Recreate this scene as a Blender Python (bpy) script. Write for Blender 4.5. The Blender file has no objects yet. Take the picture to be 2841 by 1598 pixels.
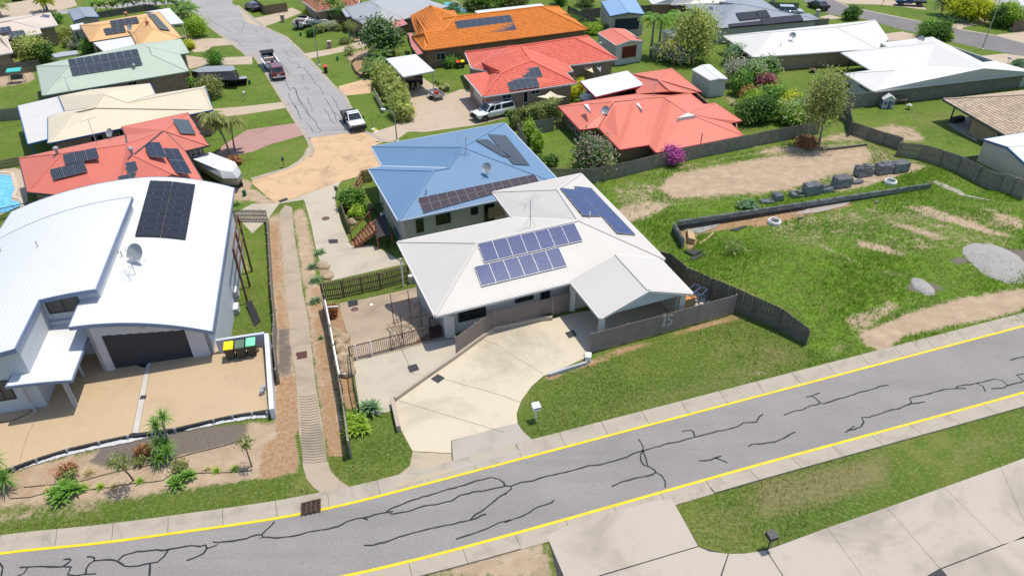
import bpy, bmesh, math, random
import numpy as np
from mathutils import Vector, Matrix
random.seed(7); RNG = np.random.default_rng(7)
S = bpy.context.scene
# ---------------------------------------------------------------- camera, sky, sun, exposure
CAMH = 28.5; PITCH = math.radians(35.25); ROLL = math.radians(-0.4); FPX = 1980.0; PW, PH = 2841, 1598
cam = bpy.data.cameras.new('camera'); cam.sensor_width = 36; cam.lens = FPX / PW * 36; cam.sensor_fit = 'HORIZONTAL'
cam.clip_start = 0.5; cam.clip_end = 3000
camo = bpy.data.objects.new('camera', cam); S.collection.objects.link(camo); S.camera = camo
camo.matrix_world = Matrix.Translation((0, 0, CAMH)) @ Matrix.Rotation(math.pi/2 - PITCH, 4, 'X') @ Matrix.Rotation(ROLL, 4, 'Z')
SUN_EL = 73.0; SUN_AZ = 58.0          # azimuth measured from +Y (away from the camera) towards +X
w = bpy.data.worlds.new('World'); S.world = w; w.use_nodes = True
nt = w.node_tree; sky = nt.nodes.new('ShaderNodeTexSky'); sky.sky_type = 'NISHITA'; sky.sun_disc = False
sky.sun_elevation = math.radians(SUN_EL); sky.sun_rotation = math.radians(SUN_AZ); sky.air_density = 1.0; sky.dust_density = 0.8
nt.links.new(sky.outputs[0], nt.nodes['Background'].inputs[0]); nt.nodes['Background'].inputs[1].default_value = 0.15
sl = bpy.data.lights.new('sun', 'SUN'); sl.energy = 3.55; sl.angle = math.radians(0.53); sl.color = (1, 0.93, 0.82)
so = bpy.data.objects.new('sun', sl); S.collection.objects.link(so); so.location = (0, 0, 60)
_e, _a = math.radians(SUN_EL), math.radians(SUN_AZ)
SUNV = Vector((math.sin(_a)*math.cos(_e), math.cos(_a)*math.cos(_e), math.sin(_e)))
so.rotation_euler = SUNV.to_track_quat('Z', 'Y').to_euler()
S.view_settings.view_transform = 'Standard'; S.view_settings.look = 'None'; S.view_settings.exposure = 0.36; S.view_settings.gamma = 1
S.render.engine = 'CYCLES'; S.render.resolution_x = 1024; S.render.resolution_y = 575
# ---------------------------------------------------------------- pixel -> place
_R = np.array(camo.matrix_world.to_3x3()); CAM = np.array([0, 0, CAMH])
A18 = math.radians(18.3); UN = np.array([-math.sin(A18), math.cos(A18)]); VD = np.array([math.cos(A18), math.sin(A18)])
# ground height falls away from the near road: breakpoints (distance u across the road direction, height)
TB = [(-400, 0), (33, 0), (36.2, 0), (42, -2.4), (56, -3.6), (80, -4.4), (140, -5.6), (420, -8), (900, -8)]
_tu = np.array([b[0] for b in TB], float); _tz = np.array([b[1] for b in TB], float)
def TZ(x, y): return float(np.interp(-math.sin(A18)*x + math.cos(A18)*y, _tu, _tz))
def ray(x, y): return _R @ np.array([x - PW/2, -(y - PH/2), -FPX])
def hz(p, z):                       # pixel on a level plane
    d = ray(*p); t = (z - CAMH)/d[2]; return CAM + d*t
def G(p, off=0.0):                  # pixel on the ground
    d = ray(*p); dn = d[0]*UN[0] + d[1]*UN[1]
    for i in range(len(TB)-1):
        (u0, z0), (u1, z1) = TB[i], TB[i+1]; b = (z1-z0)/(u1-u0)
        den = d[2] - b*dn
        if abs(den) < 1e-9: continue
        t = (z0 - b*u0 + off - CAMH)/den
        if t > 0 and u0 - 1e-6 <= dn*t <= u1 + 1e-6: return CAM + d*t
    return hz(p, -5)
def hplane(p, P0, n):               # pixel on a plane
    d = ray(*p); t = np.dot(P0 - CAM, n)/np.dot(d, n); return CAM + d*t
def proj(P):
    v = _R.T @ (np.asarray(P, float) - CAM); return (PW/2 + FPX*v[0]/-v[2], PH/2 - FPX*v[1]/-v[2])
def vtop(base, p):                  # height of the point seen at pixel p that stands straight over base
    d = ray(*p); t = (base[0]*d[0]+base[1]*d[1])/(d[0]**2+d[1]**2); return CAMH + d[2]*t
_q = 320/2576
ZC = {'Z0': (0, 0, 1), 'Z1': (0, 0, 280/2536), 'Z2': (240, 0, _q), 'Z3': (820, 0, _q), 'Z4': (1140, 0, _q), 'Z5': (1640, 0, _q), 'Z6': (1940, 0, _q), 'Z7': (2540, 0, 301/2566), 'Z8': (2540, 240, 301/1817)}
class Px(tuple):
    def __radd__(s, o): return list(o) + [tuple(s)]
    def __add__(s, o): return [tuple(s)] + list(o)
def _cp(x0, y0, k, pts):
    r = [(x0 + pts[i]*k, y0 + pts[i+1]*k) for i in range(0, len(pts), 2)]; return r if len(r) > 1 else Px(r[0])
def c(rc, *pts):                    # coordinates noted on enlarged crops of the photograph -> photo pixels
    if rc[0] == 'Z': x0, y0, k = ZC[rc]; return _cp(x0, y0, k, pts)
    x0 = (0, 700, 1400, 2100)[int(rc[1])]; y0 = (0, 400, 800, 1198)[int(rc[0])]; k = 700/2536 if rc[1] != '3' else 741/2576
    return _cp(x0, y0, k, pts)
def g(rc, *pts): r = c(rc, *pts); return [G(p) for p in r] if isinstance(r, list) else G(r)
# ---------------------------------------------------------------- objects
COL = S.collection
def tag(o, label=None, cat=None, group=None, kind=None):
    if label: o['label'] = label
    if cat: o['category'] = cat
    if group: o['group'] = group
    if kind: o['kind'] = kind
    return o
def thing(name, loc, label, cat, group=None, rz=0):
    o = bpy.data.objects.new(name, None); COL.objects.link(o); o.location = tuple(loc); o.rotation_euler = (0, 0, rz)
    o.empty_display_size = 0.2
    return tag(o, label, cat, group)
def worldloc(o):
    v = Vector((0, 0, 0))
    while o: v = v + Vector(o.location); o = o.parent
    return v
def link(name, me, parent=None, loc=None, rot=None, sc=None):
    o = bpy.data.objects.new(name, me); COL.objects.link(o)
    if parent: o.parent = parent
    if loc is not None: o.location = tuple(loc)
    if rot is not None: o.rotation_euler = rot
    if sc is not None: o.scale = sc if hasattr(sc, '__len__') else (sc, sc, sc)
    return o
class MB:
    """collects shapes in world (or local) coordinates; build() makes ONE mesh object"""
    def __init__(s): s.v = []; s.f = []; s.uv = []; s.sm = False
    def face(s, pts, uv=None):
        i = len(s.v); s.v += [tuple(map(float, p)) for p in pts]; s.f.append(tuple(range(i, i+len(pts)))); s.uv.append(uv); return s
    def hexa(s, b, t):              # bottom and top loops (CCW from above), closed
        n = len(b); i = len(s.v); s.v += [tuple(map(float, p)) for p in b] + [tuple(map(float, p)) for p in t]
        s.f.append(tuple(i+n-1-k for k in range(n))); s.f.append(tuple(i+n+k for k in range(n)))
        for k in range(n): s.f.append((i+k, i+(k+1) % n, i+n+(k+1) % n, i+n+k))
        s.uv += [None]*(n+2); return s
    def prism(s, poly, z0, z1):     # poly xy list; z number or list
        n = len(poly); a = z0 if hasattr(z0, '__len__') else [z0]*n; b = z1 if hasattr(z1, '__len__') else [z1]*n
        return s.hexa([(p[0], p[1], z) for p, z in zip(poly, a)], [(p[0], p[1], z) for p, z in zip(poly, b)])
    def box(s, x0, x1, y0, y1, z0, z1): return s.prism([(x0, y0), (x1, y0), (x1, y1), (x0, y1)], z0, z1)
    def bar(s, a, b, w, h=None, up=(0, 0, 1)):   # rectangular bar from a to b
        a, b = Vector(a), Vector(b); h = h or w; d = (b-a).normalized(); upv = Vector(up)
        if abs(d.dot(upv)) > 0.98: upv = Vector((1, 0, 0))
        x = d.cross(upv).normalized()*w/2; y = x.cross(d).normalized()*h/2
        A = [a-x-y, a+x-y, a+x+y, a-x+y]; B = [b-x-y, b+x-y, b+x+y, b-x+y]
        i = len(s.v); s.v += [tuple(p) for p in A+B]
        for q in ((0, 1, 2, 3), (7, 6, 5, 4), (0, 4, 5, 1), (1, 5, 6, 2), (2, 6, 7, 3), (3, 7, 4, 0)): s.f.append(tuple(i+k for k in q)); s.uv.append(None)
        return s
    def tube(s, pts, r, n=8, cap=True):
        pts = [Vector(p) for p in pts]; rr = r if hasattr(r, '__len__') else [r]*len(pts); i0 = len(s.v); ref = None
        for k, p in enumerate(pts):
            d = (pts[min(k+1, len(pts)-1)] - pts[max(k-1, 0)]).normalized()
            if ref is None: ref = Vector((1, 0, 0)) if abs(d.x) < 0.9 else Vector((0, 1, 0))
            x = (ref - d*ref.dot(d)).normalized(); y = d.cross(x); ref = x
            for q in range(n):
                a = 2*math.pi*q/n; s.v.append(tuple(p + (x*math.cos(a) + y*math.sin(a))*rr[k]))
        for k in range(len(pts)-1):
            for q in range(n): s.f.append((i0+k*n+q, i0+k*n+(q+1) % n, i0+(k+1)*n+(q+1) % n, i0+(k+1)*n+q)); s.uv.append(None)
        if cap:
            s.f.append(tuple(i0+n-1-q for q in range(n))); s.f.append(tuple(i0+(len(pts)-1)*n+q for q in range(n))); s.uv += [None, None]
        return s
    def lathe(s, prof, n=16, o=(0, 0, 0)):      # prof [(r,z)]
        i0 = len(s.v)
        for r, z in prof:
            for q in range(n): a = 2*math.pi*q/n; s.v.append((o[0]+r*math.cos(a), o[1]+r*math.sin(a), o[2]+z))
        for k in range(len(prof)-1):
            for q in range(n): s.f.append((i0+k*n+q, i0+k*n+(q+1) % n, i0+(k+1)*n+(q+1) % n, i0+(k+1)*n+q)); s.uv.append(None)
        s.f.append(tuple(i0+n-1-q for q in range(n))); s.f.append(tuple(i0+(len(prof)-1)*n+q for q in range(n))); s.uv += [None, None]
        return s
    def mesh(s, name, mat, org=(0, 0, 0)):
        me = bpy.data.meshes.new(name); me.from_pydata([(v[0]-org[0], v[1]-org[1], v[2]-org[2]) for v in s.v], [], s.f)
        if any(u is not None for u in s.uv):
            L = me.uv_layers.new(name='UVMap'); k = 0; flat = np.zeros(2*len(me.loops))
            for f, u in zip(s.f, s.uv):
                if u is not None:
                    for j, q in enumerate(u): flat[2*(k+j)] = q[0]; flat[2*(k+j)+1] = q[1]
                k += len(f)
            L.data.foreach_set('uv', flat)
        if s.sm: me.polygons.foreach_set('use_smooth', [True]*len(me.polygons))
        if mat is not None: me.materials.append(mat)
        return me
    def build(s, name, mat, parent=None, label=None, cat=None, group=None, kind=None, org=None):
        if parent is not None: o0 = worldloc(parent)
        elif org is not None: o0 = Vector(tuple(org))
        else:
            a = np.array(s.v); o0 = Vector(((a[:, 0].min()+a[:, 0].max())/2, (a[:, 1].min()+a[:, 1].max())/2, a[:, 2].min()))
        o = link(name, s.mesh(name, mat, o0), parent, None if parent else o0)
        return tag(o, label, cat, group, kind)
def fastmesh(name, V, F, mat, col=None):
    """V (n,3) F (m,k) arrays; col (n,) random value per vertex stored in 'rnd'"""
    me = bpy.data.meshes.new(name); V = np.asarray(V, np.float32); F = np.asarray(F, np.int32); k = F.shape[1]
    me.vertices.add(len(V)); me.vertices.foreach_set('co', V.ravel()); me.loops.add(F.size); me.loops.foreach_set('vertex_index', F.ravel())
    me.polygons.add(len(F)); me.polygons.foreach_set('loop_start', np.arange(0, F.size, k, dtype=np.int32))
    if col is not None:
        at = me.attributes.new('rnd', 'FLOAT', 'POINT'); at.data.foreach_set('value', np.asarray(col, np.float32))
    me.update(calc_edges=True); me.validate()
    if mat is not None: me.materials.append(mat)
    return me
def copytree(o, parent=None, **kw):
    n = o.copy(); COL.objects.link(n); n.parent = parent
    for ch in list(o.children): copytree(ch, n)
    return n
# ---------------------------------------------------------------- materials (procedural, world-position noise)
MATS = {}
def srgb(r, g_, b):
    f = lambda v: (v/255/12.92) if v/255 <= 0.04045 else ((v/255+0.055)/1.055)**2.4
    return (f(r), f(g_), f(b))
class NT:
    def __init__(s, name):
        s.m = bpy.data.materials.new(name); s.m.use_nodes = True; s.t = s.m.node_tree; s.bs = s.t.nodes['Principled BSDF']
        s.pos = s.t.nodes.new('ShaderNodeNewGeometry').outputs['Position']
    def n(s, t, **kw):
        x = s.t.nodes.new('ShaderNode'+t)
        for k, v in kw.items(): setattr(x, k, v)
        return x
    def l(s, a, b): s.t.links.new(a, b)
    def noise(s, scale, detail=4, rough=0.6, vec=None, dist=0.0):
        x = s.n('TexNoise'); x.inputs['Scale'].default_value = scale; x.inputs['Detail'].default_value = detail; x.inputs['Roughness'].default_value = rough
        x.inputs['Distortion'].default_value = dist
        s.l(vec or s.pos, x.inputs['Vector']); return x.outputs['Fac']
    def ramp(s, fac, stops, interp='LINEAR'):
        r = s.n('ValToRGB'); r.color_ramp.interpolation = interp; e = r.color_ramp.elements
        while len(e) < len(stops): e.new(0.5)
        for q, (p, cc) in zip(e, stops): q.position = p; q.color = (*cc, 1) if len(cc) == 3 else cc
        s.l(fac, r.inputs[0]); return r.outputs['Color']
    def mix(s, fac, a, b, mode='MIX'):
        m = s.n('Mix', data_type='RGBA', blend_type=mode)
        for sock, v in ((m.inputs[0], fac), (m.inputs[6], a), (m.inputs[7], b)):
            if hasattr(v, 'is_linked'): s.l(v, sock)
            elif isinstance(v, (int, float)): sock.default_value = v
            else: sock.default_value = (*v, 1)
        return m.outputs[2]
    def math(s, op, a, b=0.0):
        m = s.n('Math', operation=op)
        for k, v in enumerate((a, b)):
            if hasattr(v, 'is_linked'): s.l(v, m.inputs[k])
            else: m.inputs[k].default_value = v
        return m.outputs[0]
    def step(s, v, lo, hi):
        m = s.n('MapRange', interpolation_type='SMOOTHSTEP'); s.l(v, m.inputs[0]); m.inputs[1].default_value = lo; m.inputs[2].default_value = hi; return m.outputs[0]
    def attr(s, name): a = s.n('Attribute'); a.attribute_name = name; return a
    def bump(s, h, strength=0.3, dist=0.02, prev=None):
        b = s.n('Bump'); b.inputs['Strength'].default_value = strength; b.inputs['Distance'].default_value = dist; s.l(h, b.inputs['Height'])
        if prev is not None: s.l(prev, b.inputs['Normal'])
        return b.outputs[0]
    def out(s, col, rough=0.7, bump=None, metal=0.0, spec=0.3):
        if hasattr(col, 'is_linked'): s.l(col, s.bs.inputs['Base Color'])
        else: s.bs.inputs['Base Color'].default_value = (*col, 1)
        if hasattr(rough, 'is_linked'): s.l(rough, s.bs.inputs['Roughness'])
        else: s.bs.inputs['Roughness'].default_value = rough
        s.bs.inputs['Metallic'].default_value = metal; s.bs.inputs['Specular IOR Level'].default_value = spec
        if bump is not None: s.l(bump, s.bs.inputs['Normal'])
        return s.m
def sc3(cc, k): return tuple(min(1, v*k) for v in cc)
def M(name, col, var=0.15, scale=1.5, rough=0.7, metal=0.0, spec=0.3, bump=0.0, bscale=30, col2=None, fine=0.0, fscale=25):
    """paint/stone/plain surface: large soft variation + fine grain"""
    if name in MATS: return MATS[name]
    t = NT(name); n1 = t.noise(scale, 5, 0.65); a = sc3(col, 1-var); b = col2 or sc3(col, 1+var)
    cc = t.ramp(n1, [(0.3, a), (0.7, b)])
    if fine: cc = t.mix(fine, cc, t.ramp(t.noise(fscale, 2, 0.7), [(0.3, sc3(col, .45)), (0.7, sc3(col, 1.5))]))
    bp = t.bump(t.noise(bscale, 3, .6), bump, 0.02) if bump else None
    MATS[name] = t.out(cc, rough, bp, metal, spec); return MATS[name]
def ribmat(name, col, pitch=0.25, depth=0.02, var=0.04, rough=0.45, dirt=0.12, fine_rib=False, spec=0.3):
    """corrugated steel: ribs run down the slope (UV u across the ribs, metres)"""
    if name in MATS: return MATS[name]
    t = NT(name); uv = t.n('UVMap').outputs[0]; sx = t.n('SeparateXYZ'); t.l(uv, sx.inputs[0])
    ph = t.math('MULTIPLY', sx.outputs[0], 2*math.pi/pitch)
    pk = t.math('POWER', t.math('ADD', t.math('MULTIPLY', t.math('SINE', ph), 0.5), 0.5), 3.0)
    big = t.noise(0.35, 5, .6); cc = t.ramp(big, [(.25, sc3(col, 1-var)), (.75, sc3(col, 1+var))])
    # streaks of grime running down the sheets
    mp = t.n('Mapping'); mp.inputs['Scale'].default_value = (3.0, 0.25, 1); t.l(uv, mp.inputs[0])
    cc = t.mix(t.math('MULTIPLY', t.step(t.noise(1.2, 6, .7, mp.outputs[0]), .45, .8), dirt), cc, sc3(col, .62))
    bp = t.bump(pk, 0.6, depth)
    MATS[name] = t.out(cc, rough, bp, 0, spec); return MATS[name]
def grassmix(t, sc=1.0):
    """lawn colours: several greens, dry straw, blade grain"""
    big = t.noise(0.16*sc, 6, .6); mid = t.noise(0.9*sc, 5, .65); fin = t.noise(5.5, 7, .82); vf = t.noise(14, 4, .8)
    cg = t.ramp(big, [(.36, (.055, .095, .012)), (.5, (.092, .13, .02)), (.62, (.15, .165, .04))])
    cg = t.mix(t.step(mid, .35, .7), cg, (.066, .125, .013))
    cg = t.mix(t.math('MULTIPLY', t.step(fin, .47, .60), .62), cg, (.23, .235, .085))
    dk = t.math('MULTIPLY', t.math('SUBTRACT', 1.0, t.step(vf, .38, .52)), .5)
    cg = t.mix(dk, cg, (.04, .07, .01))
    return cg, fin, vf
# ================================================================ GROUND
def drape(polyxy, off):
    """flat outline (xy) -> pieces lying on the ground profile"""
    bm = bmesh.new(); vs = [bm.verts.new((p[0], p[1], 0)) for p in polyxy]
    bm.faces.new(vs)
    for u, _ in TB:
        bmesh.ops.bisect_plane(bm, geom=bm.verts[:]+bm.edges[:]+bm.faces[:], plane_co=(UN[0]*u, UN[1]*u, 0), plane_no=(UN[0], UN[1], 0), dist=1e-5)
    bmesh.ops.triangulate(bm, faces=bm.faces[:]); bmesh.ops.recalc_face_normals(bm, faces=bm.faces[:])
    for f in bm.faces:
        f.normal_update()
        if f.normal.z < 0: f.normal_flip()
    for v in bm.verts: v.co.z = TZ(v.co.x, v.co.y) + off
    return bm
def sheet(name, px, mat, off, parent=None, kind='structure', world=False):
    pts = px if world else [G(p) for p in px]
    bm = drape([(p[0], p[1]) for p in pts], off); me = bpy.data.meshes.new(name); bm.to_mesh(me); bm.free(); me.materials.append(mat)
    o = link(name, me, parent)
    if kind: o['kind'] = kind
    return o
def slab(name, px, mat, th, parent, shrink=0.012, z=None, base=-0.05):
    """a proud piece of paving with its own edges"""
    P = [G(p) if z is None else hz(p, z) for p in px]; cx = sum(p[0] for p in P)/len(P); cy = sum(p[1] for p in P)/len(P)
    Q = []
    for p in P:
        d = math.hypot(p[0]-cx, p[1]-cy); k = 1 - shrink/d if d else 1; Q.append((cx+(p[0]-cx)*k, cy+(p[1]-cy)*k))
    a = sum(Q[i][0]*Q[(i+1) % len(Q)][1]-Q[(i+1) % len(Q)][0]*Q[i][1] for i in range(len(Q)))
    if a < 0: Q.reverse()
    zz = [TZ(*q) if z is None else z for q in Q]
    m = MB(); m.prism(Q, [v+base for v in zz], [v+th for v in zz]); return m.build(name, mat, parent)
def ptdist(px, py, poly):
    """signed distance (positive inside) of pixel arrays to a polygon"""
    P = np.array(poly, float); n = len(P); d = np.full(px.shape, 1e9); ins = np.zeros(px.shape, bool)
    for i in range(n):
        a, b = P[i], P[(i+1) % n]; e = b-a; t = np.clip(((px-a[0])*e[0]+(py-a[1])*e[1])/(e@e+1e-9), 0, 1)
        d = np.minimum(d, np.hypot(px-a[0]-t*e[0], py-a[1]-t*e[1]))
        cnd = ((a[1] > py) != (b[1] > py)); xi = a[0] + (py-a[1])/(b[1]-a[1]+1e-12)*(b[0]-a[0]); ins ^= cnd & (px < xi)
    return np.where(ins, d, -d)
# where bare soil, orange soil, dry grass and gravel lie (outlines noted on the photograph)
PAINT = [
 # channel 0: pale bare dirt
 (0, .75, 14, c('30', -300,420, 120,390, 400,300, 800,190, 1230,105, 1540,40, 2000,-40, 2536,-60, 2536,470, 2200,505, 1850,585, 1400,675, 1180,690, 550,745, -300,790)),
 (0, .5, 16, c('30', -300,770, 1200,690, 1080,850, 600,890, -300,980)),
 (0, .8, 9, c('12', 1110,650, 1380,560, 1690,600, 1500,725, 1280,790, 1130,720)),
 (0, 1., 14, c('12', 1540,450, 1700,300, 2536,150, 2600,480, 2400,500, 1700,550)), (0, 1., 14, c('13', -60,150, 500,80, 1050,20, 1110,130, 1000,230, 700,310, 300,440, -60,490)),
 (0, .6, 6, c('12', 1350,290, 1700,225, 2536,75, 2536,100, 1800,250, 1380,312)), (0, .45, 8, c('12', 1130,400, 1500,400, 1600,520, 1200,560, 1000,500)),
 (0, .75, 5, c('13', 1380,600, 1600,580, 2100,750, 2520,900, 2300,890, 1700,720)), (0, .6, 4, c('13', 860,670, 940,690, 1080,745, 1000,745)),
 (0, .7, 5, c('13', 1160,690, 1400,760, 1860,900, 1750,935, 1350,800)), (0, .65, 4, c('13', 560,970, 640,970, 1060,1180, 1000,1175, 750,1060)),
 (0, .65, 5, c('13', 940,920, 1200,960, 1460,1060, 1400,1090, 960,1000)), (0, .6, 5, c('13', 2250,640, 2576,700, 2576,860, 2300,740)), (0, .5, 5, c('13', 2000,560, 2300,620, 2250,660, 1950,610)),
 (0, .5, 6, c('13', 1150,1180, 1460,1260, 1440,1300, 1100,1230)), (0, .85, 8, c('13', 1480,180, 1660,210, 1560,260, 1300,330, 1050,420, 800,470, 700,430, 900,330)),
 (0, 1., 13, c('23', 990,440, 1250,330, 1500,220, 1800,160, 2000,90, 2600,0, 2620,190, 2300,280, 1900,350, 1400,470, 1230,610, 1060,560)),
 (0, .7, 11, c('23', 820,280, 1060,210, 1280,100, 1400,190, 1200,300, 1000,430, 900,380)), (0, .5, 9, c('23', 640,620, 760,500, 880,560, 740,680)), (0, .5, 8, c('23', 2300,30, 2600,-60, 2600,40)),
 (0, .55, 10, c('23', -60,740, 130,800, 60,860, -80,850)), (0, .45, 9, c('22', 1000,1230, 1250,1170, 1760,1140, 1650,1190, 1100,1270)),
 (0, .62, 12, c('31', 1350,1500, 2536,1150, 2926,1060, 3096,1500)), (0, .30, 16, c('33', -100,740, 500,640, 860,560, 900,620, 500,720, 0,880, -100,900)), (0, .32, 14, c('33', 1900,60, 2300,20, 2300,150, 2000,230)), (0, .28, 14, c('33', 600,330, 1200,200, 1180,260, 700,400)),
 (0, .8, 6, c('10', 2300,290, 2536,380, 2536,520, 2360,640, 2300,560)), (0, .9, 5, c('00', -60,760, 240,700, 340,740, 345,800, 280,840, -60,880)), (0, .8, 5, c('11', -60,420, 60,470, 260,600, 210,640, -60,560)),
 (0, .9, 7, c('11', 165,745, 285,690, 330,1449, 175,1449)), (0, .75, 7, c('11', 400,690, 520,600, 620,980, 660,1449, 500,1449)), (0, .9, 8, c('21', 195,-30, 335,-30, 440,870, 245,900, 225,400)), (0, .85, 7, c('21', 520,-30, 700,-30, 840,900, 800,960, 650,1000, 570,450)),
 (0, .55, 6, c('03', 1300,1180, 1500,1200, 1700,1391, 400,1391, 700,1290)), (0, .6, 6, c('13', 200,0, 1100,-20, 1100,20, 500,75, 0,130, 0,60)),
 (0, .8, 5, c('01', 930,560, 1160,480, 1200,700, 1080,790, 1000,640)), (0, .7, 4, c('11', 840,460, 1000,440, 880,540, 850,560)), (0, .5, 5, c('02', 2150,920, 2300,960, 2400,1080, 2250,1050)),
 (0, .7, 5, c('11', 660,1180, 760,1230, 800,1380, 690,1390)), (0, .5, 5, c('10', 2420,900, 2536,1290, 2480,1400, 2400,1449, 2440,1100)),
 (0, .85, 9, c('30', 1700,120, 2536,-90, 2536,480, 1800,590)), (0, .8, 8, c('31', -60,-120, 440,-60, 470,385, 200,460, -60,480)), (0, .8, 8, c('21', 190,880, 460,860, 480,1449, 225,1449)), (0, .75, 6, c('21', 640,900, 820,900, 930,1449, 700,1449)), (0, .5, 8, c('11', 130,1000, 300,900, 330,1449, 150,1449)),
 (0, .42, 20, c('12', 950,420, 1350,290, 2536,40, 2536,560, 1700,700, 1200,780)), (0, .5, 20, c('13', -60,-20, 1150,-60, 1700,180, 1300,340, 900,420, 300,480, -60,520)), (0, .40, 20, c('13', 0,640, 1100,520, 2576,560, 2576,1100, 1400,1100, 0,1000)), (1, .75, 6, c('22', 330,975, 430,885, 650,800, 820,735, 1000,655, 1600,480, 2290,255, 2430,290, 1560,525, 1000,725, 600,875)),
 # channel 1: orange soil and bark
 (1, .9, 9, c('31', 130,120, 420,-10, 450,380, 210,455, 60,470)), (1, .9, 8, c('21', 245,930, 420,870, 460,1449, 240,1500)), (1, .95, 5, c('21', 690,1000, 800,950, 870,1449, 720,1449)), (1, .95, 5, c('31', 725,-10, 885,-10, 940,240, 770,245)),
 (1, .7, 5, c('21', 735,150, 875,160, 990,590, 990,900, 1040,1200, 925,1215, 860,880)), (1, .8, 4, c('12', 1760,880, 2536,720, 2536,800, 1950,910, 1900,1060, 1830,1060)), (1, .9, 5, c('13', -60,690, 400,640, 900,560, 900,600, 500,680, 0,800, -60,790)),
 (1, .35, 10, c('30', -300,420, 400,300, 1050,150, 900,330, 300,700, -300,760)), (1, .8, 5, c('01', 1000,640, 1160,600, 1190,690, 1090,770)), (1, .35, 5, c('02', 1560,1000, 1800,1000, 1800,1100, 1560,1120)),
 (1, .55, 8, c('11', 150,800, 280,720, 330,1449, 170,1449)), (1, .5, 8, c('21', 195,-30, 335,-30, 430,600, 230,420)), (1, .55, 8, c('21', 560,-30, 700,-30, 840,900, 650,990)),
 # channel 2: dry, yellowing turf
 (2, .5, 18, c('30', 900,640, 2536,480, 2536,640, 1400,760)), (2, .55, 18, c('22', 900,1150, 2000,850, 2536,700, 2536,980, 1300,1280)), (2, .7, 14, c('33', -60,420, 900,250, 1300,150, 1300,520, 800,700, -60,900)), (2, .45, 16, c('33', 1900,20, 2576,-120, 2576,200, 1700,440)),
 (2, .5, 14, c('23', -40,400, 500,560, 700,700, -40,880)), (2, .4, 12, c('32', 1800,820, 2536,480, 2536,1120, 2000,1140)), (2, .5, 20, c('03', 1500,1000, 2576,1100, 2000,1391, 1000,1100)), (2, .4, 14, c('13', 1100,560, 2576,560, 2576,900, 1500,900)),
 # channel 3: grey gravel
 (3, .85, 9, c('30', 870,330, 1050,140, 1300,75, 1540,35, 2000,-40, 2500,-80, 2460,80, 1900,215, 1400,330, 1100,350)), (3, .6, 8, c('21', 235,380, 360,380, 410,620, 415,880, 250,905)), (3, 1., 9, c('13', 1990,1050, 2300,1015, 2700,1030, 2700,1220, 2400,1240, 2150,1180)),
 (3, .9, 6, c('13', 1850,1150, 1900,1100, 2050,1100, 2000,1150)), (3, .9, 6, c('13', 1420,1380, 1500,1330, 1720,1350, 1800,1400, 1500,1420)), (3, .9, 6, c('23', 1430,0, 1720,0, 1540,45)),
]
LOT = c('12', 860,360, 1200,300, 1700,215, 2536,60) + c('13', 0,50, 1100,20, 1500,160, 2000,290, 2650,540) + c('23', 2650,-200, 2650,0, 2576,310, 1800,470, 900,680, 500,760, 480,560, 515,420, 240,180, 0,70) + c('12', 2340,1440, 1840,1230, 1560,1060, 1350,850, 1130,640)
def ground_mesh():
    def grid(us, vs):
        U, V = np.meshgrid(us, vs, indexing='ij'); X = U*UN[0]+V*VD[0]; Y = U*UN[1]+V*VD[1]; return U, V, X, Y
    us = np.unique(np.concatenate([[-400, -150, -50, 0], np.arange(10, 84, .45), np.arange(84, 145, 1.2), [160, 200, 300, 420, 700, 900], _tu[1:-1]]))
    us = us[np.concatenate([[True], np.diff(us) > .02])]
    vs = np.concatenate([[-600, -300, -150, -110, -90], np.arange(-75, 80, .45), [85, 95, 110, 140, 200, 400, 800]])
    U, V, X, Y = grid(us, vs); Z = np.interp(U, _tu, _tz)
    P = np.stack([X, Y, Z - CAMH], -1) @ _R; ok = P[..., 2] < -1
    px = np.where(ok, PW/2 + FPX*P[..., 0]/np.where(ok, -P[..., 2], 1), -1e5); py = np.where(ok, PH/2 - FPX*P[..., 1]/np.where(ok, -P[..., 2], 1), -1e5)
    C4 = np.zeros(U.shape + (4,)); lush = np.maximum(.55*np.clip((U-44)/6, 0, 1), .95*np.clip(ptdist(px, py, LOT)/30+.5, 0, 1)*(py < 1200))
    for ch, amp, soft, poly in PAINT:
        d = ptdist(px, py, poly); soft *= 3.2 if ch == 2 else 1.9; v = amp*(.86 if ch == 0 else 1)*np.clip(d/soft*0.5+0.5, 0, 1); C4[..., ch] = np.maximum(C4[..., ch], v)
    nu, nv = U.shape; idx = np.arange(nu*nv).reshape(nu, nv)
    F = np.stack([idx[:-1, :-1], idx[:-1, 1:], idx[1:, 1:], idx[1:, :-1]], -1).reshape(-1, 4)
    me = fastmesh('ground', np.stack([X, Y, Z], -1).reshape(-1, 3), F[:, ::-1], None)
    if me.polygons[0].normal.z < 0: me.flip_normals()
    at = me.attributes.new('soil', 'FLOAT_COLOR', 'POINT'); at.data.foreach_set('color', C4.astype(np.float32).ravel()); at = me.attributes.new('lush', 'FLOAT', 'POINT'); at.data.foreach_set('value', lush.astype(np.float32).ravel())
    return me
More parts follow.
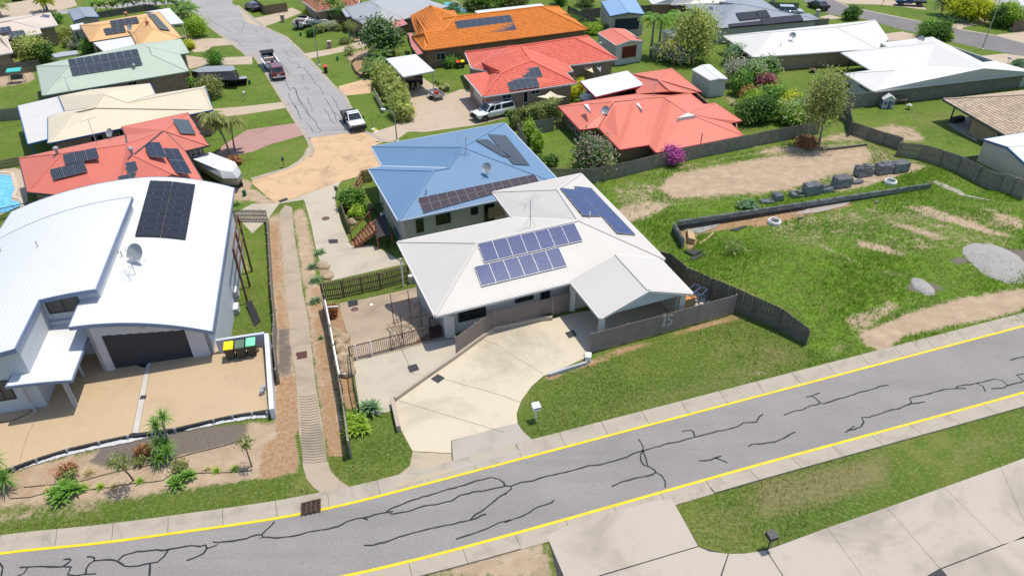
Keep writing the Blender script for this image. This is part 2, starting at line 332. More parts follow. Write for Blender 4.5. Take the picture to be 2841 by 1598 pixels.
def ground_mat():
    t = NT('ground'); cg, fin, vf = grassmix(t)
    a = t.attr('soil'); sp = t.n('SeparateColor'); t.l(a.outputs['Color'], sp.inputs[0])
    patch = t.noise(1.6, 8, .78); pt2 = t.noise(.5, 6, .65)
    def amount(ch, k=1.0):                # ragged edges: soil shows where its share beats the turf noise
        return t.step(t.math('SUBTRACT', ch, t.math('MULTIPLY', t.math('SUBTRACT', 1.05, t.math('ADD', t.math('MULTIPLY', patch, .7), t.math('ADD', t.math('MULTIPLY', pt2, .35), t.math('MULTIPLY', fin, .35)))), 1.15)), -.13, .13)
    lu = t.attr('lush'); cg = t.mix(t.math('MULTIPLY', lu.outputs['Fac'], t.step(t.noise(.9, 6, .7), .36, .62)), cg, t.ramp(fin, [(.38, (.06, .14, .008)), (.52, (.12, .20, .024)), (.66, (.23, .285, .06))]))
    dry = t.ramp(fin, [(.3, (.13, .115, .045)), (.7, (.27, .225, .115))])
    cg = t.mix(t.math('MULTIPLY', t.step(t.math('ADD', sp.outputs[2], t.math('MULTIPLY', patch, .6)), .55, 1.0), .75), cg, dry)
    peb = t.noise(16, 3, .8); dirt = t.ramp(t.noise(1.1, 6, .7), [(.3, (.30, .215, .145)), (.55, (.39, .29, .20)), (.75, (.47, .37, .27))])
    dirt = t.mix(t.math('MULTIPLY', t.step(peb, .52, .7), .5), dirt, (.52, .43, .33)); dirt = t.mix(t.math('MULTIPLY', t.step(t.noise(23, 2, .7), .58, .72), .45), dirt, (.16, .105, .065))
    cg = t.mix(amount(sp.outputs[0]), cg, dirt)
    org = t.ramp(t.noise(4.5, 8, .85), [(.3, (.16, .09, .045)), (.48, (.31, .19, .105)), (.7, (.46, .34, .215))])
    cg = t.mix(amount(sp.outputs[1]), cg, org)
    grv = t.ramp(t.noise(13, 4, .85), [(.3, (.075, .058, .045)), (.55, (.165, .14, .118)), (.8, (.33, .30, .265))])
    cg = t.mix(amount(a.outputs['Alpha']), cg, grv)
    b = t.bump(vf, .5, .04); b = t.bump(fin, .5, .06, b); b = t.bump(patch, .35, .12, b)
    return t.out(cg, .9, b, 0, .1)
gm = ground_mesh(); gm.materials.append(ground_mat()); gro = link('ground', gm); gro['kind'] = 'structure'
# ---------------------------------------------------------------- surfaces
def concrete(name, col, stain=.35, scale=.35, agg=0.0, rough=.8, warm=None):
    if name in MATS: return MATS[name]
    t = NT(name); n1 = t.noise(scale, 6, .68, dist=.6); n2 = t.noise(scale*5, 5, .7); n3 = t.noise(42, 2, .7)
    cc = t.ramp(n1, [(.28, sc3(col, 1-stain*.9)), (.5, col), (.75, sc3(col, 1.06))])
    cc = t.mix(t.math('MULTIPLY', t.step(n2, .55, .8), stain), cc, sc3(warm or col, .62))
    cc = t.mix(.12+agg, cc, t.ramp(n3, [(.3, sc3(col, .45)), (.7, sc3(col, 1.35))]))
    MATS[name] = t.out(cc, rough, t.bump(n3, .25, .01), 0, .25); return MATS[name]
def asphalt(name, col, k=1.0):
    if name in MATS: return MATS[name]
    t = NT(name); n1 = t.noise(.25, 5, .6); n2 = t.noise(1.6, 5, .65); f1 = t.noise(11, 4, .85); f2 = t.noise(22, 2, .6)
    cc = t.ramp(n1, [(.3, sc3(col, .86)), (.7, sc3(col, 1.12))]); cc = t.mix(t.math('MULTIPLY', t.step(n2, .5, .8), .25), cc, sc3(col, .78))
    cc = t.mix(.30, cc, t.ramp(f1, [(.35, sc3(col, .5)), (.5, col), (.66, sc3(col, 1.7))])); cc = t.mix(t.math('MULTIPLY', t.step(f2, .62, .72), .5), cc, sc3(col, 2.2))
    mp = t.n('Mapping'); mp.inputs['Rotation'].default_value = (0, 0, -A18); mp.inputs['Scale'].default_value = (.06, .9, 1); t.l(t.pos, mp.inputs[0]); cc = t.mix(t.math('MULTIPLY', t.step(t.noise(1, 5, .6, mp.outputs[0]), .42, .66), .28), cc, sc3(col, .72))
    MATS[name] = t.out(cc, .85, t.bump(f1, .5, .015), 0, .2); return MATS[name]
m_road = asphalt('asphalt_near', (.235, .22, .21)); m_road2 = asphalt('asphalt_far', (.30, .29, .285)); m_road3 = asphalt('asphalt_dark', (.175, .165, .16))
m_kerb = concrete('kerb_concrete', (.36, .315, .25), .35, .8); m_seal = M('bitumen_seal', (.022, .022, .026), .2, 6, .55)
m_yel = M('yellow_paint', (.74, .50, .008), .14, 1.2, .6, fine=.15); m_drive = concrete('pale_concrete', (.51, .445, .335), .42, .16, warm=(.42, .35, .23)); m_pad = concrete('pad_concrete', (.43, .38, .30), .28, .3)
m_grey = concrete('grey_concrete', (.36, .325, .28), .25, .4); m_apron = concrete('apron_concrete', (.40, .33, .235), .3, .5); m_fpath = concrete('footpath_concrete', (.40, .35, .29), .5, .16, warm=(.40, .33, .27))
m_yard = concrete('yard_concrete', (.36, .28, .20), .42, .3); m_agg = concrete('aggregate', (.45, .335, .21), .22, .3, agg=.2, warm=(.45, .30, .16)); m_sand = concrete('sandy_concrete', (.43, .345, .255), .2, .4, agg=.1)
m_terra = concrete('stencil_orange', (.51, .345, .205), .55, .45, warm=(.80, .50, .25)); m_pinkd = concrete('pink_concrete', (.36, .215, .185), .3, .5); m_drain = concrete('drain_concrete', (.36, .295, .22), .4, .35)
# ---------------------------------------------------------------- near road with kerbs, lines and sealed cracks
def uv2(u, v, z=0.0): return np.array([u*UN[0]+v*VD[0], u*UN[1]+v*VD[1], z])
FARL = [(27.2, -30), (26.1, -16.3), (25.1, -11.9), (24.42, -7.5), (24.02, -5.1), (23.74, -2.8), (23.6, -.4), (23.6, 4.5), (23.6, 14), (23.6, 60)]
NEARL = [(24.5, -34), (22.0, -17), (20.9, -9.5), (20.2, -4.5), (19.84, -1.3), (19.6, 2.7), (19.5, 8), (19.4, 19.5), (19.15, 31), (19.05, 37), (18.9, 60)]
def smooth_line(L, step=.5):
    L = np.array(L); v = np.arange(L[0, 1], L[-1, 1]+.01, step); u = np.interp(v, L[:, 1], L[:, 0])
    k = np.ones(9)/9; up = np.pad(u, 4, mode='edge'); return np.stack([np.convolve(up, k, 'valid'), v], 1)
FL, NL = smooth_line(FARL), smooth_line(NEARL)
rp = [uv2(u+.1, v) for u, v in FL] + [uv2(u-.1, v) for u, v in NL[::-1]]
road = sheet('road', rp, m_road, .004, world=True)
def strip(name, L, d0, d1, mat, z0, parent, v0=None, v1=None):
    L = [l for l in L if (v0 is None or l[1] >= v0) and (v1 is None or l[1] <= v1)]
    m = MB()
    for a, b in zip(L[:-1], L[1:]): m.face([uv2(a[0]+d0, a[1], z0), uv2(b[0]+d0, b[1], z0), uv2(b[0]+d1, b[1], z0), uv2(a[0]+d1, a[1], z0)][::1 if d1 > d0 else -1])
    return m.build(name, mat, parent)
strip('yellow_line', FL, -.03, .11, m_yel, .016, road); strip('yellow_line', NL, .03, -.11, m_yel, .016, road)
def kerb(L, sgn, w, seg, v0, v1, low=()):
    root = link('kerb', None); root['kind'] = 'structure'
    v = v0; arr = np.array(L)
    while v < v1:
        e = min(v+seg, v1); lay = any(a <= (v+e)/2 <= b for a, b in low); hk = .03 if lay else .10
        prof = [(.09, .010), (.09+w*.42, .014), (.09+w*.72, hk*.9), (.09+w, hk), (.09+w, -.15), (.09, -.15)]
        vv = np.linspace(v+.012, e-.012, 4); uu = np.interp(vv, arr[:, 1], arr[:, 0]); m = MB(); i0 = 0
        rings = [[uv2(u+sgn*d, q, z) for d, z in prof] for u, q in zip(uu, vv)]
        n = len(prof)
        for r in rings: m.v += [tuple(p) for p in r]
        for k in range(len(rings)-1):
            for j in range(n):
                f = (k*n+j, (k+1)*n+j, (k+1)*n+(j+1) % n, k*n+(j+1) % n); m.f.append(f if sgn > 0 else f[::-1]); m.uv.append(None)
        m.f.append(tuple(range(n)) if sgn > 0 else tuple(range(n))[::-1]); m.f.append(tuple((len(rings)-1)*n+j for j in range(n))[::-1 if sgn > 0 else 1]); m.uv += [None, None]
        m.build('kerb_segment', m_kerb, root); v = e
    return root
kerb(FL, 1, .95, 2.45, -26, 50, low=[(-1.2, 8.2)]); kerb(NL, -1, .85, 2.5, -26, 50, low=[(5.5, 16)])
def ribbon(name, pts, wd, mat, off, parent=None, jit=.25):
    P = [np.array(G(p)) for p in pts]; fine = []
    for a, b in zip(P[:-1], P[1:]):
        n = max(1, int(np.linalg.norm(b-a)/.22)); 
        for k in range(n): q = a+(b-a)*k/n; fine.append(q + (np.array([random.gauss(0, .014), random.gauss(0, .014), 0]) if k else 0))
    fine.append(P[-1]); L, R = [], []
    for i, p in enumerate(fine):
        d = fine[min(i+1, len(fine)-1)]-fine[max(i-1, 0)]; d = d[:2]/(np.linalg.norm(d[:2])+1e-9); w_ = wd/2*(1+random.uniform(-jit, jit))
        a = p[:2]+np.array([-d[1], d[0]])*w_; b = p[:2]-np.array([-d[1], d[0]])*w_
        L.append((a[0], a[1], TZ(*a)+off)); R.append((b[0], b[1], TZ(*b)+off))
    m = MB()
    for i in range(len(L)-1): m.face([R[i], R[i+1], L[i+1], L[i]])
    return m.build(name, mat, parent)
CR = {'30': [[-20,1300,30,1360,10,1460], [200,1360,300,1355,400,1350,520,1355,620,1355,680,1320,715,1285,690,1275,635,1280], [280,1360,240,1420,150,1460], [640,1352,715,1355,680,1430,760,1445,860,1428,965,1423], [860,1428,870,1370,900,1325,945,1295,950,1265,920,1252,875,1255],
  [945,1292,1060,1283,1140,1285,1180,1298,1240,1240,1380,1200,1500,1192,1640,1190,1690,1180,1780,1165,1930,1140,2010,1150,2065,1135,2080,1170,2045,1220,1940,1270,1875,1290], [1180,1298,1250,1345,1310,1352,1390,1345,1470,1325,1580,1308,1650,1250,1690,1185], [1510,1320,1500,1470], [2080,1170,2160,1145,2215,1108,2140,1107], [2215,1105,2340,1095,2480,1070,2536,1045]],
 '31': [[0,1045,40,1035,95,1030,225,900], [75,1068,110,1060,95,1030], [110,1055,250,1065,420,1045,560,1005,750,978,860,950,950,900,1060,868,1120,863,1160,885], [1120,863,1290,818,1415,795], [1345,805,1380,775,1500,730,1620,680,1850,615,1990,570,2130,535,2250,490,2400,455,2480,475,2530,510,2536,545],
  [1380,810,1400,825,1560,800,1720,745,1850,730,2010,690,2080,640,2270,595,2300,598,2536,545], [1120,1138,1210,1138,1400,1085,1470,1055,1600,1018,1800,968,1960,935,2190,885,2350,825], [2190,885,2240,830,2300,800,2400,720,2470,660,2560,610], [2045,1077,2250,1010,2370,965,2480,910,2600,880]],
 '32': [[0,540,60,545,70,570,0,630], [60,545,170,505,280,492,360,462,520,425,690,385,840,338,960,330,1190,265,1300,215,1390,190,1520,152,1640,115,1740,100,1900,55,2100,5], [1345,70,1395,160,1385,200,1365,230,1370,290,1400,335,1440,345], [1395,195,1420,270,1440,340,1510,385,1515,410,1480,430,1200,495,1075,545], [1515,402,1580,440,1615,500,1615,560],
  [0,910,100,870,200,835,300,770,400,735,470,710,500,680], [1950,288,2070,282,2120,258,2180,242], [2120,260,2240,310], [2450,145,2490,122,2560,118], [1895,-10,1910,45]],
 '22': [[1780,1440,1880,1425,1900,1449], [2100,1446,2280,1405,2340,1390,2400,1350,2540,1340]],
 '23': [[0,1280,20,1240,60,1212], [258,1222,370,1180,440,1172,520,1130,600,1112,610,1100,560,1055,525,1038,475,1048], [525,1038,605,1008], [610,1100,640,1113,830,1055,1000,1000,1100,975,1180,945,1270,932], [850,1391,940,1325], [890,1365,940,1360,1000,1335,1030,1290,1010,1242,1090,1242,1300,1170,1370,1160,1480,1110,1490,1095,1470,1060,1600,1030,1830,970,2015,962], [1480,1112,1560,1105,1620,1092],
  [1915,965,1940,940,2120,915,2180,945,2205,995], [2120,915,2220,890,2290,870,2370,890,2415,935,2380,960,2260,968], [2415,938,2480,920,2576,895,2500,835,2576,822], [2440,693,2576,658]],
 '33': [[0,115,150,100,260,60,370,0]]}
for rc, ls in CR.items():
    for l in ls: ribbon('crack_seal', c(rc, *l), .085, m_seal, .010, road)
# drain grate in the kerb
gp = g('31', 500,735, 690,690, 690,800, 500,840)
dg = thing('drain_grate', gp[0], 'rusty kerb inlet grate set in the road edge under the yellow line', 'drain grate'); m_rust = M('rusty_steel', (.10, .06, .045), .35, 5, .8); m_black = M('dark_void', (.012, .011, .01), .2, 3, .9)
MB().face([p+np.array([0, 0, .125]) for p in (gp[3], gp[2], gp[1], gp[0])]).build('pit', m_black, dg)
for k in range(9):
    a = gp[0]+(gp[3]-gp[0])*k/8; b = gp[1]+(gp[2]-gp[1])*k/8; MB().bar(a+[0, 0, .15], b+[0, 0, .15], .03, .03).build('grate_bar', m_rust, dg)
for k in range(5):
    a = gp[0]+(gp[1]-gp[0])*k/4; b = gp[3]+(gp[2]-gp[3])*k/4; MB().bar(a+[0, 0, .165], b+(b-a)*.12+[0, 0, .165], .04, .03).build('grate_bar', m_rust, dg)
# ---------------------------------------------------------------- near side: driveway and footpath in slabs
def ground_root(name): o = link(name, None); o['kind'] = 'structure'; return o
nd = ground_root('footpath'); sheet('base', c('32', 430,1040, 1680,680, 1960,1155, 2250,1228, 2545,1205) + c('33', 675,928, 1250,733, 2345,343, 2900,150, 3150,800, 2300,1850) + c('32', 600,1740), m_seal, .006, nd, None)
for poly in (c('32', 420,1042, 635,940, 1255,754, 1470,699, 1680,674, 1775,840, 1945,1148, 940,1447, 640,1560),
             c('32', 1950,1155, 2060,1202, 2245,1226, 2060,1760, 700,1760, 650,1570, 950,1456),
             c('32', 2252,1226, 2400,1222, 2545,1203) + c('33', 85,1142, 385,1602) + c('32', 2900,1800, 2080,1760)): slab('slab', poly, m_fpath, .03, nd)
JT = [(90,1140), (675,925), (1250,730), (1800,535), (2345,340), (2900,130)]; JB = [(390,1600), (1200,1640), (1765,1318), (2365,1088), (2640,985+25), (3150,760)]
for k in range(5):
    slab('slab', c('33', *JT[k], *JB[k], *JB[k+1], *JT[k+1]), m_fpath, .03, nd)
slab('slab', c('33', 1775,1325, 2368,1095, 2900,860, 3400,1300, 2300,1900), m_fpath, .03, nd)
# number fifteen: driveway, crossover, left pad and lower yard
d15 = ground_root('driveway')
sheet('slab', c('21', 1430,1110, 2060,690, 2450,410, 2536,395) + c('22', 0,410, 345,330, 490,300, 690,250, 1500,120, 1950,40, 2100,120, 900,600, 830,690, 520,835, 390,880, 270,985, 165,1130, 120,1260, 130,1358, 0,1393) + c('31', 1998,88, 2000,213, 1612,193, 1500,-10, 1440,-100), m_drive, .012, d15, None)
slab('slab', c('31', 1612,200, 2000,220, 2020,400, 1480,552, 1385,505, 1582,340), m_apron, .018, d15, .01)
slab('slab', c('31', 2003,94, 2536,-62, 2668,-85, 2726,0, 2850,108, 2850,165, 2026,398), m_grey, .02, d15, .01)
pad = ground_root('concrete_pad')
sheet('slab', c('21', 1008,738, 1500,620, 1610,860, 1740,880, 1425,1102, 1385,1235, 1262,1268, 1075,1168), m_pad, .008, pad, None)
sheet('slab', c('21', 1505,618, 1780,545, 2045,500, 2055,665, 1745,878, 1615,858), m_pad, .008, pad, None)
sheet('lower_yard', c('21', 872,148, 1060,120, 1700,-20, 2100,100, 2000,500, 1780,545, 1000,738, 985,560), m_yard, .006)
# grates let into the concrete
m_grate = M('grate_steel', (.10, .105, .115), .2, 6, .5, metal=.4)
def flatgrate(rc, *p, label='', n=9):
    P = g(rc, *p); r = thing('drain_grate', P[0]+[0, 0, .02], label, 'drain grate', None)
    MB().face([q+np.array([0, 0, .026]) for q in P][::-1]).build('pit', m_black, r)
    for k in range(n+1): MB().bar(P[0]+(P[1]-P[0])*k/n+[0, 0, .04], P[3]+(P[2]-P[3])*k/n+[0, 0, .04], .028, .03).build('grate_bar', m_grate, r)
    for k in range(3): MB().bar(P[0]+(P[3]-P[0])*k/2+[0, 0, .045], P[1]+(P[2]-P[1])*k/2+[0, 0, .045], .03, .03).build('grate_bar', m_grate, r)
flatgrate('21', 1562,790, 1650,765, 1675,818, 1588,846, label='square steel grate in the paler pad beside the agave bed')
flatgrate('21', 1865,868, 1932,905, 1868,952, 1800,912, label='diamond-turned steel grate in the cream driveway')
flatgrate('22', 612,452, 690,428, 722,475, 650,502, label='steel grate in the driveway next to the carport shadow')
flatgrate('21', 962,135, 1055,122, 1062,168, 972,188, label='steel grate in the brown lower yard below the picket fence')
flatgrate('11', 765,965, 858,963, 860,995, 775,1000, label='rectangular steel grate in the blue house driveway', n=12)
flatgrate('11', 265,575, 345,545, 358,560, 285,588, label='dark grate at the edge of the orange cul-de-sac paving', n=8)
# pits (round covers)
m_cover = M('iron_cover', (.12, .07, .055), .3, 6, .7)
for rc, x, y, r, lab in (('21', 1030, 213, .28, 'round rusty cover in the brown lower yard'), ('11', 738, 750, .36, 'round rusty cover in the blue house driveway')):
    p = g(rc, x, y); MB().lathe([(r, -.02), (r, .028), (r*.8, .032)], 20, p).build('manhole_cover', m_cover, None, lab, 'manhole cover')
p = g('21', 1198, 165); MB().lathe([(.12, -.01), (.12, .03), (.09, .04)], 14, p).build('round_marker', M('white_plastic', (.8, .8, .8), .05, 3, .4), None, 'small white round marker in the brown lower yard', 'marker')
# drainage channel running down between the fences
sheet('drain_path', c('11', 272,690, 330,610, 400,640, 420,900, 470,1200, 500,1449) + c('21', 560,300, 600,640, 640,1000) + c('31', 725,50, 750,280, 790,395, 880,490, 1030,582, 900,610, 735,640, 620,560, 545,470, 510,350, 500,200) + c('21', 470,1449, 455,1100, 430,800, 375,520, 340,100) + c('11', 320,1400, 300,1050), m_drain, .008)
for k in range(26):      # the stepped flow ribs
    t_ = k/25; a = np.array(c('21', 470+25*k/14, 1085+360*k/14)) if k < 15 else np.array(c('31', 487+22*(t_-.56)/.44, 0+300*(t_-.56)/.44)); b = np.array(c('21', 645+48*k/14, 1065+370*k/14)) if k < 15 else np.array(c('31', 700+50*(t_-.56)/.44, -10+295*(t_-.56)/.44))
    A, B = G(a), G(b); m = MB(); q = [A+(B-A)*s_+np.array([-VD[1]*.0, -math.sin(math.pi*s_)*.10, .0]) for s_ in np.linspace(0, 1, 7)]
    m.tube([p+np.array([0, 0, .02]) for p in q], .035, 6); m.build('flow_rib', m_drain, road.parent or bpy.data.objects['drain_path'])
ml = bpy.data.objects['drain_path']
pl = g('21', 440,650, 548,630, 552,697, 445,715, 455,690, 440,670)
MB().prism([(p[0], p[1]) for p in pl][::-1], [p[2]+.01 for p in pl][::-1], [p[2]+.035 for p in pl][::-1]).build('steel_plate', M('rust_plate', (.085, .035, .028), .25, 4, .7), None, 'rust-brown steel plate lying across the drainage channel', 'metal plate')
# ---------------------------------------------------------------- far street, cul-de-sac and far driveways
sheet('street', c('00', 1820,-40, 2000,160, 2060,250, 2240,385, 2430,530, 2536,640) + c('01', 0,560, 100,700, 200,870, 330,1080, 430,1240, 520,1372, 590,1386, 1000,1330, 1085,1318, 1020,1200, 905,960, 800,870, 640,690, 560,600, 500,545, 330,380, 110,280, -160,60) + c('00', 2330,40, 2350,-40), m_road2, .004)
far = bpy.data.objects['street']
def kerbline(px, w=.42, z=.06, name='kerb', mat=None):
    P = [G(p) for p in px]; m = MB()
    for i in range(len(P)-1):
        a, b = P[i], P[i+1]; d = (b-a)[:2]; d = d/np.linalg.norm(d); n = np.array([-d[1], d[0]])*w
        q = [a[:2], b[:2], b[:2]+n, a[:2]+n]; m.prism(q if True else q[::-1], [TZ(*x)-.05 for x in q], [TZ(*x)+(.012 if k < 2 else z) for k, x in enumerate(q)])
    o = m.build(name, mat or m_kerb); o['kind'] = 'structure'; return o
kerbline((c('01', 1300,1432) and c('11', 560,130, 590,60, 540,-40) + c('01', 520,1372, 430,1240, 330,1080, 200,870, 100,700, 0,560) + c('00', 2430,530, 2240,385, 2060,250, 1990,160))[::-1][::-1], -.42)
kerbline(c('01', -160,60, 110,280, 330,380, 500,545, 640,690, 800,870, 905,960, 1000,1150, 1085,1318, 1180,1360, 1310,1432), -.42 if False else .42)
kerbline(c('11', 0,362, 200,300, 380,250, 500,175, 560,110, 588,40), .40)
sheet('cul_de_sac', c('01', 590,1388, 1085,1320, 1190,1362, 1310,1432) + c('11', 1220,20, 1320,240, 1180,250, 1050,330, 900,370, 420,545, 240,600, 0,400, 0,365, 200,300, 400,240, 520,160, 575,80, 560,0), m_terra, .005)
sheet('driveway', c('01', -60,1310, 150,1280, 440,1240, 515,1360, 200,1449) + c('11', 0,80, -400,160, -300,20), m_pinkd, .009)
sheet('driveway', c('01', 865,870, 1200,780, 1190,940, 905,968), m_terra, .009)
sheet('driveway', c('01', 500,545, 820,490, 1170,400, 1165,470, 600,590, 560,606), m_sand, .009)
sheet('driveway', c('01', -160,60, -40,240, 110,275, 300,210, 500,130, 400,80, 200,150, 0,190), m_sand, .009)
sheet('driveway', c('01', -60,1070, 330,1025, 350,1085, 200,1110, -60,1150) + c('00', 2130,1190, 2120,1100), m_sand, .009)
sheet('driveway', c('00', 1870,560, 2090,590, 2250,580, 2536,570, 2536,650, 2300,655, 2100,650, 1900,700), m_sand, .009)
sheet('driveway', c('00', 1830,360, 2060,390, 2270,390, 2400,450, 2130,470, 2080,520, 1950,530, 1900,480), m_sand, .009)
sheet('driveway', c('01', 1420,1430, 1560,1330, 1690,1320, 1730,1310, 1480,1210, 1440,1260, 1310,1310, 1180,1360, 1310,1432), m_sand, .009)
sheet('driveway', c('01', 1180,1345, 1450,1255, 1560,1110, 1590,1000, 1450,860, 1480,740, 1720,790, 1960,950, 2100,900, 2220,910, 2340,1050, 2536,990, 2536,1190, 2250,1260, 1740,1330, 1560,1325, 1310,1400), m_sand, .013)
sheet('driveway', c('11', 240,600, 430,545, 900,370, 840,450, 830,560, 900,800, 990,1020, 1210,1015, 1550,1200, 1350,1245, 800,1370, 780,1270, 680,1180, 640,1050, 590,800, 520,560, 270,600, 165,745, 0,900, -180,700, 0,600), m_pad, .010)
sheet('driveway', c('00', -60,60, 200,20, 560,-40, 720,-40, 780,60, 540,130, 0,180, -60,160), m_sand, .009)
# ================================================================ HOUSES
def area2(P): return sum(P[i][0]*P[(i+1) % len(P)][1]-P[(i+1) % len(P)][0]*P[i][1] for i in range(len(P)))
def inset(P, d):
    """offset a CCW xy loop inwards"""
    n = len(P); out = []
    for i in range(n):
        a, b, e = np.array(P[i-1][:2]), np.array(P[i][:2]), np.array(P[(i+1) % n][:2])
        d1 = (b-a)/np.linalg.norm(b-a); d2 = (e-b)/np.linalg.norm(e-b); n1 = np.array([-d1[1], d1[0]]); n2 = np.array([-d2[1], d2[0]])
        k = 1+n1@n2
        out.append(tuple(b+(n1+n2)*d/k) if k > .15 else tuple(b+n1*d))
    return out
def newell(P):
    n = np.zeros(3)
    for i in range(len(P)):
        a, b = np.array(P[i]), np.array(P[(i+1) % len(P)]); n += np.cross(a, b)
    n /= np.linalg.norm(n); return n if n[2] > 0 else -n
def frame_of(P):
    n = newell(P); e = np.cross([0, 0, 1], n); e = e/np.linalg.norm(e) if np.linalg.norm(e) > 1e-4 else np.array([VD[0], VD[1], 0]); s = np.cross(n, e); return n, e, s
def clip(P, f, lo, hi):
    for sg, lim in ((1, lo), (-1, hi)):
        Q = []
        for i in range(len(P)):
            a, b = P[i], P[(i+1) % len(P)]; fa, fb = sg*(f(a)-lim), sg*(f(b)-lim)
            if fa >= 0: Q.append(a)
            if fa*fb < 0: Q.append(a+(b-a)*fa/(fa-fb))
        P = Q
        if len(P) < 3: return []
    return P
WHITE = M('white_trim', (.58, .57, .55), .04, 2, .5)
class House:
    def __init__(s, name, label, cat, ez, V, R, faces, roofmat, wallmat=None, trim=None, loop=None, oh=.5, style='metal', base=None, capmat=None, gutter=True, course=.33, group=None, thick=.14):
        s.ez = ez; s.P = {}
        for k, v in V.items():
            if v[0] == 'par': s.P[k] = s.P[v[1]]+s.P[v[3]]-s.P[v[2]]
            elif v[0] == 'mid': s.P[k] = s.P[v[1]]+(s.P[v[2]]-s.P[v[1]])*v[3]
            else: s.P[k] = hz(c(*v[:3]), ez + (v[3] if len(v) > 3 else 0))
        for k, v in (R or {}).items():
            if v[0] in ('mid',): s.P[k] = s.P[v[1]]+(s.P[v[2]]-s.P[v[1]])*v[3]; continue
            if v[0] == 'pl': a_, b_, d_ = (s.P[q] for q in v[4:7]); s.P[k] = hplane(c(*v[1:4]), a_, np.cross(b_-a_, d_-a_)); continue
            px = c(*v[:3])
            if isinstance(v[3], str): s.P[k] = hz(px, ez+s.solve(px, *v[3:6]))
            else: s.P[k] = hz(px, ez+v[3])
        s.loop = loop or [k for k in V]
        L = [s.P[k] for k in s.loop]
        if area2(L) < 0: s.loop = s.loop[::-1]; L = L[::-1]
        ctr = sum(L)/len(L); s.gz = min(TZ(p[0], p[1]) for p in L) if base is None else base
        s.root = thing(name, (ctr[0], ctr[1], TZ(ctr[0], ctr[1])), label, cat, group)
        s.faces = faces; s.walls = []
        # roof
        m = MB(); edges = {}; cl = []
        for f in faces:
            P = [s.P[k] for k in f]
            nz = sum(P[i][0]*P[(i+1) % len(P)][1]-P[(i+1) % len(P)][0]*P[i][1] for i in range(len(P)))
            if nz < 0: P = P[::-1]
            n, e, sl = frame_of(P)
            if style == 'tile':
                f_s = lambda q: float(np.dot(q, sl)); smin = min(f_s(q) for q in P); smax = max(f_s(q) for q in P); nk = max(1, int(math.ceil((smax-smin)/course)))
                for k in range(nk):
                    lo, hi = smin+k*course-(1e-6 if k == 0 else 0), smin+(k+1)*course; Q = clip(P, f_s, lo, hi)
                    if len(Q) < 3: continue
                    lift = [.045*max(0, 1-(f_s(q)-lo)/course) for q in Q]; T = [q+np.array([0, 0, l]) for q, l in zip(Q, lift)]
                    m.face(T, [(float(np.dot(q, e)), k+(f_s(q)-lo)/course) for q in Q])
                    for i in range(len(Q)):
                        j = (i+1) % len(Q)
                        if abs(f_s(Q[i])-lo) < 1e-4 and abs(f_s(Q[j])-lo) < 1e-4: m.face([Q[i]-[0, 0, .01], Q[j]-[0, 0, .01], T[j], T[i]], [(0, 0)]*4)
            else: m.face(P, [(float(np.dot(q, e)), float(np.dot(q, sl))) for q in P])
            m.face([q-np.array([0, 0, thick]) for q in P][::-1])
            ks = list(f)
            for i in range(len(ks)):
                a, b = ks[i], ks[(i+1) % len(ks)]; edges.setdefault(frozenset((a, b)), []).append((n, sum(P)/len(P)))
        s.roof = m.build('roof', roofmat, s.root)
        cm = capmat or roofmat; gt = MB()
        for ed, fs in edges.items():
            a, b = tuple(ed); A, B = s.P[a], s.P[b]
            if len(fs) == 2:
                n1, c1 = fs[0]; n2, c2 = fs[1]
                if np.dot(c2-A, n1) < -.02:
                    if style == 'tile': MB().tube([A+[0, 0, .04], B+[0, 0, .04]], .12, 8).build('ridge_cap', cm, s.roof)
                    else: MB().bar(A+np.array([0, 0, .012]), B+np.array([0, 0, .012]), .22, .022, (n1+n2)).build('ridge_cap', cm, s.roof)
                else: MB().bar(A+np.array([0, 0, .005]), B+np.array([0, 0, .005]), .16, .02, (n1+n2)).build('valley_gutter', trim or WHITE, s.roof)
            elif len(fs) == 1 and gutter:
                d = B-A; d = d/np.linalg.norm(d); mid = (A+B)/2; o = np.cross(d, [0, 0, 1]); o /= np.linalg.norm(o)+1e-9
                if np.dot(o, fs[0][1]-mid) > 0: o = -o
                gt.bar(A+o*.05-[0, 0, .09], B+o*.05-[0, 0, .09], .11, .15)
        if gt.f: gt.build('gutter', trim or WHITE, s.root)
        if wallmat is not None: s.wall(L, oh, wallmat)
    def solve(s, px, a, b, d):
        A, B, D = s.P[a], s.P[b], s.P[d]
        def dl(P, A, B):
            q = (B-A)[:2]; q = q/np.linalg.norm(q); return abs((P-A)[:2] @ np.array([-q[1], q[0]]))
        lo, hi = .3, 4.0; f = lambda h: (lambda R: dl(R, A, B)-dl(R, B, D))(hz(px, s.ez+h))
        fl = f(lo)
        if fl*f(hi) > 0: return 1.6
        for _ in range(30):
            md = (lo+hi)/2
            if f(md)*fl > 0: lo = md
            else: hi = md
        return min(max(lo, .8), 2.6)
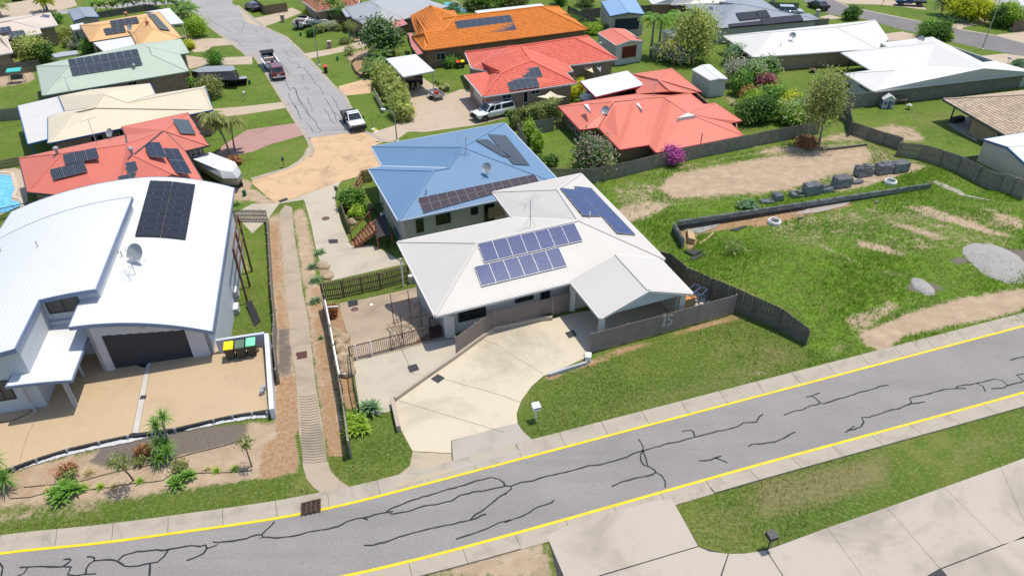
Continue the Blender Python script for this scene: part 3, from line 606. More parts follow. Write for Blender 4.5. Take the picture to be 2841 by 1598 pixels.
    def wall(s, L, oh, mat, z1=None, name='wall', z0=None):
        W = inset(L, oh) if oh else [tuple(p[:2]) for p in L]
        z1 = s.ez-.13 if z1 is None else z1; z0 = s.gz-.4 if z0 is None else z0
        for i in range(len(W)):
            a, b = np.array(W[i]), np.array(W[(i+1) % len(W)])
            d = (b-a)/max(1e-6, np.linalg.norm(b-a)); nn = np.array([d[1], -d[0]])
            a2, b2 = a-nn*.15, b-nn*.15
            m = MB(); L_ = np.linalg.norm(b-a)
            m.prism([a, b, b2, a2], z0, z1); o = m.build(name, mat, s.root)
            uvl = o.data.uv_layers.new(name='UVMap')
            for lp in o.data.loops:
                co = o.data.vertices[lp.vertex_index].co + worldloc(s.root); uvl.data[lp.index].uv = (float(np.dot([co.x-a[0], co.y-a[1]], d)), co.z)
            s.walls.append((np.array([a[0], a[1], z0]), np.array([b[0], b[1], z0]), np.array([nn[0], nn[1], 0])))
        s.W = W
    def on_wall(s, i, px): A, B, n = s.walls[i]; return hplane(px, A, n)
    def bestwall(s, px4):
        """the wall whose outline contains the pixels and faces the camera"""
        best = None; q = np.mean(np.array(px4), 0)
        for i, (A, B, n) in enumerate(s.walls):
            if np.dot(CAM-A, n) <= 0: continue
            P = hplane(q, A, n); t = np.dot((P-A)[:2], (B-A)[:2])/np.dot((B-A)[:2], (B-A)[:2])
            if -.02 < t < 1.02 and s.gz-.5 < P[2] < s.ez+.6:
                dd = np.linalg.norm(P-CAM)
                if best is None or dd < best[0]: best = (dd, i)
        return best[1] if best else None
    def window(s, px4, glass=None, frame=None, name='window', wi=None, mull=1, dep=.05):
        i = s.bestwall(px4) if wi is None else wi
        if i is None: return None
        A, B, n = s.walls[i]; P = [hplane(p, A, n)+n*.02 for p in px4]
        d = (B-A)/np.linalg.norm(B-A); ts = [np.dot(p-A, d) for p in P]; zs = [p[2] for p in P]
        t0, t1 = (ts[0]+ts[3])/2, (ts[1]+ts[2])/2
        if t0 > t1: t0, t1 = t1, t0
        z1, z0 = (zs[0]+zs[1])/2, (zs[2]+zs[3])/2
        if z0 > z1: z0, z1 = z1, z0
        pt = lambda t, z, o: A+d*t+n*o+np.array([0, 0, z-A[2]])
        fr = MB(); w_ = .06
        for a, b in (((t0, z0), (t1, z0)), ((t0, z1), (t1, z1)), ((t0, z0), (t0, z1)), ((t1, z0), (t1, z1))):
            fr.bar(pt(*a, .03), pt(*b, .03), w_, .07, tuple(n))
        for k in range(1, mull+1): tt = t0+(t1-t0)*k/(mull+1); fr.bar(pt(tt, z0, .025), pt(tt, z1, .025), .045, .05, tuple(n))
        f = fr.build(name, frame or WHITE, s.root)
        for k in range(mull+1):
            ta, tb = t0+(t1-t0)*k/(mull+1), t0+(t1-t0)*(k+1)/(mull+1)
            MB().face([pt(ta, z0, .012), pt(tb, z0, .012), pt(tb, z1, .012), pt(ta, z1, .012)]).build('pane', glass or GLASS, f)
        return f
    def face_plane(s, f):
        if isinstance(f, float): return np.array([0, 0, 1.]), np.array([1., 0, 0]), np.array([0, 1., 0]), np.array([0, 0, f])
        P = [s.P[k] for k in f]; return frame_of(P) + (P[0],)
    def solar(s, f, px4, nx, ny, kind='blue', h=.11, gap=.02, parent=None):
        """px4: TL TR BR BL outline of the array in the photo"""
        n, e, sl, P0 = s.face_plane(f); P0 = P0+n*h; Q = [hplane(p, P0, n) for p in px4]; fm, cmt = SOLAR[kind]
        bl = lambda a, b: (Q[0]*(1-a)+Q[1]*a)*(1-b)+(Q[3]*(1-a)+Q[2]*a)*b
        wx = np.linalg.norm(Q[1]-Q[0])/nx; wy = np.linalg.norm(Q[3]-Q[0])/ny
        for i in range(nx):
            for j in range(ny):
                gx, gy = gap/2/wx/nx, gap/2/wy/ny
                co = [bl(i/nx+gx, j/ny+gy), bl((i+1)/nx-gx, j/ny+gy), bl((i+1)/nx-gx, (j+1)/ny-gy), bl(i/nx+gx, (j+1)/ny-gy)]
                co = co[::-1]
                m = MB(); m.hexa([p-n*.04 for p in co], co); o = m.build('solar_panel', fm, s.root)
                b_ = .011; ic = [co[k]+(sum(co)/4-co[k])*(b_*2/min(wx, wy)) + n*.004 for k in range(4)]
                por = wy > wx; uvq = [(0, 0), (6, 0), (6, 10), (0, 10)] if por else [(0, 0), (10, 0), (10, 6), (0, 6)]
                MB().face(ic, uvq).build('cells', cmt, o)
        # mounting rails
        for j in range(ny):
            for q in (.22, .78):
                b = (j+q)/ny; MB().bar(bl(-.008, b)-n*.07, bl(1.008, b)-n*.07, .04, .05, tuple(n)).build('mounting_rail', ALU, s.root)
    def dish(s, px, f, dia=.9, aim=(-.35, -.75, .55), arm=1.0):
        n, e, sl, P0 = s.face_plane(f); B = hplane(px, P0, n); r = link('satellite_dish', None, s.root, Vector(tuple(B))-worldloc(s.root))
        ax = Vector(aim).normalized(); C_ = Vector((0, 0, .62*arm)); m = MB(); m.sm = True; u_ = ax.orthogonal().normalized(); v_ = ax.cross(u_)
        rings = [(0, 0), (.45, .03), (.8, .09), (1, .14)]; 
        for rr, dd in rings[1:]:
            for k in range(18): a = 2*math.pi*k/18; m.v.append(tuple(C_+(u_*math.cos(a)+v_*math.sin(a))*rr*dia/2+ax*dd*dia))
        m.v.append(tuple(C_)); c0 = len(m.v)-1
        for k in range(18): m.f.append((c0, k, (k+1) % 18)); m.uv.append(None)
        for q in range(2):
            for k in range(18): m.f.append((q*18+k, (q+1)*18+k, (q+1)*18+(k+1) % 18, q*18+(k+1) % 18)); m.uv.append(None)
        link('reflector', m.mesh('reflector', GREYM), r)
        tip = C_+ax*.62*dia-Vector((0, 0, .1)); st = MB(); st.tube([(0, 0, -.05), (0, 0, .35), tuple(C_-ax*.05)], .028, 6); st.tube([tuple(C_+Vector((0, 0, -.42*dia))+ax*.1), tuple(tip)], .016, 6); st.bar(tuple(tip-ax*.07), tuple(tip+ax*.05), .07)
        st.tube([(0, 0, .3), tuple(Vector((.35, .1, -.1)))], .014, 5); st.tube([(0, 0, .3), tuple(Vector((-.35, .1, -.1)))], .014, 5)
        link('mount', st.mesh('mount', GREYM), r); return r
    def antenna(s, px, f, h=1.9, yaw=.6, tilt=.15):
        n, e, sl, P0 = s.face_plane(f); B = Vector(tuple(hplane(px, P0, n))); m = MB(); d = Vector((math.cos(yaw), math.sin(yaw), tilt)).normalized(); x = d.cross(Vector((0, 0, 1))).normalized()
        m.tube([B-Vector((0, 0, .1)), B+Vector((0, 0, h))], .022, 6); t = B+Vector((0, 0, h-.08)); m.tube([t-d*.7, t+d*.8], .014, 5)
        for k in range(7): q = t+d*(-.65+.23*k); L_ = .62-.05*k; m.tube([q-x*L_, q+x*L_], .010, 4)
        q = t-d*.75; m.tube([q-Vector((0, 0, .28)), q+Vector((0, 0, .28))], .01, 4)
        for a in (-1, 1): m.tube([B+Vector((0, 0, h*.45)), B+x*a*.45+Vector((0, 0, -.02))], .011, 4)
        return m.build('antenna', GREYM, s.root)
    def pipe(s, px, f, h=.45, r=.05, mat=None, cap=False):
        n, e, sl, P0 = s.face_plane(f); B = hplane(px, P0, n); m = MB(); m.lathe([(r, -.08), (r, h)] + ([(r*1.6, h), (r*1.9, h+.1), (r*1.3, h+.22), (r*.4, h+.27)] if cap else []), 12, B); return m.build('roof_vent' if cap else 'vent_pipe', mat or GREYM, s.root)
    def post(s, p, top, w_=.1, mat=None, base=None):
        P = G(p) if base is None else hz(p, base); return MB().box(P[0]-w_/2, P[0]+w_/2, P[1]-w_/2, P[1]+w_/2, P[2]-.05, top).build('post', mat or WHITE, s.root)
def glassmat(name, col=(.012, .014, .017), rough=.06, spec=.6):
    if name in MATS: return MATS[name]
    t = NT(name); n = t.noise(1.3, 3, .5); MATS[name] = t.out(t.ramp(n, [(.35, sc3(col, .6)), (.7, sc3(col, 1.8))]), rough, None, 0, spec); return MATS[name]
GLASS = glassmat('window_glass'); GREYM = M('galvanised', (.36, .37, .38), .12, 5, .45, .4); ALU = M('aluminium', (.45, .45, .46), .05, 4, .4, .5)
def cellmat(name, cell, line, lw, gloss, vcell=None):
    t = NT(name); uv = t.n('UVMap').outputs[0]; sx = t.n('SeparateXYZ'); t.l(uv, sx.inputs[0]); fac = None
    for o in (0, 1):
        fr = t.math('FRACT', sx.outputs[o]); a = t.math('ABSOLUTE', t.math('SUBTRACT', fr, .5)); b = t.math('GREATER_THAN', a, .5-lw); fac = b if fac is None else t.math('MAXIMUM', fac, b)
    n = t.noise(6, 3, .6); cc = t.ramp(n, [(.35, sc3(cell, .75)), (.65, sc3(cell, 1.3))]); cc = t.mix(fac, cc, line)
    m = t.out(cc, gloss, None, 0, .3); MATS[name] = m; return m
DFR = M('panel_frame', (.24, .24, .25), .05, 4, .5, .3)
SOLAR = {'blue': (ALU, cellmat('cells_blue', (.010, .028, .13), (.14, .18, .28), .03, .3)), 'mono': (DFR, cellmat('cells_mono', (.010, .012, .024), (.055, .06, .075), .05, .22)),
         'striped': (DFR, cellmat('cells_striped', (.010, .013, .022), (.12, .14, .17), .09, .2)), 'black': (M('black_frame', (.018, .018, .022), .1, 3, .4), cellmat('cells_black', (.020, .019, .026), (.026, .025, .032), .05, .3)), 'purple': (DFR, cellmat('cells_purple', (.020, .014, .026), (.16, .13, .14), .045, .22))}
def brick(name, col, mortar, col2=None):
    t = NT(name); uv = t.n('UVMap').outputs[0]; b = t.n('TexBrick'); b.inputs['Scale'].default_value = 1; b.inputs['Brick Width'].default_value = .24; b.inputs['Row Height'].default_value = .086; b.inputs['Mortar Size'].default_value = .010
    b.inputs['Color1'].default_value = (*col, 1); b.inputs['Color2'].default_value = (*(col2 or sc3(col, .55)), 1); b.inputs['Mortar'].default_value = (*mortar, 1); t.l(uv, b.inputs['Vector'])
    cc = t.mix(.35, b.outputs['Color'], t.ramp(t.noise(2.5, 5, .7), [(.3, sc3(col, .5)), (.7, sc3(col, 1.5))])); return t.out(cc, .85, t.bump(b.outputs['Fac'], -.4, .008), 0, .2)
def tilemat(name, col, k=.12):
    t = NT(name); uv = t.n('UVMap').outputs[0]; sx = t.n('SeparateXYZ'); t.l(uv, sx.inputs[0]); ph = t.math('MULTIPLY', sx.outputs[0], 2*math.pi/.30)
    row = t.math('FLOOR', sx.outputs[1]); colm = t.math('FLOOR', t.math('MULTIPLY', sx.outputs[0], 1/.30)); cb = t.n('CombineXYZ'); t.l(colm, cb.inputs[0]); t.l(row, cb.inputs[1]); wn = t.n('TexWhiteNoise', noise_dimensions='2D'); t.l(cb.outputs[0], wn.inputs['Vector'])
    cc = t.ramp(wn.outputs['Value'], [(0, sc3(col, 1-k)), (1, sc3(col, 1+k))]); cc = t.mix(t.math('MULTIPLY', t.step(t.noise(.6, 6, .7), .5, .75), .35), cc, sc3(col, .66))
    return t.out(cc, .75, t.bump(t.math('SINE', ph), .8, .03), 0, .2)
m_w15 = ribmat('roof_white', (.50, .475, .435), .22, .012, .03, .5, .10); m_blue = ribmat('roof_blue', (.12, .215, .345), .20, .02, .05, .45, .1); m_cream = ribmat('roof_cream', (.59, .51, .375), .28, .04, .03, .5, .06); m_green = ribmat('roof_green', (.38, .44, .355), .20, .012, .03, .5, .14)
m_salmon = ribmat('roof_salmon', (.53, .145, .102), .20, .014, .05, .55, .16); m_coral = ribmat('roof_coral', (.57, .165, .112), .20, .012, .05, .55, .12); m_peach = ribmat('roof_peach', (.62, .36, .155), .20, .01, .03, .55, .08); m_beige = ribmat('roof_beige', (.53, .445, .375), .2, .01, .03, .5, .08)
m_grey = ribmat('roof_grey', (.34, .345, .355), .25, .03, .04, .45, .12); m_bluegrey = ribmat('roof_bluegrey', (.24, .26, .30), .22, .016, .05, .5, .12); m_pure = ribmat('roof_pure_white', (.57, .575, .58), .3, .012, .02, .45, .03); m_offw = ribmat('roof_offwhite', (.57, .555, .525), .22, .010, .03, .5, .10); m_ltblue = ribmat('roof_light_blue', (.20, .32, .49), .22, .014, .05, .45, .1); m_pinkr = ribmat('roof_pink', (.45, .16, .135), .2, .01, .05, .5, .1)
m_torange = tilemat('tiles_orange', (.55, .175, .03)); m_tred = tilemat('tiles_red', (.59, .135, .095), .12); m_tbrown = tilemat('tiles_brown', (.34, .145, .09)); m_ttan = tilemat('tiles_tan', (.41, .32, .23), .22)
w_render = M('render_offwhite', (.50, .485, .455), .05, 1, .8, bump=.05); w_grey = M('render_grey', (.36, .37, .385), .06, 1, .8); w_lilac = M('render_pale_blue', (.46, .48, .52), .05, 1, .8); w_beige = M('render_beige', (.50, .44, .37), .06, 1, .8); w_cream = M('wall_cream', (.60, .52, .38), .06, 1, .8)
w_brick = brick('brick_brown', (.26, .145, .085), (.38, .33, .27)); w_brick2 = brick('brick_pinkish', (.36, .22, .16), (.42, .36, .30)); w_brick3 = brick('brick_tan', (.36, .26, .15), (.42, .36, .28)); w_colour = ribmat('wall_sheet', (.42, .385, .34), .25, .02); w_sheetw = ribmat('wall_sheet_white', (.55, .54, .51), .2, .02)
t_blue = M('trim_blue', (.035, .10, .23), .1, 2, .4); t_slate = M('trim_slate', (.17, .22, .33), .08, 2, .4); t_dark = M('trim_dark', (.05, .05, .055), .1, 2, .5); t_red = M('trim_red', (.26, .03, .035), .1, 2, .5)
# ---------------------------------------------------------------- number fifteen (white hip roof with carport)
H15 = House('house', 'white hip-roofed house with blue solar panels and carport behind the slatted fence numbered 15', 'house', 2.45,
 dict(A=('11', 1463, 980), B=('21', 1840, 270), D=('12', 1605, 1150), E=('12', 765, 295), F=('11', 2420, 480), G=('12', 80, 735)),
 dict(R1=('11', 2265, 990, 1.5), R2=('12', 745, 765, 1.5), R3=('12', 535, 455, 1.5)),
 [('A', 'B', 'R1'), ('B', 'D', 'R2', 'R1'), ('D', 'E', 'R3', 'R2'), ('E', 'F', 'R3'), ('F', 'G', 'R2', 'R3'), ('G', 'A', 'R1', 'R2')], m_w15, w_render, M('gutter_offwhite', (.60, .57, .54), .05, 2, .5), oh=.8)
fp = lambda rc, *p: c(rc, *p)
H15.solar(('B', 'D', 'R2', 'R1'), c('11', 2266,998) and [c('11', 2266,998), c('12', 700,790), c('12', 787,970), c('11', 2332,1190)], 7, 1, 'blue')
H15.solar(('B', 'D', 'R2', 'R1'), [c('11', 2230,1228), c('12', 545,1035), c('12', 630,1222), c('11', 2305,1428)], 6, 1, 'blue')
H15.solar(('D', 'E', 'R3', 'R2'), [c('12', 555,438), c('12', 740,460), c('12', 972,722), c('12', 790,712)], 1, 4, 'blue')
H15.solar(('D', 'E', 'R3', 'R2'), [c('12', 697,420), c('12', 870,440), c('12', 1320,910), c('12', 1135,890)], 1, 7, 'blue')
H15.antenna(c('12', 258, 835), ('G', 'A', 'R1', 'R2'), 2.1, 1.0); H15.pipe(c('12', 855, 735), ('D', 'E', 'R3', 'R2'), .4, .05, WHITE)
for q in ((2070,232, 2340,165, 2342,270, 2075,338),): H15.window(c('21', *q), mull=0, frame=t_dark)
m_fr = t_dark
for q in ((108,110, 282,65, 288,98, 108,145), (362,42, 448,22, 450,85, 362,112)): H15.window(c('22', *q), mull=1, frame=t_dark)
# carport wing
CPT = House('carport', 'open gabled carport with white metal roof joined to house fifteen', 'carport', 2.45,
 dict(C=('12', 657, 1368), FL=('22', 965, 292), FR=('22', 1885, 45), Q=('12', 1560, 1152)), dict(P1=('22', 1448, 15, 1.0), P2=('12', 1120, 1108, 1.06)),
 [('C', 'FL', 'P1', 'P2'), ('P1', 'FR', 'Q', 'P2')], m_w15, None, MATS['gutter_offwhite'])
_p = CPT.P; gm_ = MB(); fl, fr_, ap = _p['FL'], _p['FR'], _p['P1']; inw = (_p['C']-fl)/np.linalg.norm(_p['C']-fl)*.30
a_, b_, p_ = fl+inw+(fr_-fl)*.03-[0, 0, .22], fr_+inw-(fr_-fl)*.03-[0, 0, .22], ap+inw-[0, 0, .16]
gm_.hexa([a_+inw*.3, b_+inw*.3, b_, a_][::-1], [a_+inw*.3+[0, 0, .1], b_+inw*.3+[0, 0, .1], b_+[0, 0, .1], a_+[0, 0, .1]][::-1])
gm_.face([a_, b_, p_]); gm_.face([a_+inw*.3, p_+inw*.3, b_+inw*.3]); gm_.build('gable', M('gable_cladding', (.42, .46, .48), .04, 1, .7), CPT.root)
for q, wd in ((fl+inw*1.4+(fr_-fl)*.055, .34), (fr_+inw*1.4-(fr_-fl)*.055, .34), (_p['C']+(fr_-fl)*.04+inw*.2, .4)):
    MB().box(q[0]-wd/2, q[0]+wd/2, q[1]-wd/2, q[1]+wd/2, TZ(q[0], q[1])-.3, 2.28).build('pillar', w_render, CPT.root)
bw0, bw1 = _p['C']+(fr_-fl)*.05, _p['Q']-(fr_-fl)*.05; MB().prism([bw0[:2], bw1[:2], bw1[:2]+inw[:2]*.3, bw0[:2]+inw[:2]*.3], -1, 2.28).build('back_wall', w_beige, CPT.root)
sw0, sw1 = fr_+inw*3-(fr_-fl)*.04, _p['Q']-(fr_-fl)*.05; MB().prism([sw0[:2], sw1[:2], sw1[:2]-(fr_-fl)[:2]*.025, sw0[:2]-(fr_-fl)[:2]*.025], -1, 2.28).build('side_wall', w_beige, CPT.root)
# hot water unit, entry deck and balcony on the left side of number fifteen
hwp = hplane(c('21', 1990, 500), H15.walls[1][0], H15.walls[1][2]) if len(H15.walls) > 1 else g('21', 1990, 500)
hw = g('21', 1990, 498); MB().box(hw[0]-.32, hw[0]+.32, hw[1]-.02, hw[1]+.45, hw[2], hw[2]+1.75).build('meter_box', w_render, None, 'tall off-white service cabinet against the front wall of house fifteen', 'service cabinet')
# ---------------------------------------------------------------- blue roofed house
BL = House('house', 'blue metal hip-roofed house beside the orange cul-de-sac', 'house', .3,
 dict(T1=('11', 1200, 25), N=('11', 1310, 222), W2=('11', 1172, 252), SW=('11', 1470, 768), SE=('Z0', 1563.6, 515.4), NE=('Z0', 1399, 341)),
 dict(Rb=('11', 1825, 268, 1.5), Ra=('pl', '11', 2115, 30, 'SW', 'SE', 'Rb'), Rc=('pl', '11', 1975, 240, 'SW', 'SE', 'Rb')),
 [('T1', 'N', 'Rc', 'Ra'), ('N', 'W2', 'Rb', 'Rc'), ('W2', 'SW', 'Rb'), ('SW', 'SE', 'Ra', 'Rc', 'Rb'), ('SE', 'NE', 'Ra'), ('NE', 'T1', 'Ra')], m_blue, w_beige, M('gutter_bluegrey', (.42, .46, .52), .05, 2, .5), oh=.55)
ff = ('SW', 'SE', 'Ra', 'Rc', 'Rb')
BL.solar(ff, [c('11', 1665,540), c('12', 305,302), c('12', 345,372), c('11', 1720,690)], 13, 2, 'purple', .1)
BL.solar(('SE', 'NE', 'Ra'), [(1319, 389), (1353, 386), (1424, 440), (1394, 433)], 1, 3, 'mono', .1); BL.solar(('SE', 'NE', 'Ra'), [(1354, 372), (1404, 376), (1470, 458), (1424, 455)], 2, 4, 'mono', .1)
BL.dish(c('11', 2362, 305), ff, .85); BL.antenna(c('11', 2150, 95), ff, 1.5, .2); BL.pipe(c('11', 1748, 505), ff, .5, .05)
for q in ((1640,742, 1712,730, 1722,880, 1655,885), (1842,690, 1985,672, 1990,785, 1850,812), (2195,632, 2262,618, 2266,698, 2200,710), (2325,590, 2425,570, 2430,765, 2340,780)): BL.window(c('11', *q), mull=0, frame=t_dark, name='window')
BL.window(c('11', 1422,785, 1452,850, 1510,962, 1440,940), mull=0, glass=t_blue, frame=w_beige, name='garage_door')
# ---------------------------------------------------------------- left neighbour: curved white roofs
DZ = .30; P1 = hz(c('20', 1045,835), DZ); P2 = hz(c('20', 1990,690), DZ); AD = (P2-P1)[:2]/np.linalg.norm((P2-P1)[:2]); BD = np.array([-AD[1], AD[0]])
def ab(a, b, z): q = P1[:2]+AD*a+BD*b; return np.array([q[0], q[1], z])
LHR = thing('house', ab(-1, 6, -1), 'white house with curved vaulted roofs and wide dark garage door', 'house')
zm = lambda a: 4.12-(.0357 if a > -.3 else .020)*(a+.3)**2; zu = lambda a: 4.97-.024*(a-.65)**2; zp = lambda a: 2.78-.02*(a+3.3)**2-.02*(a+3.3)
def vault(name, zf, a0, a1, b0, b1, th=.22, n=18, mat=None, sides=(-1, 1), rb=None, lb=None):
    m = MB(); A_ = np.linspace(a0, a1, n+1); L_ = 0
    for i in range(n):
        p, q = A_[i], A_[i+1]; m.face([ab(p, b0, zf(p)), ab(q, b0, zf(q)), ab(q, b1, zf(q)), ab(p, b1, zf(p))], [(p, b0), (q, b0), (q, b1), (p, b1)])
        m.face([ab(p, b0, zf(p)-.1), ab(p, b1, zf(p)-.1), ab(q, b1, zf(q)-.1), ab(q, b0, zf(q)-.1)])
    r = m.build(name, mat or m_pure, LHR); f = MB()
    for i in range(n):
        p, q = A_[i], A_[i+1]
        for b, o in ((b0, -1), (b1, 1)): f.hexa([ab(p, b, zf(p)-th), ab(q, b, zf(q)-th), ab(q, b+.05*o, zf(q)-th), ab(p, b+.05*o, zf(p)-th)][::-o], [ab(p, b, zf(p)+.02), ab(q, b, zf(q)+.02), ab(q, b+.05*o, zf(q)+.02), ab(p, b+.05*o, zf(p)+.02)][::-o])
    for a, o in ((a0, -1), (a1, 1)):
        e0, e1 = (rb if o > 0 else lb) or (b0-.05, b1+.05)
        if o in sides: MB().bar(ab(a+.03*o, e0, zf(a)-th/2+.01), ab(a+.03*o, e1, zf(a)-th/2+.01), .06, th).build('fascia', t_slate, LHR)
    f.build('fascia', t_slate, LHR); return r
vault('roof', zm, -.5, 6.6, -.5, 18.2, lb=(-.5, 2.0)); vault('roof', zm, -9.3, -.5, 2.4, 18.2, .2, 12, sides=(-1,))
vault('upper_roof', zu, -2.40, .65, 1.7, 13.15, .26, 10, sides=(1,)); vault('upper_roof', zu, -12, -2.40, -2.7, 13.15, .26, 12, sides=(1,), rb=(-2.7, 1.65)); vault('porch_roof', zp, -3.35, -.3, -3.2, 2.7, .16, 8)
def lw(name, a0, b0, a1, b1, z0, z1, mat=w_lilac, th=.2):      # a wall; z1 number or (start,end)
    d = np.array([a1-a0, b1-b0]); d = d/np.linalg.norm(d); n = np.array([-d[1], d[0]])*th; q = [ab(a0, b0, 0)[:2], ab(a1, b1, 0)[:2], ab(a1+n[0], b1+n[1], 0)[:2], ab(a0+n[0], b0+n[1], 0)[:2]]
    z = z1 if hasattr(z1, '__len__') else (z1, z1); return MB().prism(q, z0, [z[0], z[1], z[1], z[0]]).build(name, mat, LHR)
def frontwall(a0, a1, zb, zf, b=0.0, cut=None):
    A_ = np.linspace(a0, a1, 15)
    for p, q in zip(A_[:-1], A_[1:]): lw('wall', p, b, q, b, zb, (zf(p)-.1, zf(q)-.1))
DA0, DA1, DTZ = .62, 5.02, DZ+2.55
w_gar = M('render_lavender', (.47, .465, .50), .05, 1, .8)
for p, q in ((0.0, DA0), (DA1, 6.2)):
    lw('wall', p, 0, q, 0, -1.5, (zm(p)-.1, zm(q)-.1), w_gar)
for p, q in zip(np.linspace(DA0, DA1, 9)[:-1], np.linspace(DA0, DA1, 9)[1:]): lw('wall', p, 0, q, 0, DTZ-.1*(p-DA0), (zm(p)-.1, zm(q)-.1), w_gar)
gdm = MB(); m_door = M('garage_door_charcoal', (.042, .042, .052), .12, 2, .5)
gd = link('garage_door', None, LHR)
for k in range(26):
    z0_, z1_ = DZ+k*.098, DZ+(k+1)*.098-.012; q = [ab(DA0, .14, 0)[:2], ab(DA1, .14, 0)[:2], ab(DA1, .18, 0)[:2], ab(DA0, .18, 0)[:2]]; MB().prism(q, z0_, z1_).build('door_slat', m_door, gd)
lw('door_back', DA0, .20, DA1, .20, DZ-.3, DTZ+.05, t_dark, .05)
lp_ = ab(2.9, -.1, DTZ+.28); MB().box(lp_[0]-.14, lp_[0]+.14, lp_[1]-.05, lp_[1]+.1, lp_[2]-.06, lp_[2]+.1).build('wall_light', GREYM, LHR)
lw('wall', 6.2, 0, 6.2, 17.4, -3.6, zm(6.2)-.12); lw('wall', 0, 2.7, 0, 0, -1, zm(0)-.12, w_gar); lw('wall', 6.2, 17.4, -9, 17.4, -4, (zm(6.2)-.1, zm(-9)-.1))
for p, q in zip(np.linspace(-2.7, .4, 7)[:-1], np.linspace(-2.7, .4, 7)[1:]): lw('wall', p, 2.1, q, 2.1, -.5, (zu(p)-.12, zu(q)-.12))
lw('wall', -2.68, 2.1, -2.68, -2.3, -.5, zu(-2.68)-.12)
for p, q in zip(np.linspace(-11, -2.68, 9)[:-1], np.linspace(-11, -2.68, 9)[1:]): lw('wall', p, -2.3, q, -2.3, -.5, (zu(p)-.12, zu(q)-.12), w_lilac)
lw('wall', .4, 12.8, .4, 2.1, 3.6, zu(.4)-.12); lw('wall', .4, 12.8, -9, 12.8, 2.0, (zu(.15)-.1, zu(-9)-.1))
m_blind = M('window_blind', (.10, .09, .08), .1, 4, .5)
def lwin(a0, b0, a1, b1, z0, z1, out, mat=None):
    o = np.array(out)*.03; A_, B_ = ab(a0+o[0], b0+o[1], 0), ab(a1+o[0], b1+o[1], 0); f = MB()
    for s_, e_ in (((A_, z0), (B_, z0)), ((A_, z1), (B_, z1)), ((A_, z0), (A_, z1)), ((B_, z0), (B_, z1)), (((A_+B_)/2, z0), ((A_+B_)/2, z1))): f.bar([*s_[0][:2], s_[1]], [*e_[0][:2], e_[1]], .06, .06)
    w_ = f.build('window', t_dark, LHR); MB().face([(*A_[:2], z0), (*B_[:2], z0), (*B_[:2], z1), (*A_[:2], z1)]).build('pane', mat or m_blind, w_)
lwin(-2.3, 2.1, -.6, 2.1, 3.5, 4.4, (0, -1)); lwin(-2.68, -1.9, -2.68, -1.25, 3.3, 4.05, (1, 0)); lwin(-4.7, -2.3, -3.7, -2.3, DZ+.9, DZ+2.2, (0, -1)); lwin(6.2, 3.2, 6.2, 5.0, 1.2, 2.3, (1, 0), GLASS); lwin(6.2, 6.4, 6.2, 8.2, 1.2, 2.3, (1, 0), GLASS)
for px, top in (((355, 1235), 2.6), ((755, 1188), 2.5), ((776, 1176), 2.5), ((842, 882), 2.5)):
    q = hz(c('20', *px), DZ); MB().box(q[0]-.05, q[0]+.05, q[1]-.05, q[1]+.05, DZ, top).build('post', w_grey, LHR)
lw('wall', 0, 2.1, -2.68, 2.1, -.5, 3.0); 
# panels, dish, aerial and vents on the curved roof
def vpt(px, zf):                      # pixel on a vaulted roof
    p = hz(px, 4.0)
    for _ in range(12): a = (p-P1)[:2] @ AD; p = hz(px, zf(a))
    return p
def vpanel(px4, nx, ny):
    Q = [vpt(p, zm) for p in px4]; AB = [((q-P1)[:2]@AD, (q-P1)[:2]@BD) for q in Q]; bl = lambda i, j: np.array(AB[0])*(1-i)*(1-j)+np.array(AB[1])*i*(1-j)+np.array(AB[2])*i*j+np.array(AB[3])*(1-i)*j
    for i in range(nx):
        for j in range(ny):
            co = []
            for x, y in ((i+.012, j+.985), (i+.988, j+.985), (i+.988, j+.015), (i+.012, j+.015)): a, b = bl(x/nx, y/ny); co.append(ab(a, b, zm(a)+.13))
            o = MB().hexa([p-np.array([0, 0, .04]) for p in co], co).build('solar_panel', SOLAR['black'][0], LHR); ic = [p+(sum(co)/4-p)*.05+np.array([0, 0, .005]) for p in co]; MB().face(ic, [(0, 0), (10, 0), (10, 6), (0, 6)]).build('cells', SOLAR['black'][1], o)
            for u_ in (.25, .75): cp = co[3]*(1-u_)+co[2]*u_; MB().bar(cp+[0, 0, 0], cp+[0, 0, .03], .05).build('clamp', ALU, o)
vpanel(c('10', 1512,380, 1970,420, 1872,972, 1360,938), 2, 8)
class _F: pass
FH = _F(); FH.root = LHR; _n = np.array([0, 0, 1.0])
FH.face_plane = lambda f: (_n, np.array([1, 0, 0.]), np.array([0, 1, 0.]), f)
q = vpt(c('10', 1405,1180), zm); House.dish(FH, c('10', 1405,1180), q, 1.15, (-.2, -.75, .5), 1.1)
q = vpt(c('10', 1360,1310), zm); House.antenna(FH, c('10', 1360,1310), q, 1.5, 2.2, .2)
for px in ((1160,1095), (1318,1120)): q = vpt(c('10', *px), zm); MB().lathe([(.16, -.1), (.16, .12), (.24, .14), (.20, .26), (.05, .3)], 12, q).build('roof_vent', GREYM, LHR)
for px, zf in (((380,1030), zu), ((1230,1130), zm), ((12,1075), zu)): q = vpt(c('10', *px), zf); MB().lathe([(.045, -.1), (.045, .45)], 8, q).build('vent_pipe', WHITE, LHR)
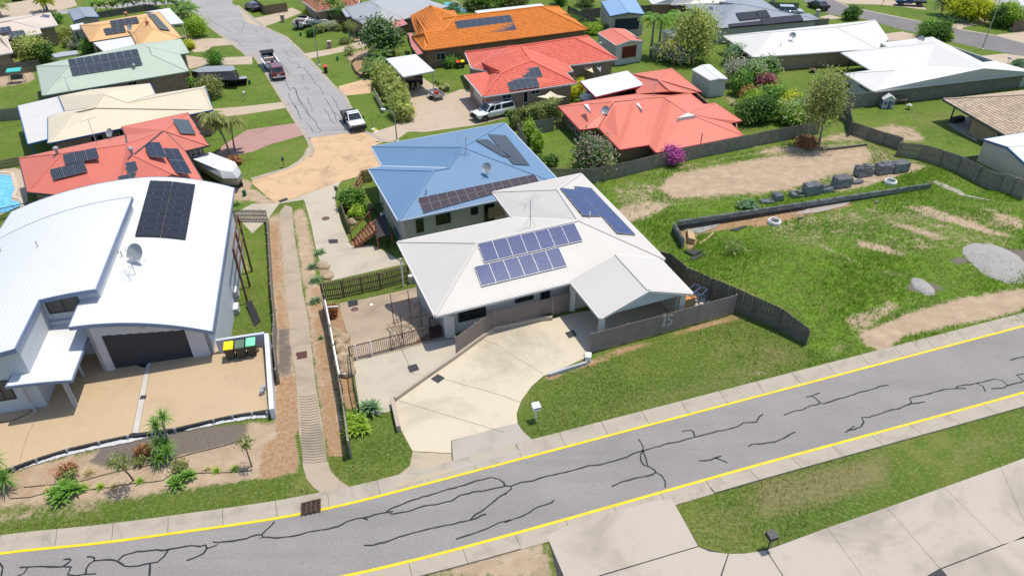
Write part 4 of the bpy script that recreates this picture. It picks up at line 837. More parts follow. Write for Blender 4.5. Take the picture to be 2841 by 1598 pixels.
# brown timber deck frame behind the right wall
m_timb = M('deck_timber', (.13, .06, .04), .25, 4, .75)
for b in (9.5, 12, 14.5): A_ = ab(7.0, b, -3.2); MB().box(A_[0]-.06, A_[0]+.06, A_[1]-.06, A_[1]+.06, -3.5, 1.9).build('deck_post', m_timb, LHR)
for z in (.1, 1.0, 1.9): MB().bar(ab(7.0, 9.4, z), ab(7.0, 14.6, z), .08, .14).build('deck_beam', m_timb, LHR)
for px in ((2345,85), (2350,250)):
    q = hplane(c('20', *px), ab(6.2, 0, 0), np.array([AD[0], AD[1], 0])); ac = thing('air_conditioner', q, ('upper' if px[1] < 100 else 'lower')+' white air conditioner unit fixed to the curved-roof house side wall', 'air conditioner')
    d0, d1 = np.array([AD[0], AD[1], 0]), np.array([BD[0], BD[1], 0]); cs = [q, q+d0*.34, q+d0*.34+d1*.85, q+d1*.85]; MB().prism([p[:2] for p in cs], q[2]-.33, q[2]+.33).build('casing', WHITE, ac)
    fo = q+d0*.17-d1*.01; MB().tube([fo, fo-d1*.02], .24, 16).build('fan_grille', GREYM, ac)
# driveway deck of the left neighbour with its retaining walls
def flat(name, pts, z, mat, th=.25, parent=None, kind='structure'):
    P = [hz(p, z)[:2] for p in pts]
    if area2(P) < 0: P = P[::-1]
    bm = bmesh.new(); f = bm.faces.new([bm.verts.new((*p, z)) for p in P]); r = bmesh.ops.extrude_face_region(bm, geom=[f])
    for v in r['geom']:
        if isinstance(v, bmesh.types.BMVert): v.co.z -= th
    bmesh.ops.recalc_face_normals(bm, faces=bm.faces[:]); bmesh.ops.triangulate(bm, faces=bm.faces[:]); me = bpy.data.meshes.new(name); bm.to_mesh(me); bm.free(); me.materials.append(mat); o = link(name, me, parent)
    if kind: o['kind'] = kind
    return o
deck = link('forecourt', None); deck['kind'] = 'structure'
FE = c('30', -500,560, 130,345, 370,258, 680,163, 1000,88, 1290,28) + c('20', 1325,1449)
flat('slab', FE + c('20', 1455,800, 1160,700, 780,560, -600,900), DZ, m_agg, .5, deck, None)
flat('slab', c('20', 1395,1449, 1520,1432, 1760,1398, 2150,1308, 2340,1268, 2536,1238, 2725,1210, 2700,1040, 2640,480, 2240,520, 1530,700), DZ, m_agg, .5, deck, None)
flat('slab', c('20', 1329,1449, 1391,1449, 1525,702, 1460,790), DZ+.006, M('band_concrete', (.46, .43, .38), .06, 2, .8), .5, deck, None)
gp2 = [hz(p, DZ) for p in c('20', 1420,1078, 1470,1074, 1465,1108, 1408,1116)]; r_ = thing('drain_grate', gp2[0], 'small dark grate in the pale band of the aggregate forecourt', 'drain grate'); MB().face([p+np.array([0, 0, .012]) for p in gp2][::-1]).build('pit', m_black, r_)
for k in range(6): MB().bar(gp2[0]+(gp2[1]-gp2[0])*k/5+[0, 0, .02], gp2[3]+(gp2[2]-gp2[3])*k/5+[0, 0, .02], .03).build('grate_bar', m_grate, r_)
rw = thing('retaining_wall', hz(FE[2], 0), 'dark sleeper retaining wall with steel posts along the aggregate forecourt', 'retaining wall'); m_sleep = M('charcoal_sleeper', (.045, .045, .052), .2, 3, .75)
E2_ = c('30', -500,560, 130,345, 370,258, 680,163, 1000,88, 1290,28, 1530,-5) + c('20', 1760,1398, 2150,1308, 2340,1268, 2536,1238) + c('21', 150,1232)
EP = [hz(p, DZ) for p in E2_]
for a, b in zip(EP[:-1], EP[1:]):
    for z in (-.22, -.02, .18): MB().bar([a[0], a[1]-.06, z], [b[0], b[1]-.06, z], .08, .185).build('sleeper', m_sleep, rw)
    MB().box(b[0]-.05, b[0]+.05, b[1]-.14, b[1]-.02, -.35, .34).build('post', GREYM, rw)
wr = MB(); wl = [hz(p, .02) for p in c('30', -500,640, 120,395, 400,305, 800,190, 1230,105, 1540,38) + c('20', 1760,1440, 2340,1325, 2536,1296) + c('21', 165,1285)]
for a, b in zip(wl[:-1], wl[1:]):
    n_ = 7
    for k in range(n_):
        p, q = a+(b-a)*k/n_, a+(b-a)*(k+1)/n_; j = lambda: random.uniform(-.04, .05); wr.face([p+[0, -.10+j(), .02], q+[0, -.10+j(), .02], q+[0, .16, .16+j()], p+[0, .16, .16+j()]])
wr.build('geotextile', M('white_fabric', (.56, .56, .55), .08, 4, .8), rw)
wallp = thing('boundary_wall', hz(c('21', 150, 1230), DZ), 'white rendered parapet wall beside the wheelie bins and forecourt', 'wall')
WQ = [hz(p, DZ+.95) for p in c('20', 2165,528, 2536,478) + c('21', 118,455)]; WT = [hz(c('21', 118,455), DZ+.95), hz(c('21', 168,1215), DZ+.45)]
MB().prism([WQ[0][:2], WQ[2][:2], WQ[2][:2]+BD*.2, WQ[0][:2]+BD*.2], -2, DZ+.95).build('wall_panel', w_lilac, wallp)
dn = np.array([AD[0], AD[1]])*.26; MB().prism([WT[1][:2], WT[1][:2]+dn, WT[0][:2]+dn, WT[0][:2]], [-.5, -.5, -3, -3], [DZ+.45, DZ+.45, DZ+.95, DZ+.95]).build('wall_panel', M('white_render', (.56, .57, .60), .04, 1, .7), wallp)
# ================================================================ THE NEIGHBOURING HOUSES
def gz_at(rc, x, y): return G(c(rc, x, y))[2]
def shed(name, label, cat, ez, bl, fl, fr, br, fa, ba, roofm, wallm, trim=None, oh=.06, ah=.5, group=None):
    H = House(name, label, cat, ez, dict(BL=bl, FL=fl, FR=fr, BR=br), dict(fa=(*fa, ah), ba=(*ba, ah)), [('BL', 'FL', 'fa', 'ba'), ('fa', 'FR', 'BR', 'ba')], roofm, wallm, trim, oh=oh, group=group)
    for a, b, p in (('FL', 'FR', 'fa'), ('BR', 'BL', 'ba')):
        k = .03; A, B, Pp = H.P[a], H.P[b], H.P[p]; ctr = (H.P['FL']+H.P['BR']+H.P['FR']+H.P['BL'])/4; i = (ctr-(A+B)/2); i = i/np.linalg.norm(i)*.08
        MB().face([A+i-[0, 0, .15], B+i-[0, 0, .15], Pp+i-[0, 0, .1]]).build('gable', wallm, H.root)
    return H
# top-left beige house
HA = House('house', 'beige metal-roofed house with striped solar panels behind the golden palm', 'house', -2.4,
 dict(e1=('Z1', 1240, 318), e8=('Z1', -500, 540), e7=('Z1', -500, 1460), e6=('Z1', 310, 1320), e5=('Z1', 170, 980), e4=('Z1', 1030, 845), e3=('Z1', 970, 715), e2=('Z1', 1440, 640)),
 dict(r1=('Z1', 280, 520, 1.4), r2=('Z1', -250, 600, 1.4)), [('e1', 'e8', 'r2', 'r1'), ('e1', 'r1', 'e3', 'e2'), ('r1', 'r2', 'e5', 'e4', 'e3'), ('r2', 'e8', 'e7', 'e6', 'e5')], m_beige, w_brick3, WHITE, oh=.5)
HA.solar(('r1', 'r2', 'e5', 'e4', 'e3'), c('Z1', 205,805, 590,755, 655,890, 255,950), 3, 1, 'striped'); HA.solar(('r1', 'r2', 'e5', 'e4', 'e3'), c('Z1', -130,715, 250,665, 300,800, -90,850), 3, 1, 'striped'); HA.solar(('e1', 'r1', 'e3', 'e2'), c('Z1', 1050,362, 1300,400, 1370,522, 1115,490), 1, 4, 'striped'); HA.solar(('e1', 'r1', 'e3', 'e2'), c('Z1', 805,360, 1050,400, 1110,465, 835,425), 1, 3, 'striped')
shed('shed', 'grey-blue roofed shed beside the row of palms', 'shed', -2.2, ('Z1', 1720, 275), ('Z1', 1855, 525), ('Z1', 2480, 430), ('Z1', 2310, 185), ('Z1', 2160, 428), ('Z1', 1965, 185), m_bluegrey, w_colour, t_blue)
# peach house
HB = House('house', 'peach-orange metal-roofed house with a black solar array and satellite dish', 'house', -2.0,
 dict(W=('Z2', -145, 566), S1=('Z2', 80, 940), S2=('Z2', 1010, 790), S3=('Z2', 1150, 1060), SE=('Z2', 2130, 852), NE=('Z2', 1605, 265)), dict(r1=('Z2', 330, 560, 1.4), r2=('Z2', 1340, 400, 1.5), r3=('Z2', 1480, 640, 1.5)),
 [('W', 'S1', 'r1'), ('S1', 'S2', 'r2', 'r1'), ('S2', 'S3', 'r3', 'r2'), ('S3', 'SE', 'r3'), ('SE', 'NE', 'r2', 'r3'), ('NE', 'W', 'r1', 'r2')], m_peach, w_brick3, t_dark, oh=.5)
HB.solar(('S1', 'S2', 'r2', 'r1'), c('Z2', 512,470, 1120,378, 1185,512, 565,600), 4, 1, 'striped', .15); HB.solar(('S1', 'S2', 'r2', 'r1'), c('Z2', 368,648, 830,575, 890,708, 430,782), 3, 1, 'striped', .15); HB.solar(('SE', 'NE', 'r2', 'r3'), c('Z2', 1335,292, 1545,330, 1870,690, 1640,655), 2, 4, 'black', .15)
HB.dish(c('Z2', 1005, 715), ('S1', 'S2', 'r2', 'r1'), 1.0); HB.pipe(c('Z2', 888, 360), ('NE', 'W', 'r1', 'r2'), .35, .16, M('terracotta_vent', (.5, .2, .13), .1, 3, .6), True); HB.pipe(c('Z2', 1360, 560), ('S2', 'S3', 'r3', 'r2'), .3, .14, M('red_vent', (.3, .05, .03), .1, 3, .6), True); HB.antenna(c('Z2', 1150, 960), ('S3', 'SE', 'r3'), 1.6, .3)
def flatroof(name, label, ez, pts, mat, trim, posts=(), cat='patio cover', h=.0):
    ks = [chr(97+i) for i in range(len(pts))]; H = House(name, label, cat, ez, {k: p for k, p in zip(ks, pts)}, None, [tuple(ks)], mat, None, trim)
    for k in posts:
        p = H.P[k]; q = p+(sum(H.P[j] for j in ks)/len(ks)-p)*.08; z = TZ(q[0], q[1]); MB().box(q[0]-.05, q[0]+.05, q[1]-.05, q[1]+.05, z-.05, ez-.1).build('post', trim if trim else WHITE, H.root)
    return H
flatroof('patio_cover', 'flat white patio roof joined to the peach house', -2.15, [('Z2', 105, 905), ('Z2', 395, 1150), ('Z2', 868, 1082), ('Z2', 1105, 985), ('Z2', 985, 750)], m_pure, WHITE, 'abc')
flatroof('carport', 'flat white carport roof at the street end of the peach house', -2.1, [('Z2', 1320, 272), ('Z2', 1610, 275), ('Z2', 1880, 550), ('Z2', 2160, 520), ('Z2', 1835, 188)], m_pure, WHITE, 'cde', 'carport')
flatroof('patio_cover', 'small white lean-to roof between the grey shed and peach house', -2.3, [('Z1', 1770, 645), ('Z1', 1845, 760), ('Z1', 2040, 730), ('Z1', 2085, 580)], m_pure, WHITE, 'ab')
flatroof('patio_cover', 'translucent grey pergola roof behind the green roof', -2.6, [('Z1', 1310, 1370), ('Z1', 1400, 1449), ('Z1', 1960, 1360), ('Z1', 1910, 1275), ('Z1', 1560, 1310)], m_grey, GREYM, 'abc')
# green house
HC = House('house', 'pale green metal-roofed house with a long solar array', 'house', -1.7,
 dict(W=('00', 370, 665), SW=('00', 430, 962), SE=('00', 1895, 717), E1=('00', 1805, 548), E2=('00', 1900, 535), NE=('00', 1818, 395), NB=('00', 1420, 440)), dict(r1=('00', 690, 660, 1.7), r2=('00', 1495, 475, 1.6), r3=('00', 1520, 548, 1.6)),
 [('W', 'SW', 'r1'), ('SW', 'SE', 'r3', 'r2', 'r1'), ('SE', 'E1', 'r2', 'r3'), ('E1', 'E2', 'NE', 'NB', 'r2'), ('NB', 'W', 'r1', 'r2')], m_green, w_brick2, M('gutter_green', (.20, .26, .21), .05, 2, .5), oh=.5)
HC.solar(('SW', 'SE', 'r1'), c('00', 678,600, 1380,492, 1432,652, 728,762), 9, 2, 'striped', .16); HC.pipe(c('00', 1352, 690), ('SW', 'SE', 'r1'), .35, .12, M('green_vent', (.25, .32, .27), .1, 3, .6), True); HC.antenna(c('00', 700, 925), ('SW', 'SE', 'r1'), 1.8, .4)
HC.window(c('00', 1285,835, 1370,815, 1378,850, 1290,868), mull=1)
# cream house
HD = House('house', 'cream corrugated-roofed house beside the salmon roof', 'house', -1.5,
 dict(S1=('00', 485, 1440), SE=('00', 2135, 1105), NE=('00', 2060, 870), n1=('00', 1560, 950), n2=('00', 1505, 840), n3=('00', 905, 905), n4=('00', 590, 968), n5=('00', 655, 1120), n6=('00', 485, 1180)),
 dict(r1=('00', 745, 1128, 1.2), r2=('00', 940, 1085, 1.5), r3=('00', 1045, 948, 2.2), r4=('00', 1285, 1032, 1.4), r6=('00', 2030, 886, 1.4)),
 [('S1', 'SE', 'r6', 'r4', 'r3', 'r2', 'r1'), ('SE', 'NE', 'r6'), ('NE', 'n1', 'r4', 'r6'), ('n1', 'n2', 'n3', 'r3', 'r4'), ('n3', 'n4', 'n5', 'r2', 'r3'), ('n5', 'n6', 'S1', 'r1', 'r2')], m_cream, w_brick2, t_blue, oh=.5)
HD.window(c('00', 905,1375, 1035,1345, 1040,1400, 915,1435), mull=1); HD.window(c('00', 1195,1305, 1260,1290, 1262,1345, 1200,1360), mull=0)
flatroof('patio_cover', 'wide off-white patio roof at the garden end of the cream house', -1.62, [('00', 180, 1065), ('00', 283, 1447), ('00', 530, 1385), ('00', 487, 1182), ('00', 655, 1122), ('00', 590, 970)], M('patio_offwhite', (.50, .485, .47), .04, 1, .6), t_blue, 'ab')
# salmon house on the left
HE = House('house', 'salmon metal-roofed house between the swimming pool and pink driveway', 'house', -1.2,
 dict(W=('10', 190, 140), SW=('10', 275, 480), S2=('10', 1150, 560), E2=('10', 2035, 368), n1=('10', 1855, 68), E1=('10', 2095, 12), NE=('00', 1880, 1135), NW=('00', 1225, 1275), n2=('00', 1262, 1358)),
 dict(r1=('10', 625, 92, 1.6), r2=('10', 1275, 2, 1.7), r3=('00', 1650, 1312, 1.7), r4=('10', 1340, 110, 1.7), r5=('10', 1740, 300, 1.2)),
 [('W', 'SW', 'r1'), ('SW', 'S2', 'r4', 'r2', 'r1'), ('S2', 'E2', 'r5', 'r4'), ('E2', 'n1', 'r3', 'r4', 'r5'), ('n1', 'E1', 'r3'), ('E1', 'NE', 'r3'), ('NE', 'NW', 'n2', 'r2', 'r3'), ('n2', 'W', 'r1', 'r2'), ('r2', 'r4', 'r3')], m_salmon, w_brick, t_dark, oh=.5)
fE = ('SW', 'S2', 'r1'); HE.solar(fE, c('10', 628,105, 965,35, 998,138, 655,205), 3, 1, 'striped', .2); HE.solar(fE, c('10', 498,255, 840,175, 880,275, 535,360), 3, 1, 'striped', .2)
fE2 = ('S2', 'E2', 'r4'); HE.solar(fE2, c('10', 1255,188, 1360,170, 1395,268, 1285,300), 1, 1, 'striped', .25); HE.solar(fE2, c('10', 1180,325, 1510,252, 1550,350, 1215,425), 3, 1, 'striped', .25)
fE3 = .35; HE.solar(fE3, c('10', 1435,-20, 1605,-20, 1680,135, 1505,125), 2, 1, 'mono'); HE.solar(-.1, c('10', 1635,40, 1790,45, 1930,295, 1770,290), 2, 2, 'mono'); HE.solar(('E1', 'NE', 'r3'), c('00', 1730,1195, 1895,1205, 1970,1350, 1815,1340), 2, 1, 'mono', .2)
for px in ((580,100), (1330,105)): HE.pipe(c('10', *px), ('W', 'SW', 'r1') if px[0] < 900 else fE2, .5, .14, GREYM, True)
HE.dish(c('00', 1128, 1395), ('n2', 'W', 'r1'), .9); HE.antenna(c('00', 975, 1449), ('n2', 'W', 'r1'), 2.6, .4)
HE.window(c('10', 1905,70, 2010,45, 2020,100, 1925,130), mull=1); HE.window(c('10', 375,480, 455,455, 470,510, 400,535), mull=1)
# grey house
HF = House('house', 'light grey corrugated-roofed house behind the frangipani tree', 'house', -2.6,
 dict(a=('Z3', 1095, 160), b=('Z3', 1290, 420), c_=('Z3', 1400, 465), d=('Z3', 1620, 620), e=('Z3', 2000, 620), f=('Z3', 2440, 430), g=('Z3', 3400, 150), h=('Z3', 2450, -160)), dict(r1=('Z3', 1700, 40, 1.5), r2=('Z3', 1895, 165, 1.8), r3=('Z3', 1760, 385, 1.1), r4=('Z3', 2480, 290, 1.2)),
 [('a', 'b', 'c_', 'r3', 'r2', 'r1'), ('c_', 'd', 'r3'), ('d', 'e', 'f', 'r2', 'r3'), ('f', 'g', 'h', 'r1', 'r2'), ('h', 'a', 'r1')], m_grey, w_brick, M('gutter_slate', (.2, .23, .28), .05, 2, .5), oh=.5)
HF.pipe(c('Z3', 1805, 60), ('f', 'g', 'h', 'r1', 'r2'), .3, .15, GREYM, True)
flatroof('porch_roof', 'small grey porch roof at the corner of the light grey house', -2.7, [('Z3', 1020, 205), ('Z3', 1140, 385), ('Z3', 1215, 375), ('Z3', 1090, 180)], m_grey, MATS['gutter_slate'], 'b', 'porch')
# brown tiled house at the very top
HT = House('house', 'brown tiled house beyond the boats on the lawn', 'house', -2.7, dict(W=('Z3', 130, 15), S=('Z3', 475, 265), E=('Z3', 1400, 95), N=('Z3', 1500, -260), NW=('Z3', 400, -260)), dict(r1=('Z3', 640, -60, 1.6), r2=('Z3', 1100, -130, 1.6)), [('W', 'S', 'r1'), ('S', 'E', 'r2', 'r1'), ('E', 'N', 'r2'), ('N', 'NW', 'r1', 'r2'), ('NW', 'W', 'r1')], m_tbrown, w_brick3, WHITE, style='tile', oh=.5)
HT.window(c('Z3', 235,150, 330,210, 330,260, 240,190), mull=1)
# orange tiled house
HG = House('house', 'orange tiled house with a large solar array beside the tall hedge', 'house', -2.1,
 dict(SW=('Z4', 290, 1140), SE=('02', 840, 300), NE=('02', 548, 74), N1=('Z4', 1050, 352), N2=('Z4', 960, 240), N3=('Z4', 830, 245), Wt=('Z4', 0, 350), Wm=('Z4', 20, 455), Wn=('Z4', 130, 775), W=('Z4', 30, 830)),
 dict(rE=('02', 365, 72, 2.0), rM=('Z4', 1010, 385, 2.0), v=('Z4', 760, 702, 1.1), g0=('Z4', 305, 755, 1.3), t1=('Z4', 435, 130, 2.2), u=('Z4', 715, 435, 1.5), gg=('Z4', 365, 430, 1.2), k=('Z4', 405, 1005, .45)),
 [('SW', 'SE', 'rE', 'rM', 'v', 'g0', 'k'), ('SE', 'NE', 'rE'), ('NE', 'N1', 'rM', 'rE'), ('N1', 'N2', 'N3', 't1', 'u', 'rM'), ('Wt', 'Wm', 'gg', 'Wn', 'g0', 'v', 'rM', 'u', 't1'), ('Wm', 'Wn', 'gg'), ('Wn', 'W', 'g0'), ('W', 'SW', 'k', 'g0')], m_torange, w_brick, M('gutter_brown', (.18, .07, .03), .05, 2, .5), style='tile', oh=.45, course=.34, loop=['SW', 'SE', 'NE', 'N1', 'N2', 'N3', 'Wt', 'W'])
HG.solar(('SW', 'SE', 'rE'), c('Z4', 978,478, 2215,338, 2368,668, 1130,825), 8, 2, 'striped', .16)
HG.window(c('Z4', 560,1195, 755,1180, 765,1335, 565,1350), mull=1)
flatroof('patio_cover', 'pink-red awning roof along the orange tiled house', -2.35, [('Z4', -60, 740), ('Z4', 20, 1050), ('Z4', 150, 1230), ('Z4', 265, 1195), ('Z4', 30, 870), ('Z4', 60, 745)], m_pinkr, t_dark, 'c', 'awning')
flatroof('patio_cover', 'flat pink-red roof below the light grey house', -2.4, [('01', 1335, 235), ('01', 1390, 300), ('01', 1560, 245), ('01', 1510, 195)], m_pinkr, t_dark, 'b', 'awning')
flatroof('patio_cover', 'white ribbed roof strip behind the orange tiled ridge', -2.0, [('Z4', 1435, 250), ('Z4', 1510, 315), ('Z4', 2560, 230), ('Z4', 3020, 165), ('Z4', 2890, 90)], m_pure, WHITE, 'a')
# red tiled house
HH = House('house', 'red tiled house with a stepped solar array beside the white ute with canopy', 'house', -1.6,
 dict(NW=('01', 2140, 530), a=('01', 2205, 685), b=('01', 2395, 718), cW=('01', 2135, 760), SW=('01', 2320, 975), SE1=('02', 720, 835), n1=('02', 612, 727), n2=('02', 685, 715), n3=('02', 640, 660), E=('02', 1130, 595), NE=('02', 842, 370)),
 dict(r1=('02', 165, 465, 1.9), r2=('02', 705, 385, 1.8), r4=('02', 262, 615, 1.6), r5=('01', 2500, 740, 1.4), r6=('02', 20, 478, 1.9)),
 [('NE', 'r2', 'E'), ('E', 'n3', 'r1', 'r2'), ('n3', 'n2', 'n1', 'r4', 'r1'), ('n1', 'SE1', 'r4'), ('SE1', 'SW', 'r5', 'r4'), ('SW', 'cW', 'b', 'r5'), ('b', 'a', 'r6', 'r1', 'r4', 'r5'), ('a', 'NW', 'r6'), ('NW', 'NE', 'r2', 'r1', 'r6')], m_tred, w_brick2, WHITE, style='tile', oh=.5, course=.36)
fH = ('SE1', 'SW', 'r4'); HH.solar(fH, c('02', -25,722, 345,672, 384,768, 12,815), 6, 1, 'striped', .2); HH.solar(fH, c('02', 12,815, 320,778, 355,872, 60,912), 5, 1, 'striped', .2)
HH.window(c('02', 262,910, 352,895, 355,940, 268,948), mull=1); HH.window(c('02', 455,882, 570,862, 572,880, 460,896), mull=1); HH.window(c('02', 185,925, 228,915, 238,1030, 190,1035), mull=0); HH.window(c('02', -30,960, 65,945, 70,985, -20,1000), mull=1)
HH.window(c('01', 2225,890, 2310,985, 2320,1065, 2235,960), mull=0, glass=M('roller_door_cream', (.55, .50, .42), .05, 3, .6), frame=WHITE, name='garage_door')
# coral metal house
HS = House('house', 'large coral-red metal-roofed house with gablets beside the flowering oleander', 'house', -2.25,
 dict(W=('02', 540, 1070), S1=('02', 760, 1305), n1=('02', 945, 1282), S2=('12', 1160, 55), n2=('12', 1450, 8), S3=('12', 1525, 86), E=('02', 2400, 1362), e2=('02', 2265, 1237), E2=('02', 2385, 1215), n3=('02', 2120, 1040), n4=('02', 2000, 1048), n5=('02', 1865, 940), E3=('02', 1980, 927), N=('02', 1680, 690), N2=('02', 1290, 745), nb=('02', 1330, 945), nc=('02', 925, 1000)),
 dict(r1=('02', 1100, 1025, 1.5), r2=('02', 1330, 1000, 1.7), r3=('02', 1595, 975, 1.9), r4=('02', 1680, 1030, 1.9), r6=('02', 1545, 800, 1.5), r7=('02', 1670, 918, 1.5), r8=('02', 1840, 1140, 1.5)),
 [('W', 'S1', 'r1'), ('S1', 'n1', 'r1'), ('n1', 'S2', 'r2', 'r1'), ('S2', 'n2', 'r4', 'r3', 'r2'), ('n2', 'S3', 'r4'), ('S3', 'E', 'r8', 'r4'), ('E', 'e2', 'r8'), ('e2', 'E2', 'n3', 'r8'), ('n3', 'n4', 'n5', 'r3', 'r4', 'r8'), ('n5', 'E3', 'r6', 'r7'), ('E3', 'N', 'r6'), ('N', 'N2', 'r6'), ('N2', 'nb', 'r7', 'r6'), ('nb', 'n5', 'r3'), ('nb', 'r7', 'n5'), ('nc', 'W', 'r1'), ('nc', 'r1', 'r2', 'r3', 'nb')], m_coral, w_brick, t_red, oh=.5, loop=['W', 'S1', 'n1', 'S2', 'n2', 'S3', 'E', 'E2', 'n3', 'E3', 'N', 'N2', 'nc'])
HS.dish(c('02', 1010, 1165), ('n1', 'S2', 'r2', 'r1'), .95); HS.antenna(c('02', 1495, 970), ('nc', 'r1', 'r2', 'r3', 'nb'), 1.7, .3); HS.pipe(c('02', 1970, 1449), ('S3', 'E', 'r8', 'r4'), 1.2, .05, t_red)
m_gab = M('gablet_white', (.6, .55, .52), .05, 2, .6)
for q in ((795,1050, 838,1050, 865,1120), (1270,1003, 1330,1003, 1385,1103), (1735,1190, 1840,1135, 1920,1160)):
    P_ = [hz(p, -.7) for p in c('02', *q)]; MB().hexa([p-np.array([0, 0, .35]) for p in (P_[2], P_[1], P_[0])] if area2([P_[0], P_[1], P_[2]]) < 0 else [p-np.array([0, 0, .35]) for p in P_], ([P_[2], P_[1], P_[0]] if area2([P_[0], P_[1], P_[2]]) < 0 else P_)).build('gablet', m_gab, HS.root)
for q in ((645,1205, 690,1255, 690,1310, 645,1255), (715,1285, 760,1335, 762,1390, 718,1340)): HS.window(c('02', *q), mull=1)
HS.window(c('02', 825,1310, 945,1295, 948,1370, 830,1390), mull=1)
flatroof('carport', 'white flat carport roof on red posts beside the coral house', -1.9, [('02', 760, 820), ('02', 915, 975), ('02', 1405, 855), ('02', 1235, 712)], m_pure, t_red, 'abcd', 'carport')
# sheds behind
shed('shed', 'pale blue roofed shed with a wide navy roller door', 'shed', -1.6, ('Z5', 225, 40), ('Z5', 430, 365), ('Z5', 1190, 320), ('Z5', 985, -20), ('Z5', 840, 285), ('Z5', 610, -20), m_ltblue, w_colour, t_blue, ah=.6).window(c('Z5', 530,425, 1080,400, 1060,705, 520,650), mull=0, glass=M('roller_navy', (.018, .028, .05), .1, 3, .5), frame=w_colour, name='roller_door')
shed('shed', 'small shed with coral roof and dark red roller door', 'shed', -1.7, ('Z5', 155, 740), ('Z5', 560, 1015), ('Z5', 1165, 920), ('Z5', 735, 650), ('Z5', 870, 900), ('Z5', 450, 635), m_coral, w_sheetw, WHITE, ah=.6).window(c('Z5', 690,1055, 1020,1000, 1000,1275, 670,1325), mull=0, glass=M('roller_red', (.13, .022, .016), .12, 3, .55), frame=w_cream, name='roller_door')
shed('shed', 'white garden shed with ribbed walls beside the coral house', 'shed', -2.0, ('02', 1890, 700), ('02', 2068, 808), ('02', 2235, 793), ('02', 2060, 648), ('02', 2155, 790), ('02', 1990, 655), m_pure, w_sheetw, WHITE, ah=.22)
shed('shed', 'shed with pale ribbed roof half hidden by the tall bushy tree', 'shed', -1.8, ('Z5', 1600, 690), ('Z5', 1880, 830), ('Z5', 2400, 800), ('Z5', 2250, 600), ('Z5', 2150, 820), ('Z5', 1900, 640), m_offw, w_beige, WHITE, ah=.3)
# white house, upper right
HL = House('house', 'white roofed house with a rusty streaked ridge and dish behind the bushy tree', 'house', -2.2,
 dict(W=('Z6', 545, 805), SW=('Z6', 1215, 1278), SEh=('03', 1160, 470), E=('03', 1265, 375), NE=('03', 1140, 197)), dict(r1=('Z6', 1640, 720, 1.6), r2=('03', 760, 262, 1.7), r3=('03', 1020, 225, 1.6)),
 [('W', 'SW', 'r1'), ('SW', 'SEh', 'r2', 'r1'), ('SEh', 'E', 'NE', 'r3', 'r2'), ('NE', 'W', 'r1', 'r2', 'r3')], m_offw, w_brick3, WHITE, oh=.5)
HL.dish(c('Z6', 2065, 905), ('SW', 'SEh', 'r2', 'r1'), .9); HL.pipe(c('Z6', 1815, 1050), ('SW', 'SEh', 'r2', 'r1'), .5, .04); HL.window(c('Z6', 735,960, 800,1005, 800,1080, 735,1030), mull=0)
HL.window(c('Z6', 690,930, 720,950, 720,1100, 690,1090), mull=0, glass=w_cream)
# white house, right
HK = House('house', 'big white roofed house with an open patio corner behind the long grey fence', 'house', -1.9,
 dict(W=('03', 815, 510), p=('03', 1105, 680), q=('03', 1630, 637), W2=('03', 850, 712), S=('03', 1130, 882), SE=('03', 2700, 700), E=('03', 2620, 700), E1=('03', 2290, 590), n=('03', 2180, 605), NE=('03', 1690, 360), N1=('03', 1200, 415), N2=('03', 1265, 455)), dict(r1=('03', 1710, 415, 1.3), r2=('03', 1345, 680, 1.2), r3=('03', 2200, 660, 1.4)),
 [('W', 'p', 'q', 'r1'), ('p', 'W2', 'r2', 'q'), ('W2', 'S', 'r2'), ('S', 'SE', 'r3', 'r2'), ('SE', 'E1', 'n', 'r3'), ('n', 'NE', 'r1', 'q', 'r2', 'r3'), ('NE', 'N1', 'N2', 'r1'), ('N2', 'W', 'r1')], m_offw, None, WHITE, loop=['W', 'S', 'SE', 'NE', 'N1'])
HK.wall([HK.P[k] for k in ('W2', 'S', 'SE', 'NE', 'q')] if area2([HK.P[k] for k in ('W2', 'S', 'SE', 'NE', 'q')]) > 0 else [HK.P[k] for k in ('q', 'NE', 'SE', 'S', 'W2')], .5, w_render)
HK.post(c('03', 865, 700), -2.0, .12, t_dark); HK.dish(c('03', 1570, 425), ('NE', 'N1', 'N2', 'r1'), .9); HK.pipe(c('03', 1755, 445), ('n', 'NE', 'r1', 'q', 'r2', 'r3'), .6, .04)
HK.window(c('03', 985,815, 1080,865, 1080,890, 985,845), mull=1)
# blue-grey house
HM = House('house', 'blue-grey roofed house with black solar panels and a dish', 'house', -2.3,
 dict(W=('Z6', -330, 120), S=('Z6', 460, 640), SE=('Z6', 2700, 440), E=('Z6', 2450, 305), E2=('Z6', 1930, 345), NE=('Z6', 1390, -20), N=('Z6', 830, -20), N2=('Z6', 455, 50), N3=('Z6', 540, 110), N4=('Z6', 200, 158), N5=('Z6', 95, 80)), dict(r1=('Z6', 810, 110, 1.8), r2=('Z6', 1010, 105, 1.8)),
 [('W', 'S', 'r1', 'N4'), ('S', 'SE', 'r2', 'r1'), ('SE', 'E', 'E2', 'NE', 'N', 'r2'), ('N', 'N2', 'N3', 'r1', 'r2'), ('N3', 'N4', 'r1'), ('N4', 'N5', 'W')], m_bluegrey, w_render, t_dark, oh=.5, loop=['W', 'S', 'SE', 'E', 'E2', 'NE', 'N', 'N2', 'N5'])
